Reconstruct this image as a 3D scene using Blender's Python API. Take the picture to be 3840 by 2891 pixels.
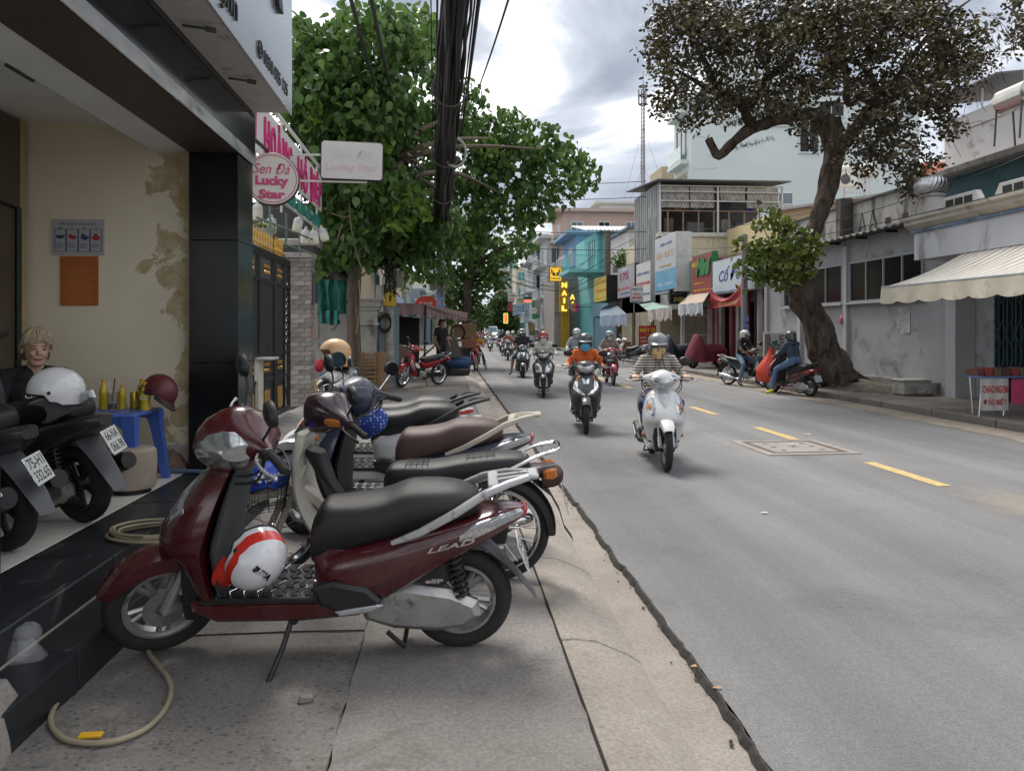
import bpy,bmesh,math,random
import numpy as np
from math import sin,cos,pi,radians,sqrt,atan2
from mathutils import Vector,Matrix,Euler,noise
for _o in list(bpy.data.objects):
 bpy.data.objects.remove(_o)
SC=bpy.context.scene
COL=SC.collection
V=Vector
# ------------------------------------------------------------------ camera, sky, sun, exposure
# street frame: X to the right across the street, Y along the street, Z up; the camera stands at (0, 0, 1.5)
FPX,CX0,HY,CH=2888.0,1920.0,1240.0,1.5
TH=math.atan(0.083)
cT,sT=cos(TH),sin(TH)
cam=bpy.data.cameras.new('camera')
cam.sensor_width=36.0
cam.sensor_fit='HORIZONTAL'
cam.lens=FPX/3840.0*36.0
cam.shift_y=-(1445.5-HY)/3840.0
cam.clip_start=0.05
cam.clip_end=4000
camo=bpy.data.objects.new('camera',cam)
COL.objects.link(camo)
camo.location=(0,0,CH)
camo.rotation_euler=(pi/2,0,-TH)
SC.camera=camo
SUN_EL,SUN_AZ=radians(60),radians(-18)
world=bpy.data.worlds.new('World')
SC.world=world
world.use_nodes=True
wn,wl=world.node_tree.nodes,world.node_tree.links
wn.clear()
w_out=wn.new('ShaderNodeOutputWorld')
w_bg=wn.new('ShaderNodeBackground')
w_sky=wn.new('ShaderNodeTexSky')
w_sky.sky_type='NISHITA'
w_sky.sun_disc=False
w_sky.sun_elevation=SUN_EL
w_sky.sun_rotation=SUN_AZ
w_sky.air_density=1.2
w_sky.dust_density=2.0
w_geo=wn.new('ShaderNodeTexCoord')
w_map=wn.new('ShaderNodeMapping')
w_map.inputs['Scale'].default_value=(1.0,1.0,2.1)
w_map.inputs['Location'].default_value=(1.247,-1.108,-1.622)
w_n1=wn.new('ShaderNodeTexNoise')
w_n1.inputs['Scale'].default_value=2.9
w_n1.inputs['Detail'].default_value=9
w_n1.inputs['Roughness'].default_value=0.52
w_n1.inputs['Distortion'].default_value=0.5
w_n2=wn.new('ShaderNodeTexNoise')
w_n2.inputs['Scale'].default_value=1.35
w_n2.inputs['Detail'].default_value=5
w_r1=wn.new('ShaderNodeValToRGB')
w_r1.color_ramp.elements[0].position=0.2
w_r1.color_ramp.elements[1].position=0.32
w_r2=wn.new('ShaderNodeValToRGB')
e=w_r2.color_ramp.elements
e[0].position,e[0].color=0.39,(1.75,1.98,2.4,1)
e[1].position,e[1].color=0.66,(9.4,9.2,8.9,1)
e2=w_r2.color_ramp.elements.new(0.50)
e2.color=(3.1,3.35,3.8,1)
e3=w_r2.color_ramp.elements.new(0.565)
e3.color=(5.4,5.5,5.6,1)
w_mix=wn.new('ShaderNodeMix')
w_mix.data_type='RGBA'
wl.new(w_geo.outputs['Generated'],w_map.inputs['Vector'])
wl.new(w_map.outputs[0],w_n1.inputs['Vector'])
wl.new(w_map.outputs[0],w_n2.inputs['Vector'])
wl.new(w_n2.outputs['Fac'],w_r1.inputs['Fac'])
wl.new(w_n1.outputs['Fac'],w_r2.inputs['Fac'])
wl.new(w_r1.outputs['Color'],w_mix.inputs['Factor'])
wl.new(w_sky.outputs[0],w_mix.inputs['A'])
wl.new(w_r2.outputs[0],w_mix.inputs['B'])
wl.new(w_mix.outputs['Result'],w_bg.inputs['Color'])
w_bg.inputs['Strength'].default_value=0.118
wl.new(w_bg.outputs[0],w_out.inputs['Surface'])
sun=bpy.data.lights.new('sun','SUN')
sun.energy=2.0
sun.angle=radians(24)
sun.color=(1.0,0.95,0.88)
suno=bpy.data.objects.new('sun',sun)
COL.objects.link(suno)
suno.rotation_euler=(pi/2-SUN_EL,0,-SUN_AZ+pi)
# sun_rotation in the sky turns clockwise from +Y; the lamp shines from the same side
_sd=V((sin(SUN_AZ)*cos(SUN_EL),cos(SUN_AZ)*cos(SUN_EL),sin(SUN_EL)))
suno.rotation_euler=_sd.to_track_quat('Z','Y').to_euler()
SC.view_settings.view_transform='Standard'
SC.view_settings.look='None'
SC.view_settings.exposure=1.02
SC.view_settings.gamma=1.0
SC.view_settings.use_curve_mapping=False
SC.render.engine='CYCLES'
SC.cycles.use_denoising=True
SC.cycles.max_bounces=7
SC.cycles.diffuse_bounces=5
SC.cycles.glossy_bounces=3
SC.cycles.transmission_bounces=4
SC.cycles.transparent_max_bounces=8
SC.cycles.caustics_reflective=False
SC.cycles.caustics_refractive=False
# ------------------------------------------------------------------ place helpers: a pixel of the photo and a known plane give a point of the street
def P(px,py,d):
 cx=(px-CX0)/FPX*d
 return V((cx*cT+d*sT,d*cT-cx*sT,CH-(py-HY)/FPX*d))
def G(px,py,z=0.0):
 return P(px,py,(CH-z)*FPX/(py-HY))
def WX(px,py,X):
 t=(px-CX0)/FPX
 return P(px,py,X/(t*cT+sT))
def WY(px,py,Y):
 t=(px-CX0)/FPX
 return P(px,py,Y/(cT-t*sT))
def bend(y):
 return 0.1*max(0.0,y-70.0)
 # ------------------------------------------------------------------ materials
MATS={}
def _new(name):
 m=bpy.data.materials.new(name)
 m.use_nodes=True
 n,l=m.node_tree.nodes,m.node_tree.links
 return m,n,l,n['Principled BSDF']
def hexc(h):
 h=h.lstrip('#')
 c=[int(h[i:i+2],16)/255 for i in(0,2,4)]
 return tuple((x/12.92 if x<=0.04045 else((x+0.055)/1.055)**2.4)for x in c)
def C(c):
 return hexc(c)if isinstance(c,str)else c
def noise_node(n,l,vec,scale,detail=4,rough=0.55,dist=0.0):
 t=n.new('ShaderNodeTexNoise')
 t.inputs['Scale'].default_value=scale
 t.inputs['Detail'].default_value=detail
 t.inputs['Roughness'].default_value=rough
 t.inputs['Distortion'].default_value=dist
 if vec is not None:
  l.new(vec,t.inputs['Vector'])
 return t
def ramp(n,l,src,p0,c0,p1,c1):
 r=n.new('ShaderNodeValToRGB')
 r.color_ramp.elements[0].position=p0
 r.color_ramp.elements[0].color=tuple(c0)+(1,)if len(c0)==3 else c0
 r.color_ramp.elements[1].position=p1
 r.color_ramp.elements[1].color=tuple(c1)+(1,)if len(c1)==3 else c1
 l.new(src,r.inputs['Fac'])
 return r
def mixc(n,l,fac,a,b,mode='MIX'):
 m=n.new('ShaderNodeMix')
 m.data_type='RGBA'
 m.blend_type=mode
 for sock,val in(('Factor',fac),('A',a),('B',b)):
  if hasattr(val,'links'):
   l.new(val,m.inputs[sock])
  elif sock=='Factor':
   m.inputs[0].default_value=val
  else:
   m.inputs[sock].default_value=tuple(val)+(1,)
 return m.outputs['Result']
def bump_to(n,l,bsdf,h,strength,dist=0.01):
 b=n.new('ShaderNodeBump')
 b.inputs['Strength'].default_value=strength
 b.inputs['Distance'].default_value=dist
 l.new(h,b.inputs['Height'])
 l.new(b.outputs[0],bsdf.inputs['Normal'])
def M(name,col=(0.5,0.5,0.5),rough=0.6,metal=0.0,var=0.15,vs=2.5,bump=0.0,bs=60.0,coat=0.0,dirt=None,spec=None,emit=None,trans=0.0,alpha=None,stretch=None,bd=.01):
 if name in MATS:
  return MATS[name]
 m,n,l,b=_new(name)
 col=C(col)
 tc=n.new('ShaderNodeTexCoord')
 vec=tc.outputs['Object']
 if stretch:
  mp=n.new('ShaderNodeMapping')
  mp.inputs['Scale'].default_value=stretch
  l.new(vec,mp.inputs['Vector'])
  vec=mp.outputs[0]
 out=None
 if var>0:
  t=noise_node(n,l,vec,vs,6,0.6)
  r=ramp(n,l,t.outputs['Fac'],0.28,[max(0,c*(1-var))for c in col],0.72,[min(1,c*(1+var))for c in col])
  out=r.outputs['Color']
 if dirt:
  dc,amt,sc=dirt
  t2=noise_node(n,l,vec,sc,8,0.65,0.6)
  r2=ramp(n,l,t2.outputs['Fac'],0.62-amt*0.4,(0,0,0),0.72-amt*0.25,(1,1,1))
  out=mixc(n,l,r2.outputs['Color'],out if out is not None else col,C(dc))
 if out is not None:
  l.new(out,b.inputs['Base Color'])
 else:
  b.inputs['Base Color'].default_value=tuple(col)+(1,)
 b.inputs['Roughness'].default_value=rough
 b.inputs['Metallic'].default_value=metal
 if spec is not None:
  b.inputs['Specular IOR Level'].default_value=spec
 if coat:
  b.inputs['Coat Weight'].default_value=coat
  b.inputs['Coat Roughness'].default_value=0.06
 if trans:
  b.inputs['Transmission Weight'].default_value=trans
 if alpha is not None:
  b.inputs['Alpha'].default_value=alpha
 if emit:
  b.inputs['Emission Color'].default_value=tuple(C(emit[0]))+(1,)
  b.inputs['Emission Strength'].default_value=emit[1]
 if bump:
  t3=noise_node(n,l,vec,bs,4,0.6)
  bump_to(n,l,b,t3.outputs['Fac'],bump,bd)
 MATS[name]=m
 return m
def paint(name,col,rough=0.28,flake=False):
 if name in MATS:
  return MATS[name]
 m,n,l,b=_new(name)
 col=C(col)
 tc=n.new('ShaderNodeTexCoord')
 t=noise_node(n,l,tc.outputs['Object'],7,8,0.7)
 dust=[0.88*c+0.12*d for c,d in zip(col,(0.2,0.18,0.16))]
 r=ramp(n,l,t.outputs['Fac'],0.45,col,0.85,dust)
 l.new(r.outputs['Color'],b.inputs['Base Color'])
 r2=ramp(n,l,t.outputs['Fac'],0.35,(rough,)*3,0.75,(rough+0.2,)*3)
 l.new(r2.outputs['Color'],b.inputs['Roughness'])
 b.inputs['Coat Weight'].default_value=0.7
 b.inputs['Coat Roughness'].default_value=0.07
 if flake:
  b.inputs['Metallic'].default_value=0.35
 MATS[name]=m
 return m
def leafmat(name,c0,c1,rough=0.45,tl=0.25):
 if name in MATS:
  return MATS[name]
 m,n,l,b=_new(name)
 g=n.new('ShaderNodeNewGeometry')
 r=ramp(n,l,g.outputs['Random Per Island'],0.0,C(c0),1.0,C(c1))
 l.new(r.outputs['Color'],b.inputs['Base Color'])
 b.inputs['Roughness'].default_value=rough
 b.inputs['Specular IOR Level'].default_value=0.35
 tr=n.new('ShaderNodeBsdfTranslucent')
 l.new(r.outputs['Color'],tr.inputs['Color'])
 mx=n.new('ShaderNodeMixShader')
 mx.inputs[0].default_value=tl
 l.new(b.outputs[0],mx.inputs[1])
 l.new(tr.outputs[0],mx.inputs[2])
 l.new(mx.outputs[0],n['Material Output'].inputs['Surface'])
 MATS[name]=m
 return m
def stripemat(name,axis,period,duty,ca,cb,rough=0.7,var=0.1,soft=0.02,dirt=None,phase=0.0):
 if name in MATS:
  return MATS[name]
 m,n,l,b=_new(name)
 tc=n.new('ShaderNodeTexCoord')
 sp=n.new('ShaderNodeSeparateXYZ')
 l.new(tc.outputs['Object'],sp.inputs[0])
 a=n.new('ShaderNodeMath');a.operation='MULTIPLY_ADD'
 a.inputs[1].default_value=1.0/period
 a.inputs[2].default_value=phase+1000.0
 l.new(sp.outputs['XYZ'.index(axis)],a.inputs[0])
 f=n.new('ShaderNodeMath');f.operation='FRACT'
 l.new(a.outputs[0],f.inputs[0])
 r=ramp(n,l,f.outputs[0],duty-soft,C(ca),duty+soft,C(cb))
 out=r.outputs['Color']
 t=noise_node(n,l,tc.outputs['Object'],5,6)
 r3=ramp(n,l,t.outputs['Fac'],0.3,(1-var,)*3,0.7,(1.0,)*3)
 out=mixc(n,l,1.0,out,r3.outputs['Color'],'MULTIPLY')
 if dirt:
  t2=noise_node(n,l,tc.outputs['Object'],dirt[2],8,0.65)
  r2=ramp(n,l,t2.outputs['Fac'],0.62-dirt[1]*0.4,(0,0,0),0.75,(1,1,1))
  out=mixc(n,l,r2.outputs['Color'],out,C(dirt[0]))
 l.new(out,b.inputs['Base Color'])
 b.inputs['Roughness'].default_value=rough
 MATS[name]=m
 return m
def vormat(name,cols,scale,rough=0.8):
 if name in MATS:
  return MATS[name]
 m,n,l,b=_new(name)
 tc=n.new('ShaderNodeTexCoord')
 t0=noise_node(n,l,tc.outputs['Object'],scale*0.7,3)
 va=n.new('ShaderNodeVectorMath');va.operation='MULTIPLY_ADD'
 l.new(t0.outputs['Color'],va.inputs[0])
 va.inputs[1].default_value=(0.9/scale,)*3
 l.new(tc.outputs['Object'],va.inputs[2])
 v=n.new('ShaderNodeTexVoronoi')
 v.inputs['Scale'].default_value=scale
 l.new(va.outputs[0],v.inputs['Vector'])
 sp=n.new('ShaderNodeSeparateColor')
 l.new(v.outputs['Color'],sp.inputs[0])
 r=n.new('ShaderNodeValToRGB')
 r.color_ramp.interpolation='CONSTANT'
 k=len(cols)
 r.color_ramp.elements[0].color=tuple(C(cols[0]))+(1,)
 r.color_ramp.elements[1].position=1/k
 r.color_ramp.elements[1].color=tuple(C(cols[1]))+(1,)
 for i in range(2,k):
  e=r.color_ramp.elements.new(i/k)
  e.color=tuple(C(cols[i]))+(1,)
 l.new(sp.outputs[0],r.inputs['Fac'])
 l.new(r.outputs['Color'],b.inputs['Base Color'])
 b.inputs['Roughness'].default_value=rough
 MATS[name]=m
 return m
 # ------------------------------------------------------------------ mesh builder
def frame(c,right,up):
 r=V(right).normalized();u=V(up);n=r.cross(u).normalized();u=n.cross(r).normalized()
 return Matrix(((r.x,u.x,n.x,c[0]),(r.y,u.y,n.y,c[1]),(r.z,u.z,n.z,c[2]),(0,0,0,1)))
def hframe(c,front,up):
 x=V(front).normalized();y=V(up).cross(x).normalized();z=x.cross(y)
 return Matrix(((x.x,y.x,z.x,c[0]),(x.y,y.y,z.y,c[1]),(x.z,y.z,z.z,c[2]),(0,0,0,1)))
def offset_poly(pts,d):
 n=len(pts);out=[]
 area=sum(pts[i][0]*pts[(i+1)%n][1]-pts[(i+1)%n][0]*pts[i][1]for i in range(n))
 s=1 if area>0 else-1
 for i in range(n):
  p0,p1,p2=V(pts[i-1]),V(pts[i]),V(pts[(i+1)%n])
  a=(p1-p0);b=(p2-p1)
  if a.length<1e-9 or b.length<1e-9:
   out.append(tuple(p1));continue
  a.normalize();b.normalize()
  n1=V((-a.y,a.x))*s;n2=V((-b.y,b.x))*s
  m=n1+n2
  if m.length<1e-6:
   out.append(tuple(p1));continue
  m.normalize()
  k=d/max(0.45,m.dot(n1))
  out.append(tuple(p1+m*k))
 return out
def smooth_path(pts,k=4,closed=False):
 pts=[V(p)for p in pts];n=len(pts);out=[]
 rng=range(n if closed else n-1)
 for i in rng:
  p0=pts[i-1]if(closed or i>0)else pts[0]
  p1,p2=pts[i],pts[(i+1)%n]
  p3=pts[(i+2)%n]if(closed or i+2<n)else pts[-1]
  for j in range(k):
   t=j/k
   out.append(0.5*((2*p1)+(p2-p0)*t+(2*p0-5*p1+4*p2-p3)*t*t+(3*p1-p0-3*p2+p3)*t**3))
 if not closed:
  out.append(pts[-1])
 return out
def lerp_table(tab,k=3):
 n=len(tab);out=[]
 for i in range(n-1):
  p0,p1,p2,p3=tab[max(i-1,0)],tab[i],tab[i+1],tab[min(i+2,n-1)]
  for j in range(k):
   t=j/k
   out.append([0.5*(2*b+(c-a)*t+(2*a-5*b+4*c-d)*t*t+(3*b-a-3*c+d)*t**3)for a,b,c,d in zip(p0,p1,p2,p3)])
 out.append(list(tab[-1]))
 return out
WM={}
def wm(o):
 return WM.get(o.name,Matrix.Identity(4))
class MB:
 def __init__(s):
  s.v,s.f,s.m=[],[],[]
 def add(s,vs,fs,m=0):
  o=len(s.v)
  s.v+=[tuple(p)for p in vs]
  s.f+=[tuple(i+o for i in f)for f in fs]
  s.m+=[m]*len(fs)
  return s
 def box(s,c,size,rot=None,ch=0.0,m=0):
  hx,hy,hz=[k/2 for k in size]
  ch=min(ch,hx*.9,hy*.9,hz*.9)
  if ch<=0:
   vs=[(x,y,z)for z in(-hz,hz)for x,y in((-hx,-hy),(hx,-hy),(hx,hy),(-hx,hy))]
   fs=[(3,2,1,0),(4,5,6,7),(0,1,5,4),(1,2,6,5),(2,3,7,6),(3,0,4,7)]
  else:
   def rect(ax,ay,c2,z):
    return[(-ax+c2,-ay,z),(ax-c2,-ay,z),(ax,-ay+c2,z),(ax,ay-c2,z),(ax-c2,ay,z),(-ax+c2,ay,z),(-ax,ay-c2,z),(-ax,-ay+c2,z)]
   vs=rect(hx-ch,hy-ch,ch*.3,-hz)+rect(hx,hy,ch,-hz+ch)+rect(hx,hy,ch,hz-ch)+rect(hx-ch,hy-ch,ch*.3,hz)
   fs=[tuple(range(7,-1,-1)),tuple(range(24,32))]
   for r in range(3):
    for i in range(8):
     j=(i+1)%8
     fs.append((r*8+i,r*8+j,r*8+8+j,r*8+8+i))
  mt=Matrix.Translation(V(c))
  if rot is not None:
   mt=mt@(rot.to_matrix().to_4x4()if isinstance(rot,Euler)else rot.to_4x4()if isinstance(rot,Matrix)else Euler(rot).to_matrix().to_4x4())
  return s.add([mt@V(p)for p in vs],fs,m)
 def bar(s,p0,p1,w,h=None,up=(0,0,1),ch=0.0,m=0):
  p0,p1=V(p0),V(p1)
  h=w if h is None else h
  d=p1-p0
  L=d.length
  if L<1e-6:
   return s
  x=d/L
  u=V(up)
  if abs(u.dot(x))>.99:
   u=V((1,0,0))
  y=u.cross(x).normalized();z=x.cross(y)
  R=Matrix((x,y,z)).transposed()
  return s.box((p0+p1)/2,(L,w,h),R,ch,m)
 def loft(s,rings,cap=True,closed=False,m=0,loop=False):
  n=len(rings[0]);o=len(s.v)
  vs=[p for r in rings for p in r]
  fs=[]
  k=len(rings)
  for i in range(k if loop else k-1):
   a,b=i*n,((i+1)%k)*n
   for j in range(n if not closed else n-1):
    j2=(j+1)%n
    fs.append((a+j,a+j2,b+j2,b+j))
  if cap and not loop:
   fs.append(tuple(range(n-1,-1,-1)))
   fs.append(tuple(range((k-1)*n,k*n)))
  return s.add(vs,fs,m)
 def tube(s,pts,r,n=8,cap=True,m=0,flat=1.0,loop=False):
  pts=[V(p)for p in pts]
  k=len(pts)
  rr=r if isinstance(r,(list,tuple))else[r]*k
  rings=[]
  t0=(pts[1]-pts[0]).normalized()
  u=V((0,0,1))if abs(t0.z)<.9 else V((1,0,0))
  for i,p in enumerate(pts):
   if loop:
    t=pts[(i+1)%k]-pts[i-1]
   else:
    t=pts[min(i+1,k-1)]-pts[max(i-1,0)]
   if t.length<1e-9:
    t=t0
   t=t.normalized()
   a=t.cross(u)
   if a.length<1e-4:
    u=V((1,0,0))if abs(t.x)<.9 else V((0,1,0))
    a=t.cross(u)
   a.normalize();b=a.cross(t).normalized();u=b
   rings.append([p+(a*cos(2*pi*j/n)+b*(sin(2*pi*j/n)*flat))*rr[i]for j in range(n)])
   # orient outwards
  return s.loft([list(reversed(q))for q in rings],cap=cap,m=m,loop=loop)
 def lathe(s,prof,n=24,mt=None,m=0,ang=2*pi,closed_prof=False):
  mt=mt or Matrix.Identity(4)
  full=abs(ang-2*pi)<1e-6
  cnt=n if full else n+1
  rings=[[mt@V((r*cos(ang*i/n),r*sin(ang*i/n),z))for r,z in prof]for i in range(cnt)]
  k=len(prof);fs=[]
  for i in range(n):
   a,b=i*k,((i+1)%cnt)*k
   for j in range(k if closed_prof else k-1):
    j2=(j+1)%k
    fs.append((a+j,b+j,b+j2,a+j2))
  return s.add([p for r in rings for p in r],fs,m)
 def prism(s,poly,t0,t1,mt=None,ch=0.0,m=0):
  mt=mt or Matrix.Identity(4)
  area=sum(poly[i][0]*poly[(i+1)%len(poly)][1]-poly[(i+1)%len(poly)][0]*poly[i][1]for i in range(len(poly)))
  if area<0:
   poly=list(reversed(poly))
  if ch>0:
   ins=offset_poly(poly,ch)
   lay=[(ins,t0),(poly,t0+ch),(poly,t1-ch),(ins,t1)]
  else:
   lay=[(poly,t0),(poly,t1)]
  return s.loft([[mt@V((p[0],p[1],z))for p in q]for q,z in lay],m=m)
 def ell(s,c,r,n=14,k=9,mt=None,m=0,zmin=-1.0,zmax=1.0):
  r=(r,r,r)if isinstance(r,(int,float))else r
  a0,a1=math.asin(max(-1,zmin)),math.asin(min(1,zmax))
  rings=[]
  for i in range(k+1):
   a=a0+(a1-a0)*i/k
   q=[V((r[0]*cos(a)*cos(2*pi*j/n),r[1]*cos(a)*sin(2*pi*j/n),r[2]*sin(a)))for j in range(n)]
   rings.append([(mt@p if mt else p)+V(c)for p in q])
  return s.loft(rings,m=m)
 def xf(s,mt):
  s.v=[tuple(mt@V(p))for p in s.v]
  return s
 def warp(s,fn):
  s.v=[tuple(fn(V(p)))for p in s.v]
  return s
 def jit(s,a,seed=0):
  r=random.Random(seed)
  s.v=[(x+r.uniform(-a,a),y+r.uniform(-a,a),z+r.uniform(-a,a))for x,y,z in s.v]
  return s
 def mesh(s,name,mats,smooth=35):
  me=bpy.data.meshes.new(name)
  me.from_pydata(s.v,[],s.f)
  mats=mats if isinstance(mats,(list,tuple))else[mats]
  for q in mats:
   me.materials.append(q)
  if len(mats)>1:
   me.polygons.foreach_set('material_index',s.m)
  if smooth:
   me.polygons.foreach_set('use_smooth',[True]*len(me.polygons))
   me.set_sharp_from_angle(angle=radians(smooth))
  me.update()
  return me
 def build(s,name,mats,parent=None,smooth=35,label=None,cat=None,group=None,kind=None,local=False):
  if parent is not None and not local:
   inv=wm(parent).inverted()
   if inv!=Matrix.Identity(4):
    s.xf(inv)
  me=s.mesh(name,mats,smooth)
  o=bpy.data.objects.new(name,me)
  COL.objects.link(o)
  if parent is not None:
   o.parent=parent
   WM[o.name]=wm(parent)
  tag(o,label,cat,group,kind)
  return o
def tag(o,label=None,cat=None,group=None,kind=None):
 if label:o['label']=label
 if cat:o['category']=cat
 if group:o['group']=group
 if kind:o['kind']=kind
 return o
def thing(name,label,cat,mt=None,group=None,kind=None):
 o=bpy.data.objects.new(name,None)
 COL.objects.link(o)
 o.empty_display_size=0.1
 mt=mt if mt is not None else Matrix.Identity(4)
 if isinstance(mt,(tuple,list,Vector)):
  mt=Matrix.Translation(V(mt))
 o.matrix_basis=mt
 WM[o.name]=mt
 return tag(o,label,cat,group,kind)
def at_world(o,mb_center=None):
 return o
def share(me,name,parent,mt,mats=None,label=None,cat=None,group=None,kind=None):
 o=bpy.data.objects.new(name,me)
 COL.objects.link(o)
 if parent is not None:
  o.parent=parent
  o.matrix_basis=wm(parent).inverted()@mt
 else:
  o.matrix_basis=mt
 WM[o.name]=mt
 return tag(o,label,cat,group,kind)
def copy_tree(o,parent=None):
 c=o.copy()
 COL.objects.link(c)
 c.parent=parent
 for ch in list(o.children):
  copy_tree(ch,c)
 return c
TEXTS=[]
def txt(body,w,h,mt,mat,parent,name='lettering',ext=0.002,bold=0.0,shear=0.0,keep=False,local=False):
 TEXTS.append((body,w,h,mt,mat,parent,name,ext,bold,shear,keep,local))
def finish_texts():
 objs=[]
 for body,w,h,mt,mat,parent,name,ext,bold,shear,keep,local in TEXTS:
  cu=bpy.data.curves.new(name,'FONT')
  cu.body=body
  cu.align_x,cu.align_y='CENTER','CENTER'
  cu.size=1.0
  cu.offset=bold
  cu.shear=shear
  cu.resolution_u=3
  cu.space_line=0.9
  o=bpy.data.objects.new(name,cu)
  COL.objects.link(o)
  objs.append(o)
 bpy.context.view_layer.update()
 dg=bpy.context.evaluated_depsgraph_get()
 meshes=[bpy.data.meshes.new_from_object(o.evaluated_get(dg))for o in objs]
 for o in objs:
  cu=o.data
  bpy.data.objects.remove(o)
  bpy.data.curves.remove(cu)
 for me,(body,w,h,mt,mat,parent,name,ext,bold,shear,keep,local)in zip(meshes,TEXTS):
  k=len(me.vertices)
  if k==0:
   bpy.data.meshes.remove(me)
   continue
  co=np.empty(k*3);me.vertices.foreach_get('co',co);co=co.reshape(-1,3)
  lo,hi=co.min(0),co.max(0)
  sx,sy=w/max(1e-6,hi[0]-lo[0]),h/max(1e-6,hi[1]-lo[1])
  if keep:
   sx=sy=min(sx,sy)
  co[:,0]=(co[:,0]-(lo[0]+hi[0])/2)*sx
  co[:,1]=(co[:,1]-(lo[1]+hi[1])/2)*sy
  faces=[tuple(p.vertices)for p in me.polygons]
  bpy.data.meshes.remove(me)
  # front face, back face and rim so that the letters have thickness
  edges={}
  for f in faces:
   for a,b in zip(f,f[1:]+f[:1]):
    if(b,a)in edges:
     del edges[(b,a)]
    else:
     edges[(a,b)]=1
  mb=MB()
  vs=[mt@V((x,y,ext))for x,y,_ in co]+[mt@V((x,y,0))for x,y,_ in co]
  fs=list(faces)+[(a+k,b+k,b,a)for a,b in edges]
  mb.add(vs,fs)
  mb.build(name,mat,parent,smooth=0,local=local)
 TEXTS.clear()
def ring(c,ux,uz,a,b,e=2.5,n=20,b2=None):
 b2=b if b2 is None else b2
 out=[]
 for i in range(n):
  t=2*pi*i/n
  ct,st=cos(t),sin(t)
  x=math.copysign(abs(ct)**(2/e),ct)*a
  z=math.copysign(abs(st)**(2/e),st)*(b if st>=0 else b2)
  out.append(V(c)+V(ux)*x+V(uz)*z)
 return out
 # ====== the setting: ground, road, pavements
def asphalt_mat():
 m,n,l,b=_new('asphalt')
 tc=n.new('ShaderNodeTexCoord')
 o=tc.outputs['Object']
 big=noise_node(n,l,o,0.35,5,0.6)
 r=ramp(n,l,big.outputs['Fac'],0.3,(0.165,0.165,0.168),0.7,(0.215,0.213,0.212))
 fine=noise_node(n,l,o,95,3,0.8)
 rf=ramp(n,l,fine.outputs['Fac'],0.3,(0.64,)*3,0.7,(1.32,)*3)
 mid_=noise_node(n,l,o,28,5,0.75)
 rm_=ramp(n,l,mid_.outputs['Fac'],0.32,(0.86,)*3,0.68,(1.12,)*3)
 col=mixc(n,l,1.0,r.outputs['Color'],rf.outputs['Color'],'MULTIPLY')
 col=mixc(n,l,1.0,col,rm_.outputs['Color'],'MULTIPLY')
 v=n.new('ShaderNodeTexVoronoi');v.inputs['Scale'].default_value=70
 l.new(o,v.inputs['Vector'])
 rv=ramp(n,l,v.outputs['Distance'],0.05,(1,1,1),0.18,(0,0,0))
 sp=n.new('ShaderNodeSeparateColor');l.new(v.outputs['Color'],sp.inputs[0])
 rs=ramp(n,l,sp.outputs[0],0.93,(0,0,0),0.95,(1,1,1))
 mm=n.new('ShaderNodeMath');mm.operation='MULTIPLY'
 l.new(rv.outputs['Color'],mm.inputs[0]);l.new(rs.outputs['Color'],mm.inputs[1])
 col=mixc(n,l,mm.outputs[0],col,(0.38,0.37,0.35))
 # wheel-worn tracks along the street, faint
 mp=n.new('ShaderNodeMapping');mp.inputs['Scale'].default_value=(1.4,0.06,1)
 l.new(o,mp.inputs['Vector'])
 tr=noise_node(n,l,mp.outputs[0],1.0,4)
 rt=ramp(n,l,tr.outputs['Fac'],0.35,(0.80,)*3,0.65,(1.12,)*3)
 oil=noise_node(n,l,o,0.9,7,0.7,0.8)
 ro=ramp(n,l,oil.outputs['Fac'],0.34,(0.86,)*3,0.46,(1.0,)*3)
 col=mixc(n,l,1.0,col,ro.outputs['Color'],'MULTIPLY')
 col=mixc(n,l,1.0,col,rt.outputs['Color'],'MULTIPLY')
 # trail of spilt sand in front of the manhole
 mp2=n.new('ShaderNodeMapping')
 mp2.vector_type='POINT'
 mp2.inputs['Location'].default_value=(-5.0*0.9,-5.6*0.28,0)
 mp2.inputs['Scale'].default_value=(0.9,0.28,0)
 l.new(o,mp2.inputs['Vector'])
 ln=n.new('ShaderNodeVectorMath');ln.operation='LENGTH'
 l.new(mp2.outputs[0],ln.inputs[0])
 nn=noise_node(n,l,o,2.2,8,0.75)
 ad=n.new('ShaderNodeMath');ad.operation='MULTIPLY_ADD'
 l.new(nn.outputs['Fac'],ad.inputs[0]);ad.inputs[1].default_value=1.1;l.new(ln.outputs['Value'],ad.inputs[2])
 rd=ramp(n,l,ad.outputs[0],0.55,(0.75,)*3,1.15,(0,0,0))
 fx=n.new('ShaderNodeMath');fx.operation='MULTIPLY'
 rf2=ramp(n,l,fine.outputs['Fac'],0.35,(0.25,)*3,0.6,(1,)*3)
 l.new(rd.outputs['Color'],fx.inputs[0]);l.new(rf2.outputs['Color'],fx.inputs[1])
 col=mixc(n,l,fx.outputs[0],col,(0.36,0.29,0.20))
 l.new(col,b.inputs['Base Color'])
 b.inputs['Roughness'].default_value=0.82
 b.inputs['Specular IOR Level'].default_value=0.35
 bump_to(n,l,b,fine.outputs['Fac'],0.55,0.006)
 MATS['asphalt']=m
 return m
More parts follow.
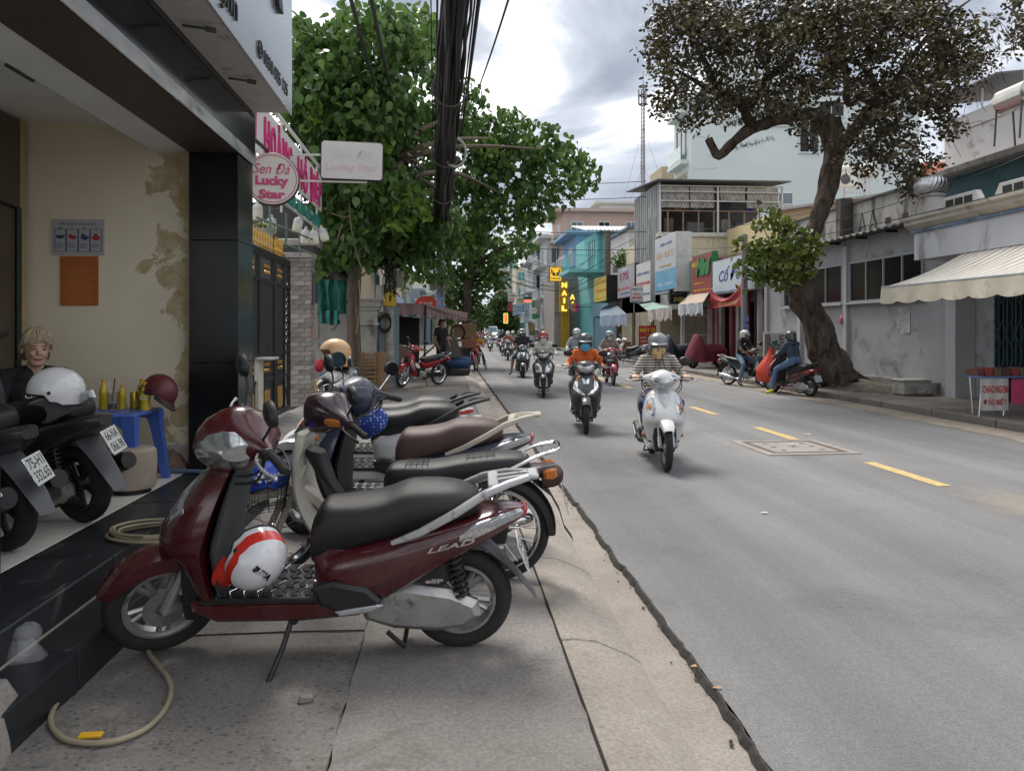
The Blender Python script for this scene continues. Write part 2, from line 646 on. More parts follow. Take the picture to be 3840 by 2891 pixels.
def concrete_mat(name,c0,c1,stain,agg=False):
 m,n,l,b=_new(name)
 tc=n.new('ShaderNodeTexCoord');o=tc.outputs['Object']
 a=noise_node(n,l,o,1.6,8,0.65,0.3)
 r=ramp(n,l,a.outputs['Fac'],0.3,c0,0.7,c1)
 f=noise_node(n,l,o,60,5,0.75)
 rf=ramp(n,l,f.outputs['Fac'],0.28,(0.62,)*3,0.72,(1.28,)*3)
 col=mixc(n,l,1.0,r.outputs['Color'],rf.outputs['Color'],'MULTIPLY')
 s=noise_node(n,l,o,2.6,9,0.7,1.2)
 rs=ramp(n,l,s.outputs['Fac'],0.56,(0,0,0),0.72,(0.85,)*3)
 col=mixc(n,l,rs.outputs['Color'],col,stain)
 h=f.outputs['Fac']
 s2=noise_node(n,l,o,4.3,9,0.75,0.8)
 r2=ramp(n,l,s2.outputs['Fac'],0.63,(0,0,0),0.72,(0.7,)*3)
 col=mixc(n,l,r2.outputs['Color'],col,(0.36,0.34,0.29))
 if agg:
  v=n.new('ShaderNodeTexVoronoi');v.inputs['Scale'].default_value=46
  v.inputs['Randomness'].default_value=1.0
  dn=noise_node(n,l,o,30,3)
  dv=n.new('ShaderNodeVectorMath');dv.operation='MULTIPLY_ADD'
  l.new(dn.outputs['Color'],dv.inputs[0]);dv.inputs[1].default_value=(.03,.02,.03);l.new(o,dv.inputs[2])
  l.new(dv.outputs[0],v.inputs['Vector'])
  rv=ramp(n,l,v.outputs['Distance'],0.28,(1,)*3,0.5,(0,)*3)
  sp=n.new('ShaderNodeSeparateColor');l.new(v.outputs['Color'],sp.inputs[0])
  pk=ramp(n,l,sp.outputs[1],0.50,(0,)*3,0.7,(.8,)*3)
  mm=n.new('ShaderNodeMath');mm.operation='MULTIPLY'
  l.new(rv.outputs['Color'],mm.inputs[0]);l.new(pk.outputs['Color'],mm.inputs[1])
  pebc=ramp(n,l,sp.outputs[2],0.0,(0.05,0.055,0.065),1.0,(0.17,0.155,0.14))
  mk=noise_node(n,l,o,1.2,3)
  rk=ramp(n,l,mk.outputs['Fac'],0.42,(0,)*3,0.5,(1,)*3)
  m2=n.new('ShaderNodeMath');m2.operation='MULTIPLY'
  l.new(mm.outputs[0],m2.inputs[0]);l.new(rk.outputs['Color'],m2.inputs[1])
  col=mixc(n,l,m2.outputs[0],col,pebc.outputs['Color'])
 l.new(col,b.inputs['Base Color'])
 b.inputs['Roughness'].default_value=0.88
 bump_to(n,l,b,h,0.5,0.006)
 MATS[name]=m
 return m
asph=asphalt_mat()
conc=concrete_mat('pavement_concrete',(0.19,0.173,0.16),(0.30,0.277,0.26),(0.125,0.112,0.098))
conc_agg=concrete_mat('pavement_aggregate',(0.165,0.152,0.138),(0.265,0.246,0.225),(0.095,0.087,0.066),True)
conc_kerb=concrete_mat('kerb_concrete',(0.27,0.235,0.205),(0.38,0.34,0.30),(0.20,0.165,0.13))
conc_right=concrete_mat('right_pavement_concrete',(0.14,0.125,0.112),(0.22,0.2,0.182),(0.08,0.07,0.06))
dark_gap=M('joint_dirt',(0.085,0.074,0.064),0.95,var=0.3,bump=0.4)
MB().add([(-900,-60,-0.05),(900,-60,-0.05),(900,2500,-0.05),(-900,2500,-0.05)],[(0,1,2,3)]).build('ground',M('ground_earth',(0.15,0.135,0.115),0.9),kind='structure')
def strip(x0,x1,z0,z1,y0,y1,dy,wob=0.0,seed=0,drop=None):
 r=random.Random(seed);mb=MB();vs=[];fs=[]
 k=int((y1-y0)/dy)
 for i in range(k+1):
  y=y0+(y1-y0)*i/k
  b=bend(y)
  w=noise.noise(V((y*2.1,seed,0)))*wob+noise.noise(V((y*9,seed,3)))*wob*.5
  vs+=[(x0+b+w,y,z0),(x1+b,y,z1)]
  if i:
   a=2*i
   fs.append((a-2,a-1,a+1,a))
 return mb.add(vs,fs)
road=strip(1.12,8.36,0.0,0.0,-6,240,0.12,0.035,3)
# thickness of the asphalt mat along the gutter
road.build('road',asph,kind='structure',smooth=0)
strip(0.8,1.3,-0.03,-0.036,-6,70,1.0).build('gutter',conc_kerb,kind='structure',smooth=0)
re_=MB();vs=[]
for i in range(700):
 y=-1+i*.06
 w=noise.noise(V((y*2.1,3,0)))*.035+noise.noise(V((y*9,3,3)))*.0175
 e_=.012*noise.noise(V((y*30,1,1)))
 vs+=[(1.118+w+e_*1.6,y,.0025),(1.108+w+e_,y,.001),(1.092+w+e_*1.5,y,-.03)]
re_.add(vs,[(3*i+k,3*i+k+1,3*i+k+4,3*i+k+3)for i in range(699)for k in range(2)])
re_.build('road_edge',M('tar_edge',(.05,.047,.044),.95,var=.5,vs=25,bump=.6),kind='structure',smooth=0)
ge=MB()
rr=random.Random(5)
for i in range(420):
 y=rr.uniform(1.5,22)
 x=1.105+rr.gauss(0,0.03)+noise.noise(V((y*2.1,3,0)))*0.035
 s_=rr.uniform(.003,.010)
 ge.ell((x,y,-0.024),(s_,s_*rr.uniform(.7,1.6),s_*.55),6,3)
ge.build('gutter_gravel',M('black_tar_crumbs',(0.055,0.05,0.046),0.9,var=0.5,vs=30),kind='stuff',label='loose black tar crumbs along the asphalt edge',smooth=0)
# left pavement: slabs and sloping kerb stones are pieces of their own
PZ=0.12
pav=thing('pavement',None,None,(0,0,0),kind='structure')
strip(-9,0.86,PZ-0.03,-0.03,-6,20,1.0).build('joint_bed',dark_gap,pav,smooth=0)
def slab(x0,x1,y0,y1,mat,name='slab',zt=PZ,h=.1,par=pav,seed=0,tilt=0.0):
 mb=MB();nx,ny=max(2,int((x1-x0)/.12)),max(2,int((y1-y0)/.12))
 g=0.0035
 vs,fs=[],[]
 for j in range(ny+1):
  for i in range(nx+1):
   x=x0+g+(x1-x0-2*g)*i/nx
   y=y0+g+(y1-y0-2*g)*j/ny
   e=(i in(0,nx))or(j in(0,ny))
   if e:
    x+=noise.noise(V((y*7,x*7,seed)))*.014
    y+=noise.noise(V((x*7,y*7,seed+9)))*.008
   z=zt+noise.noise(V((x*1.7,y*1.7,seed)))*.004+tilt*(x-x0)-(.006 if e else 0)
   vs.append((x,y,z))
 for j in range(ny):
  for i in range(nx):
   a=j*(nx+1)+i
   fs.append((a,a+1,a+nx+2,a+nx+1))
 mb.add(vs,fs)
 mb.box(((x0+x1)/2,(y0+y1)/2,zt-.012-h/2),(x1-x0-2*g,y1-y0-2*g,h))
 return mb.build(name,mat,par,smooth=60)
slab(-1.5,-.38,-2,3.05,conc_agg,seed=1)
slab(-1.5,-.38,3.05,3.62,conc_agg,seed=2,zt=PZ-.008)
slab(-1.62,-.38,3.62,6.4,conc,seed=3)
slab(-2.72,-.38,6.4,9.3,conc_agg,seed=4)
slab(-2.72,-.6,9.3,12.4,conc_agg,seed=5)
slab(-2.72,-.6,12.4,17.5,conc,seed=6)
for i,(a,b)in enumerate(((-2,4.1),(4.1,8.2),(8.2,12.3),(12.3,17.5))):
 slab(-.38 if b<9 else-.6,.5,a,b,conc,seed=10+i)
slab(-2.8,.5,17.5,19.95,concrete_mat('mossy_concrete',(0.15,0.14,0.115),(0.23,0.215,0.18),(0.10,0.115,0.06)),seed=20)
strip(-4,.5,PZ-.002,PZ-.002,19.9,75,1.0).build('far_pavement',conc,pav,smooth=0)
y=-1.6
k=0
while y<62:
 L=1.0 if y>9 else 1.25
 b=bend(y)
 mb=MB()
 prof=[(.504,-.05),(.504,PZ+.004),(.56,PZ+.006),(.66,PZ-.008),(.80,.05),(.865,.008),(.885,-.05)]
 mb.prism([(p[0]+b,p[1])for p in prof],y+.006,y+L-.006,Matrix(((1,0,0,0),(0,0,1,0),(0,1,0,0),(0,0,0,1))),ch=.006)
 mb.build('kerb_stone',conc_kerb,pav,smooth=25)
 y+=L;k+=1
 # right pavement
rp=thing('right_pavement',None,None,(0,0,0),kind='structure')
strip(8.34,8.52,-.012,-.012,-6,110,1.0).build('right_gutter',dark_gap,rp,smooth=0)
for i in range(32):
 y0=6.5+i*1.6
 mb=MB()
 mb.prism([(8.47,-.05),(8.475,.105),(8.50,.125),(8.72,.135),(8.72,-.05)],y0+.008,y0+1.59,Matrix(((1,0,0,0),(0,0,1,0),(0,1,0,0),(0,0,0,1))),ch=.008)
 mb.build('kerb_stone',conc_right,rp,smooth=25)
for i in range(9):
 slab(8.72,12.2,5+i*3,8+i*3,conc_right,seed=40+i,zt=.13,par=rp)
strip(8.72,13,.13,.13,32,120,1.0).build('far_pavement',conc_right,rp,smooth=0)
strip(8.45,8.74,.128,.128,57.6,120,1.0).build('far_kerb',conc_right,rp,smooth=0)
# sandy dust collected along the right gutter
strip(7.75,8.4,.004,.004,4,30,.25,.18,8).build('gutter_dust',M('sandy_dust',(0.25,0.215,0.175),0.95,var=0.3,vs=6,bump=.2),kind='structure',smooth=0)
# yellow dashes of the centre line
ylw=M('road_yellow',(0.56,0.40,0.16),0.75,var=0.18,vs=9,dirt=((0.24,0.22,0.19),0.26,16))
for i in range(18):
 yc=1.35+i*3.19
 if i==0:
  continue
 L=1.35
 if i==3:
  pass
 mb=MB()
 n_=8
 vs=[]
 for j in range(n_+1):
  t=j/n_
  ww=.075+.008*noise.noise(V((i,t*9,0)))
  cxo=4.77+bend(yc)+(-.05*(t-.5)**2 if i==3 else 0)
  vs+=[(cxo-ww,yc-L/2+L*t,.004),(cxo+ww,yc-L/2+L*t,.004)]
 mb.add(vs,[(2*j,2*j+1,2*j+3,2*j+2)for j in range(n_)])
 mb.build('road_marking',ylw,kind='structure',smooth=0)
 # square manhole with its concrete collar
mc=[G(2703,1658),G(2934,1719),G(3215,1705),G(3055,1641)]
cen=sum(mc,V())/4
e1=((mc[1]-mc[0])+(mc[2]-mc[3])).normalized()
e2=V((-e1.y,e1.x,0))
mh=thing('manhole','square concrete manhole cover with dark iron rim set in the road','manhole',frame(cen,e1,e2))
S1=((mc[1]-mc[0]).length+(mc[2]-mc[1]).length)/4
def sq(a,z):
 return[(-a,-a,z),(a,-a,z),(a,a,z),(-a,a,z)]
mhc=M('manhole_concrete',(0.27,0.245,0.225),.85,var=.2,vs=5,bump=.3)
ck=MB();ck.loft([[V(p)for p in sq(S1,-.02)],[V(p)for p in sq(S1-.01,.012)],[V(p)for p in sq(S1*.80,.013)],[V(p)for p in sq(S1*.80,-.02)]],cap=False)
ck.build('collar',mhc,mh,local=True,smooth=0)
iron=M('rusty_iron',(0.10,0.075,0.06),.8,var=.35,vs=14,bump=.3)
ck=MB();ck.loft([[V(p)for p in sq(S1*.795,-.01)],[V(p)for p in sq(S1*.795,.016)],[V(p)for p in sq(S1*.70,.016)],[V(p)for p in sq(S1*.70,-.01)]],cap=False)
ck.build('iron_rim',iron,mh,local=True,smooth=0)
cv=MB();cv.box((0,0,.002),(S1*1.385,S1*1.385,.022),ch=.004)
cvo=cv.build('cover',mhc,mh,local=True,smooth=0)
for ax in(-.45,0,.45):
 for ay in(-.42,.42):
  MB().lathe([(0,.0145),(.032,.0145),(.036,.012)],12,Matrix.Translation((ax*S1,ay*S1,.001))).build('lifting_hole',dark_gap,cvo,local=True)
MB().lathe([(0,.0148),(.075,.0148),(.08,.011)],18).build('stamp',M('manhole_stamp',(0.2,0.18,0.165),.8,var=.4,vs=30),cvo,local=True)
MB().ell((0.01,0,.03),.028,8,5).build('pebble',M('white_pebble',(.6,.6,.58),.7),None,label='small white pebble on the manhole cover',cat='pebble').matrix_basis=frame(cen,e1,e2)
# litter
lit=M('litter_white',(.62,.61,.58),.8)
for i,(px,py,w,h,lab)in enumerate(((3028,1629,.09,.05,'white scrap of paper lying beyond the manhole'),(2866,1924,.05,.03,'pale scrap on the asphalt in front of the manhole'),(2722,1394,.16,.07,'white wrapper on the far kerb beside the maroon motorbike cover'),(3285,1480,.16,.06,'white wrapper on the pavement near the polystyrene box'),(2690,2580,.04,.012,'cigarette end in the gutter'),(2600,2500,.03,.014,'orange-brown cigarette end by the kerb'))):
 c=G(px,py,.13 if i in(2,3)else .004)
 mb=MB()
 vs=[]
 for a in range(4):
  for b_ in range(3):
   vs.append((c.x+(a/3-.5)*w,c.y+(b_/2-.5)*h,c.z+.006+.012*noise.noise(V((a*3.1+i,b_*2.3,i)))))
 mb.add(vs,[(a*3+b_,a*3+b_+3,a*3+b_+4,a*3+b_+1)for a in range(3)for b_ in range(2)])
 mb.build('paper_scrap' if i<4 else 'cigarette_end',lit if i<4 else M('cigarette',(.5,.3,.15),.8),label=lab,cat='litter',smooth=60)
 # small grey stone lying on the slab and broken masonry by the step
c=G(1145,2632,PZ)
MB().box((c.x,c.y,c.z+.012),(.055,.03,.03),(0,.1,.3),ch=.008).jit(.003,3).build('stone',conc,label='small grey stone lying on the pavement slab',cat='stone')
# ====== motorbikes
# local frame: x forward, y to the bike's left, z up, origin on the ground half way between the axles
rubber=M('tyre_rubber',(0.022,0.021,0.02),0.85,var=0.35,vs=9,bump=.3,bs=90)
blackp=M('black_plastic',(0.014,0.014,0.015),0.48,var=0.3,vs=8,bump=.08,bs=300)
greyp=M('grey_plastic',(0.07,0.072,0.076),0.55,var=0.25,vs=6,bump=.08,bs=300)
seatblk=M('seat_vinyl_black',(0.012,0.012,0.013),0.4,var=0.25,vs=4,bump=.25,bs=420)
seatbrn=M('seat_vinyl_brown',(0.10,0.057,0.052),0.48,var=0.2,vs=4,bump=.25,bs=420)
seatgrey=M('seat_vinyl_grey',(0.035,0.036,0.04),0.45,var=0.2,vs=4,bump=.25,bs=420)
silver=M('silver_paint',(0.50,0.51,0.52),0.35,.55,var=.15,vs=9,dirt=((.2,.19,.18),.1,20))
alu=M('cast_aluminium',(0.42,0.42,0.41),0.38,.75,var=.2,vs=12,bump=.06,dirt=((.13,.12,.11),.18,9))
chrome=M('chrome',(0.75,0.76,0.78),0.1,1.0,var=.06,vs=20)
darkmetal=M('dark_metal',(0.05,0.05,0.052),0.45,.6,var=.3,vs=12)
mirrorglass=M('mirror_glass',(0.72,0.75,0.78),0.02,1.0,var=0)
redlens=M('red_lens',(0.42,0.015,0.02),0.12,var=.1,coat=.6)
amberlens=M('amber_lens',(0.55,0.16,0.02),0.15,var=.15,coat=.6)
platewhite=M('plate_white',(0.68,0.68,0.66),0.45,var=.08)
platechar=M('plate_black',(0.015,0.015,0.018),0.5,var=0)
screen=M('dial_glass',(0.10,0.12,0.14),0.08,var=.3,vs=20,coat=.8)
def lensmat():
 m,n,l,b=_new('headlamp_lens')
 tc=n.new('ShaderNodeTexCoord')
 v=n.new('ShaderNodeTexVoronoi');v.inputs['Scale'].default_value=55
 l.new(tc.outputs['Object'],v.inputs['Vector'])
 r=ramp(n,l,v.outputs['Distance'],.1,(.56,.58,.6),.7,(.42,.43,.45))
 l.new(r.outputs['Color'],b.inputs['Base Color'])
 b.inputs['Metallic'].default_value=.75
 b.inputs['Roughness'].default_value=.16
 b.inputs['Coat Weight'].default_value=1.0
 b.inputs['Coat Roughness'].default_value=.03
 bump_to(n,l,b,v.outputs['Distance'],.12,.006)
 MATS['headlamp_lens']=m
 return m
lens=lensmat()
XZ=Matrix(((1,0,0,0),(0,0,1,0),(0,1,0,0),(0,0,0,1)))
YZ=Matrix(((0,0,1,0),(1,0,0,0),(0,1,0,0),(0,0,0,1)))
def xsec(tab,e=2.8,k=3,n=20):
 t=lerp_table(tab,k)if k>1 else tab
 if t[0][0]>t[-1][0]:
  t=t[::-1]
 rings=[]
 for x,zb,zt,w in t:
  rings.append(ring((x,0,(zb+zt)/2),(0,1,0),(0,0,1),max(w,.002),max((zt-zb)/2,.002),e,n))
 return MB().loft(rings)
def ysec(tab,e=2.4,k=3,n=16):
 t=lerp_table(tab,k)
 if t[0][0]>t[-1][0]:
  t=t[::-1]
 return MB().loft([ring((x,y,z),(0,0,1),(1,0,0),max(b,.002),max(a,.002),e,n)for y,x,z,a,b in t])
def zsec(tab,k=3,n=24,e=.75,back=.0):
 t=lerp_table(tab,k)
 rings=[]
 for z,xf,xb,w in t:
  q=[]
  for i in range(n):
   a=2*pi*i/n
   c_,s_=cos(a),sin(a)
   y=math.copysign(abs(s_)**e,s_)*w
   x=xb+(xf-xb)*(max(0,c_)**.85)if c_>0 else xb-back*(1-abs(s_))
   q.append(V((x,y,z)))
  rings.append(q)
 return MB().loft(rings)
def lerp_at(tab,x):
 tab=sorted(tab)
 for a,b in zip(tab,tab[1:]):
  if a[0]<=x<=b[0]:
   t=(x-a[0])/(b[0]-a[0])
   return[p+(q-p)*t for p,q in zip(a,b)]
 return list(tab[0]if x<tab[0][0]else tab[-1])
def wheel(parent,name,c,R,w,rim,spokes,mt=None,disc=True,detail=1):
 mt=mt or Matrix.Identity(4)
 base=mt@Matrix.Translation(V(c))@Matrix(((1,0,0,0),(0,0,1,0),(0,-1,0,0),(0,0,0,1)))
 t=.36*R if spokes=='alloy' else .22*R
 prof=[]
 for i in range(13):
  a=-pi/2-.75+(pi+1.5)*i/12
  ca,sa=cos(a),sin(a)
  prof.append((R-t/2+ca*t/2,math.copysign(abs(sa)**.8,sa)*w/2))
 n=40 if detail else 24
 ty=MB().lathe(prof,n,base).build(name,rubber,parent,local=True,smooth=50)
 ri=R-t+.004
 rb=MB()
 hw=w*.40
 rb.lathe([(ri,-hw),(ri+.006,-hw),(ri+.008,-hw*.9),(ri-.012,-hw*.55),(ri-.012,hw*.55),(ri+.008,hw*.9),(ri+.006,hw),(ri-.006,hw),(ri-.018,hw*.5),(ri-.018,-hw*.5),(ri-.006,-hw)],n,base,closed_prof=True)
 if spokes=='alloy':
  for k in range(5):
   a=2*pi*k/5+.3
   for da in(-.17,.17):
    p0=base@V((.03*cos(a),.03*sin(a),0));p1=base@V((ri*cos(a+da),ri*sin(a+da),0))
    rb.tube([p0,(p0+p1)/2,p1],[.013,.010,.012],6,flat=1.2)
  rb.lathe([(0,-.035),(.04,-.035),(.045,-.02),(.045,.02),(.04,.035),(0,.035)],16,base)
 else:
  for k in range(18):
   a=2*pi*k/18
   sgn=1 if k%2 else-1
   p0=base@V((.028*cos(a+.9*sgn),.028*sin(a+.9*sgn),.02*sgn));p1=base@V(((ri-.01)*cos(a),(ri-.01)*sin(a),0))
   rb.tube([p0,p1],.0022,4,cap=False)
  rb.lathe([(0,-.045),(.03,-.045),(.032,-.02),(.02,0),(.032,.02),(.03,.045),(0,.045)],14,base)
 rb.build('rim',rim,ty,local=True)
 if disc:
  db=MB().lathe([(.035,.052),(.085,.052),(.085,.056),(.035,.056)],24,base,closed_prof=True)
  db.build('brake_disc',alu,ty,local=True)
 return ty
def fender(R,hw,a0,a1,c,drop=.03,th=.006,n=14,lift=.03):
 rings=[]
 for i in range(n+1):
  t=i/n
  a=radians(a0+(a1-a0)*t)
  s=sin(pi*min(1,max(0,t*1.0)))**.35 if 0<t<1 else .25
  w=hw*(.62+.38*s)
  outer=[(-w,R-drop*s),(-w*.93,R+lift*.45),(-w*.55,R+lift*.88),(0,R+lift),(w*.55,R+lift*.88),(w*.93,R+lift*.45),(w,R-drop*s)]
  inner=[(y*.9,r-th)for y,r in reversed(outer)]
  rings.append([V((c[0]+r*cos(a),y,c[2]+r*sin(a)))for y,r in outer+inner])
 return MB().loft(rings)
def helix(p0,p1,r,turns,wr,n=10):
 p0,p1=V(p0),V(p1)
 ax=(p1-p0);L=ax.length;ax.normalize()
 u=ax.cross(V((0,1,0))).normalized();w=ax.cross(u)
 pts=[p0+ax*(L*i/(turns*n))+(u*cos(2*pi*i/n)+w*sin(2*pi*i/n))*r for i in range(turns*n+1)]
 return MB().tube(pts,wr,6)
def steer_mt(ang,head=(.31,0,.80),rake=26):
 a=V((-sin(radians(rake)),0,cos(radians(rake))))
 return Matrix.Translation(V(head))@Matrix.Rotation(radians(ang),4,a)@Matrix.Translation(-V(head))
def plate(root,c,tilt,text,size=(.19,.14),yaw=0.0,frame_mat=None,name='number_plate'):
 right=V((sin(yaw),-cos(yaw),0));up=V((sin(radians(tilt)),0,cos(radians(tilt))))
 mt=frame(c,right,up)
 p=MB().box((0,0,0),(size[0],size[1],.004),ch=.0015).xf(mt).build(name,frame_mat or platewhite,root,local=True)
 MB().box((0,0,.0025),(size[0]-.008,size[1]-.008,.002)).xf(mt).build('plate_face',platewhite,p,local=True)
 lines=text.split('\n')
 for i,s_ in enumerate(lines):
  yy=size[1]*(.235 if i==0 else-.215)if len(lines)>1 else 0
  txt(s_,size[0]*.8,size[1]*.36,mt@Matrix.Translation((0,yy,.0035)),platechar,p,ext=.0006,bold=.012,local=True)
def mirror_part(root,side,S,stalk_mat,base=(.365,.16,.985),tip=(.335,.25,1.13),size=(.07,.048),flip=False):
 mb=MB()
 b_,t_=V((base[0],base[1]*side,base[2])),V((tip[0],tip[1]*side,tip[2]))
 mid=(b_+t_)/2+V((-.012,0,.01))
 st=MB().tube([S@p for p in smooth_path([b_,mid,t_],4)],.0055,7)
 so=st.build('mirror',stalk_mat,root,local=True)
 c=t_+V((0,.012*side,.028))
 out=MB()
 rings=[]
 for q,sc,dx in((0,.55,.03),(1,.85,.024),(2,1.0,.010),(3,1.0,-.002),(4,.94,-.006)):
  rings.append([S@(c+V((dx,cos(2*pi*i/20)*size[0]*sc,sin(2*pi*i/20)*size[1]*sc*(1.1 if sin(2*pi*i/20)>0 else .95))))for i in range(20)])
 out.loft(rings).build('mirror_shell',blackp,so,local=True)
 gl=MB()
 gl.add([S@(c+V((-.0075,cos(2*pi*i/20)*size[0]*.88,sin(2*pi*i/20)*size[1]*.9)))for i in range(20)],[tuple(range(19,-1,-1))])
 gl.build('mirror_glass',mirrorglass,so,local=True,smooth=0)
REAR=[(-.03,.30,.44,.10),(-.07,.25,.475,.155),(-.16,.235,.505,.19),(-.28,.255,.535,.2),(-.42,.33,.57,.197),(-.58,.42,.60,.172),(-.72,.495,.625,.137),(-.83,.55,.64,.09),(-.90,.585,.635,.04)]
SEAT=[(-.005,.42,.53,.06),(-.02,.405,.60,.105),(-.065,.41,.67,.13),(-.13,.445,.678,.142),(-.23,.48,.688,.152),(-.32,.505,.705,.155),(-.385,.52,.73,.152),(-.44,.535,.745,.15),(-.55,.56,.745,.145),(-.64,.585,.732,.125),(-.70,.61,.705,.09),(-.715,.63,.69,.06)]
APRON=[(.20,.41,.36,.11),(.28,.455,.375,.165),(.38,.49,.385,.2),(.46,.525,.39,.22),(.505,.585,.395,.228),(.54,.62,.40,.23),(.60,.63,.40,.228),(.68,.60,.40,.215),(.76,.55,.395,.19),(.82,.51,.39,.155),(.865,.465,.385,.10),(.885,.44,.385,.05)]
def scooter(name,label,group=None,body=None,body2=None,inner=None,seat=seatblk,rim=alu,steer=0,plate_text=None,rack='silver',lamps='apron',mirrors=(1,1),stand=True,detail=1,tail='wide',fend=None,cowl=None,accent=None,scale=1.0,light_on=False,mirror_mat=None,rack_mat=None,cs=1.1,ce=2.3,fR=.235):
 root=thing(name,label,'motorbike',group=group)
 body2=body2 or body;inner=inner or greyp;fend=fend or body;cowl=cowl or body
 L=dict(local=True)
 S=steer_mt(steer)
 SB=S@Matrix.Translation((-.13,0,0))
 K=lambda p:V((p.x-.30*max(0,p.z-.5),p.y,p.z))
 # wheels
 wheel(root,'rear_wheel',(-.635,0,.225),.225,.095,rim,'alloy',disc=False,detail=detail)
 wheel(root,'front_wheel',(.635,0,fR),fR,.085 if fR<.25 else .078,rim,'alloy',S,disc=True,detail=detail)
 # body
 rb=xsec(REAR,3.6).build('rear_body',body,root,**L)
 if detail:
  for s_ in(1,-1):
   pts=[]
   for i in range(12):
    q=lerp_at(REAR,-.12-.055*i)
    pts.append(V((q[0],s_*(q[3]*.985+.001),q[1]+(q[2]-q[1])*(.30+.02*i))))
   MB().tube(pts,.0028,5).build('panel_gap',blackp,rb,**L)
 st=xsec(SEAT,2.7).build('seat',seat,root,**L)
 # seat seam and the step between rider's and pillion's part
 sm=MB()
 pts=[]
 t_=lerp_at(SEAT,-.36)
 for i in range(13):
  a=pi*i/12
  pts.append(V((-.385+.13*(1-sin(a))*.9,cos(a)*t_[3]*1.005*(abs(cos(a))**-.25 if abs(cos(a))>.3 else 1)*.97,(t_[1]+t_[2])/2-.02+sin(a)**.8*(t_[2]-t_[1])/2*1.17)))
 sm.tube(smooth_path(pts,2),.0026,5)
 sm.build('seam',seatgrey if seat is not seatbrn else M('seam_thread',(.35,.2,.12),.8),st,**L)
 # floor, underside, tunnel to the seat
 MB().prism([(.47,.285),(.46,.245),(.36,.20),(.02,.20),(-.22,.22),(-.22,.29),(.05,.29)],-.165,.165,XZ,ch=.018).build('under_body',body,root,**L)
 fb=MB().prism([(.44,.292),(.42,.283),(-.1,.283),(-.1,.308),(.41,.308)],-.17,.17,XZ,ch=.006).build('floorboard',blackp,root,**L)
 if detail:
  pd=MB()
  for k in range(8):
   x0=-.05+k*.057
   for sgn in(-1,1):
    for q,(ya,yb)in enumerate(((.012,.07),(.08,.15))):
     off=.02*q
     pd.prism([(x0+off,ya*sgn),(x0+.026+off,ya*sgn),(x0+.042+off,(ya+yb)/2*sgn),(x0+.03+off,yb*sgn),(x0+.004+off,yb*sgn),(x0+.016+off,(ya+yb)/2*sgn)],.3085,.3135,ch=.0015)
  pd.build('rubber_pads',rubber,fb,**L)
  ed=MB()
  for k in range(8):
   x0=-.061+k*.057
   for sgn in(-1,1):
    ed.tube([(x0,.012*sgn,.311),(x0+.026,.042*sgn,.311),(x0+.012,.072*sgn,.311),(x0+.038,.11*sgn,.311),(x0+.022,.155*sgn,.311)],.0028,5)
  ed.build('steel_ribs',chrome,fb,**L)
 MB().prism([(-.05,.30),(-.03,.45),(-.09,.52),(-.24,.5),(-.24,.3)],-.13,.13,XZ,ch=.02).build('seat_front',body2,root,**L)
 # front shield
 zsec(APRON).warp(K).build('apron',body,root,**L)
 inn=[(z,xb-.002,xb-.02-.03*sin(min(1,max(0,(z-.2)/.68))*pi),w*.88)for z,xf,xb,w in APRON]
 zsec([(z,xf,xb,w)for z,xf,xb,w in inn],back=.02).warp(K).build('inner_panel',inner,root,**L)
 # black wheel arch below the nose
 arch=[(-.105,.19),(.105,.19),(.125,.34),(.118,.44),(.08,.485),(-.08,.485),(-.118,.44),(-.125,.34)]
 MB().prism(arch,.44,.515,YZ,ch=.012).build('wheel_arch',blackp,root,**L)
 # front lamps of the apron
 def on_apron(y,z,off=.004):
  z_,xf,xb,w=lerp_at(APRON,z)
  s_=min(.999,(abs(y)/w))**(1/.75)
  return V((xb+(xf-xb)*(max(0,1-s_*s_)**.5)**.85+off,y,z))
 def patch(poly,mat,nm,off=.004,parent=None,n=5):
  mb=MB()
  c=(sum(p[0]for p in poly)/len(poly),sum(p[1]for p in poly)/len(poly))
  rings=[]
  for sc_,of in((1.0,-.012),(1.0,off*.6),(.93,off),(.6,off*1.5),(.25,off*1.7)):
   q=[]
   for i in range(len(poly)):
    for j in range(n):
     t=j/n
     a,b_=poly[i],poly[(i+1)%len(poly)]
     y=a[0]+(b_[0]-a[0])*t;z=a[1]+(b_[1]-a[1])*t
     q.append(on_apron(c[0]+(y-c[0])*sc_,c[1]+(z-c[1])*sc_,of))
   rings.append(q)
  return mb.loft(rings).warp(K).build(nm,mat,parent or root,local=True,smooth=60)
 for s_ in(1,-1):
  if lamps=='apron':
   pl=patch([(.115*s_,.79),(.185*s_,.73),(.205*s_,.63),(.125*s_,.57),(.10*s_,.66)],lens,'front_lamp')
   patch([(.145*s_,.72),(.175*s_,.70),(.18*s_,.65),(.15*s_,.64)],amberlens,'indicator',.010,pl)
  elif lamps=='big':
   patch([(.05*s_,.70),(.17*s_,.78),(.21*s_,.66),(.17*s_,.57),(.03*s_,.56)],lens,'front_lamp',.006)
  elif lamps=='slit':
   patch([(.13*s_,.80),(.16*s_,.79),(.20*s_,.66),(.10*s_,.585),(.02*s_,.55),(.02*s_,.575),(.10*s_,.62),(.165*s_,.68)],chrome,'front_lamp',.005)
   patch([(.10*s_,.845),(.125*s_,.83),(.155*s_,.755),(.13*s_,.755)],amberlens,'indicator',.005)
  elif lamps=='lead':
   pl=patch([(.02*s_,.80),(.07*s_,.81),(.19*s_,.68),(.165*s_,.63),(.03*s_,.765)],lens,'front_lamp',.006)
 if accent is not None:
  patch([(-.07,.83),(.07,.83),(.06,.74),(0,.66),(-.06,.74)],accent,'front_panel',.006)
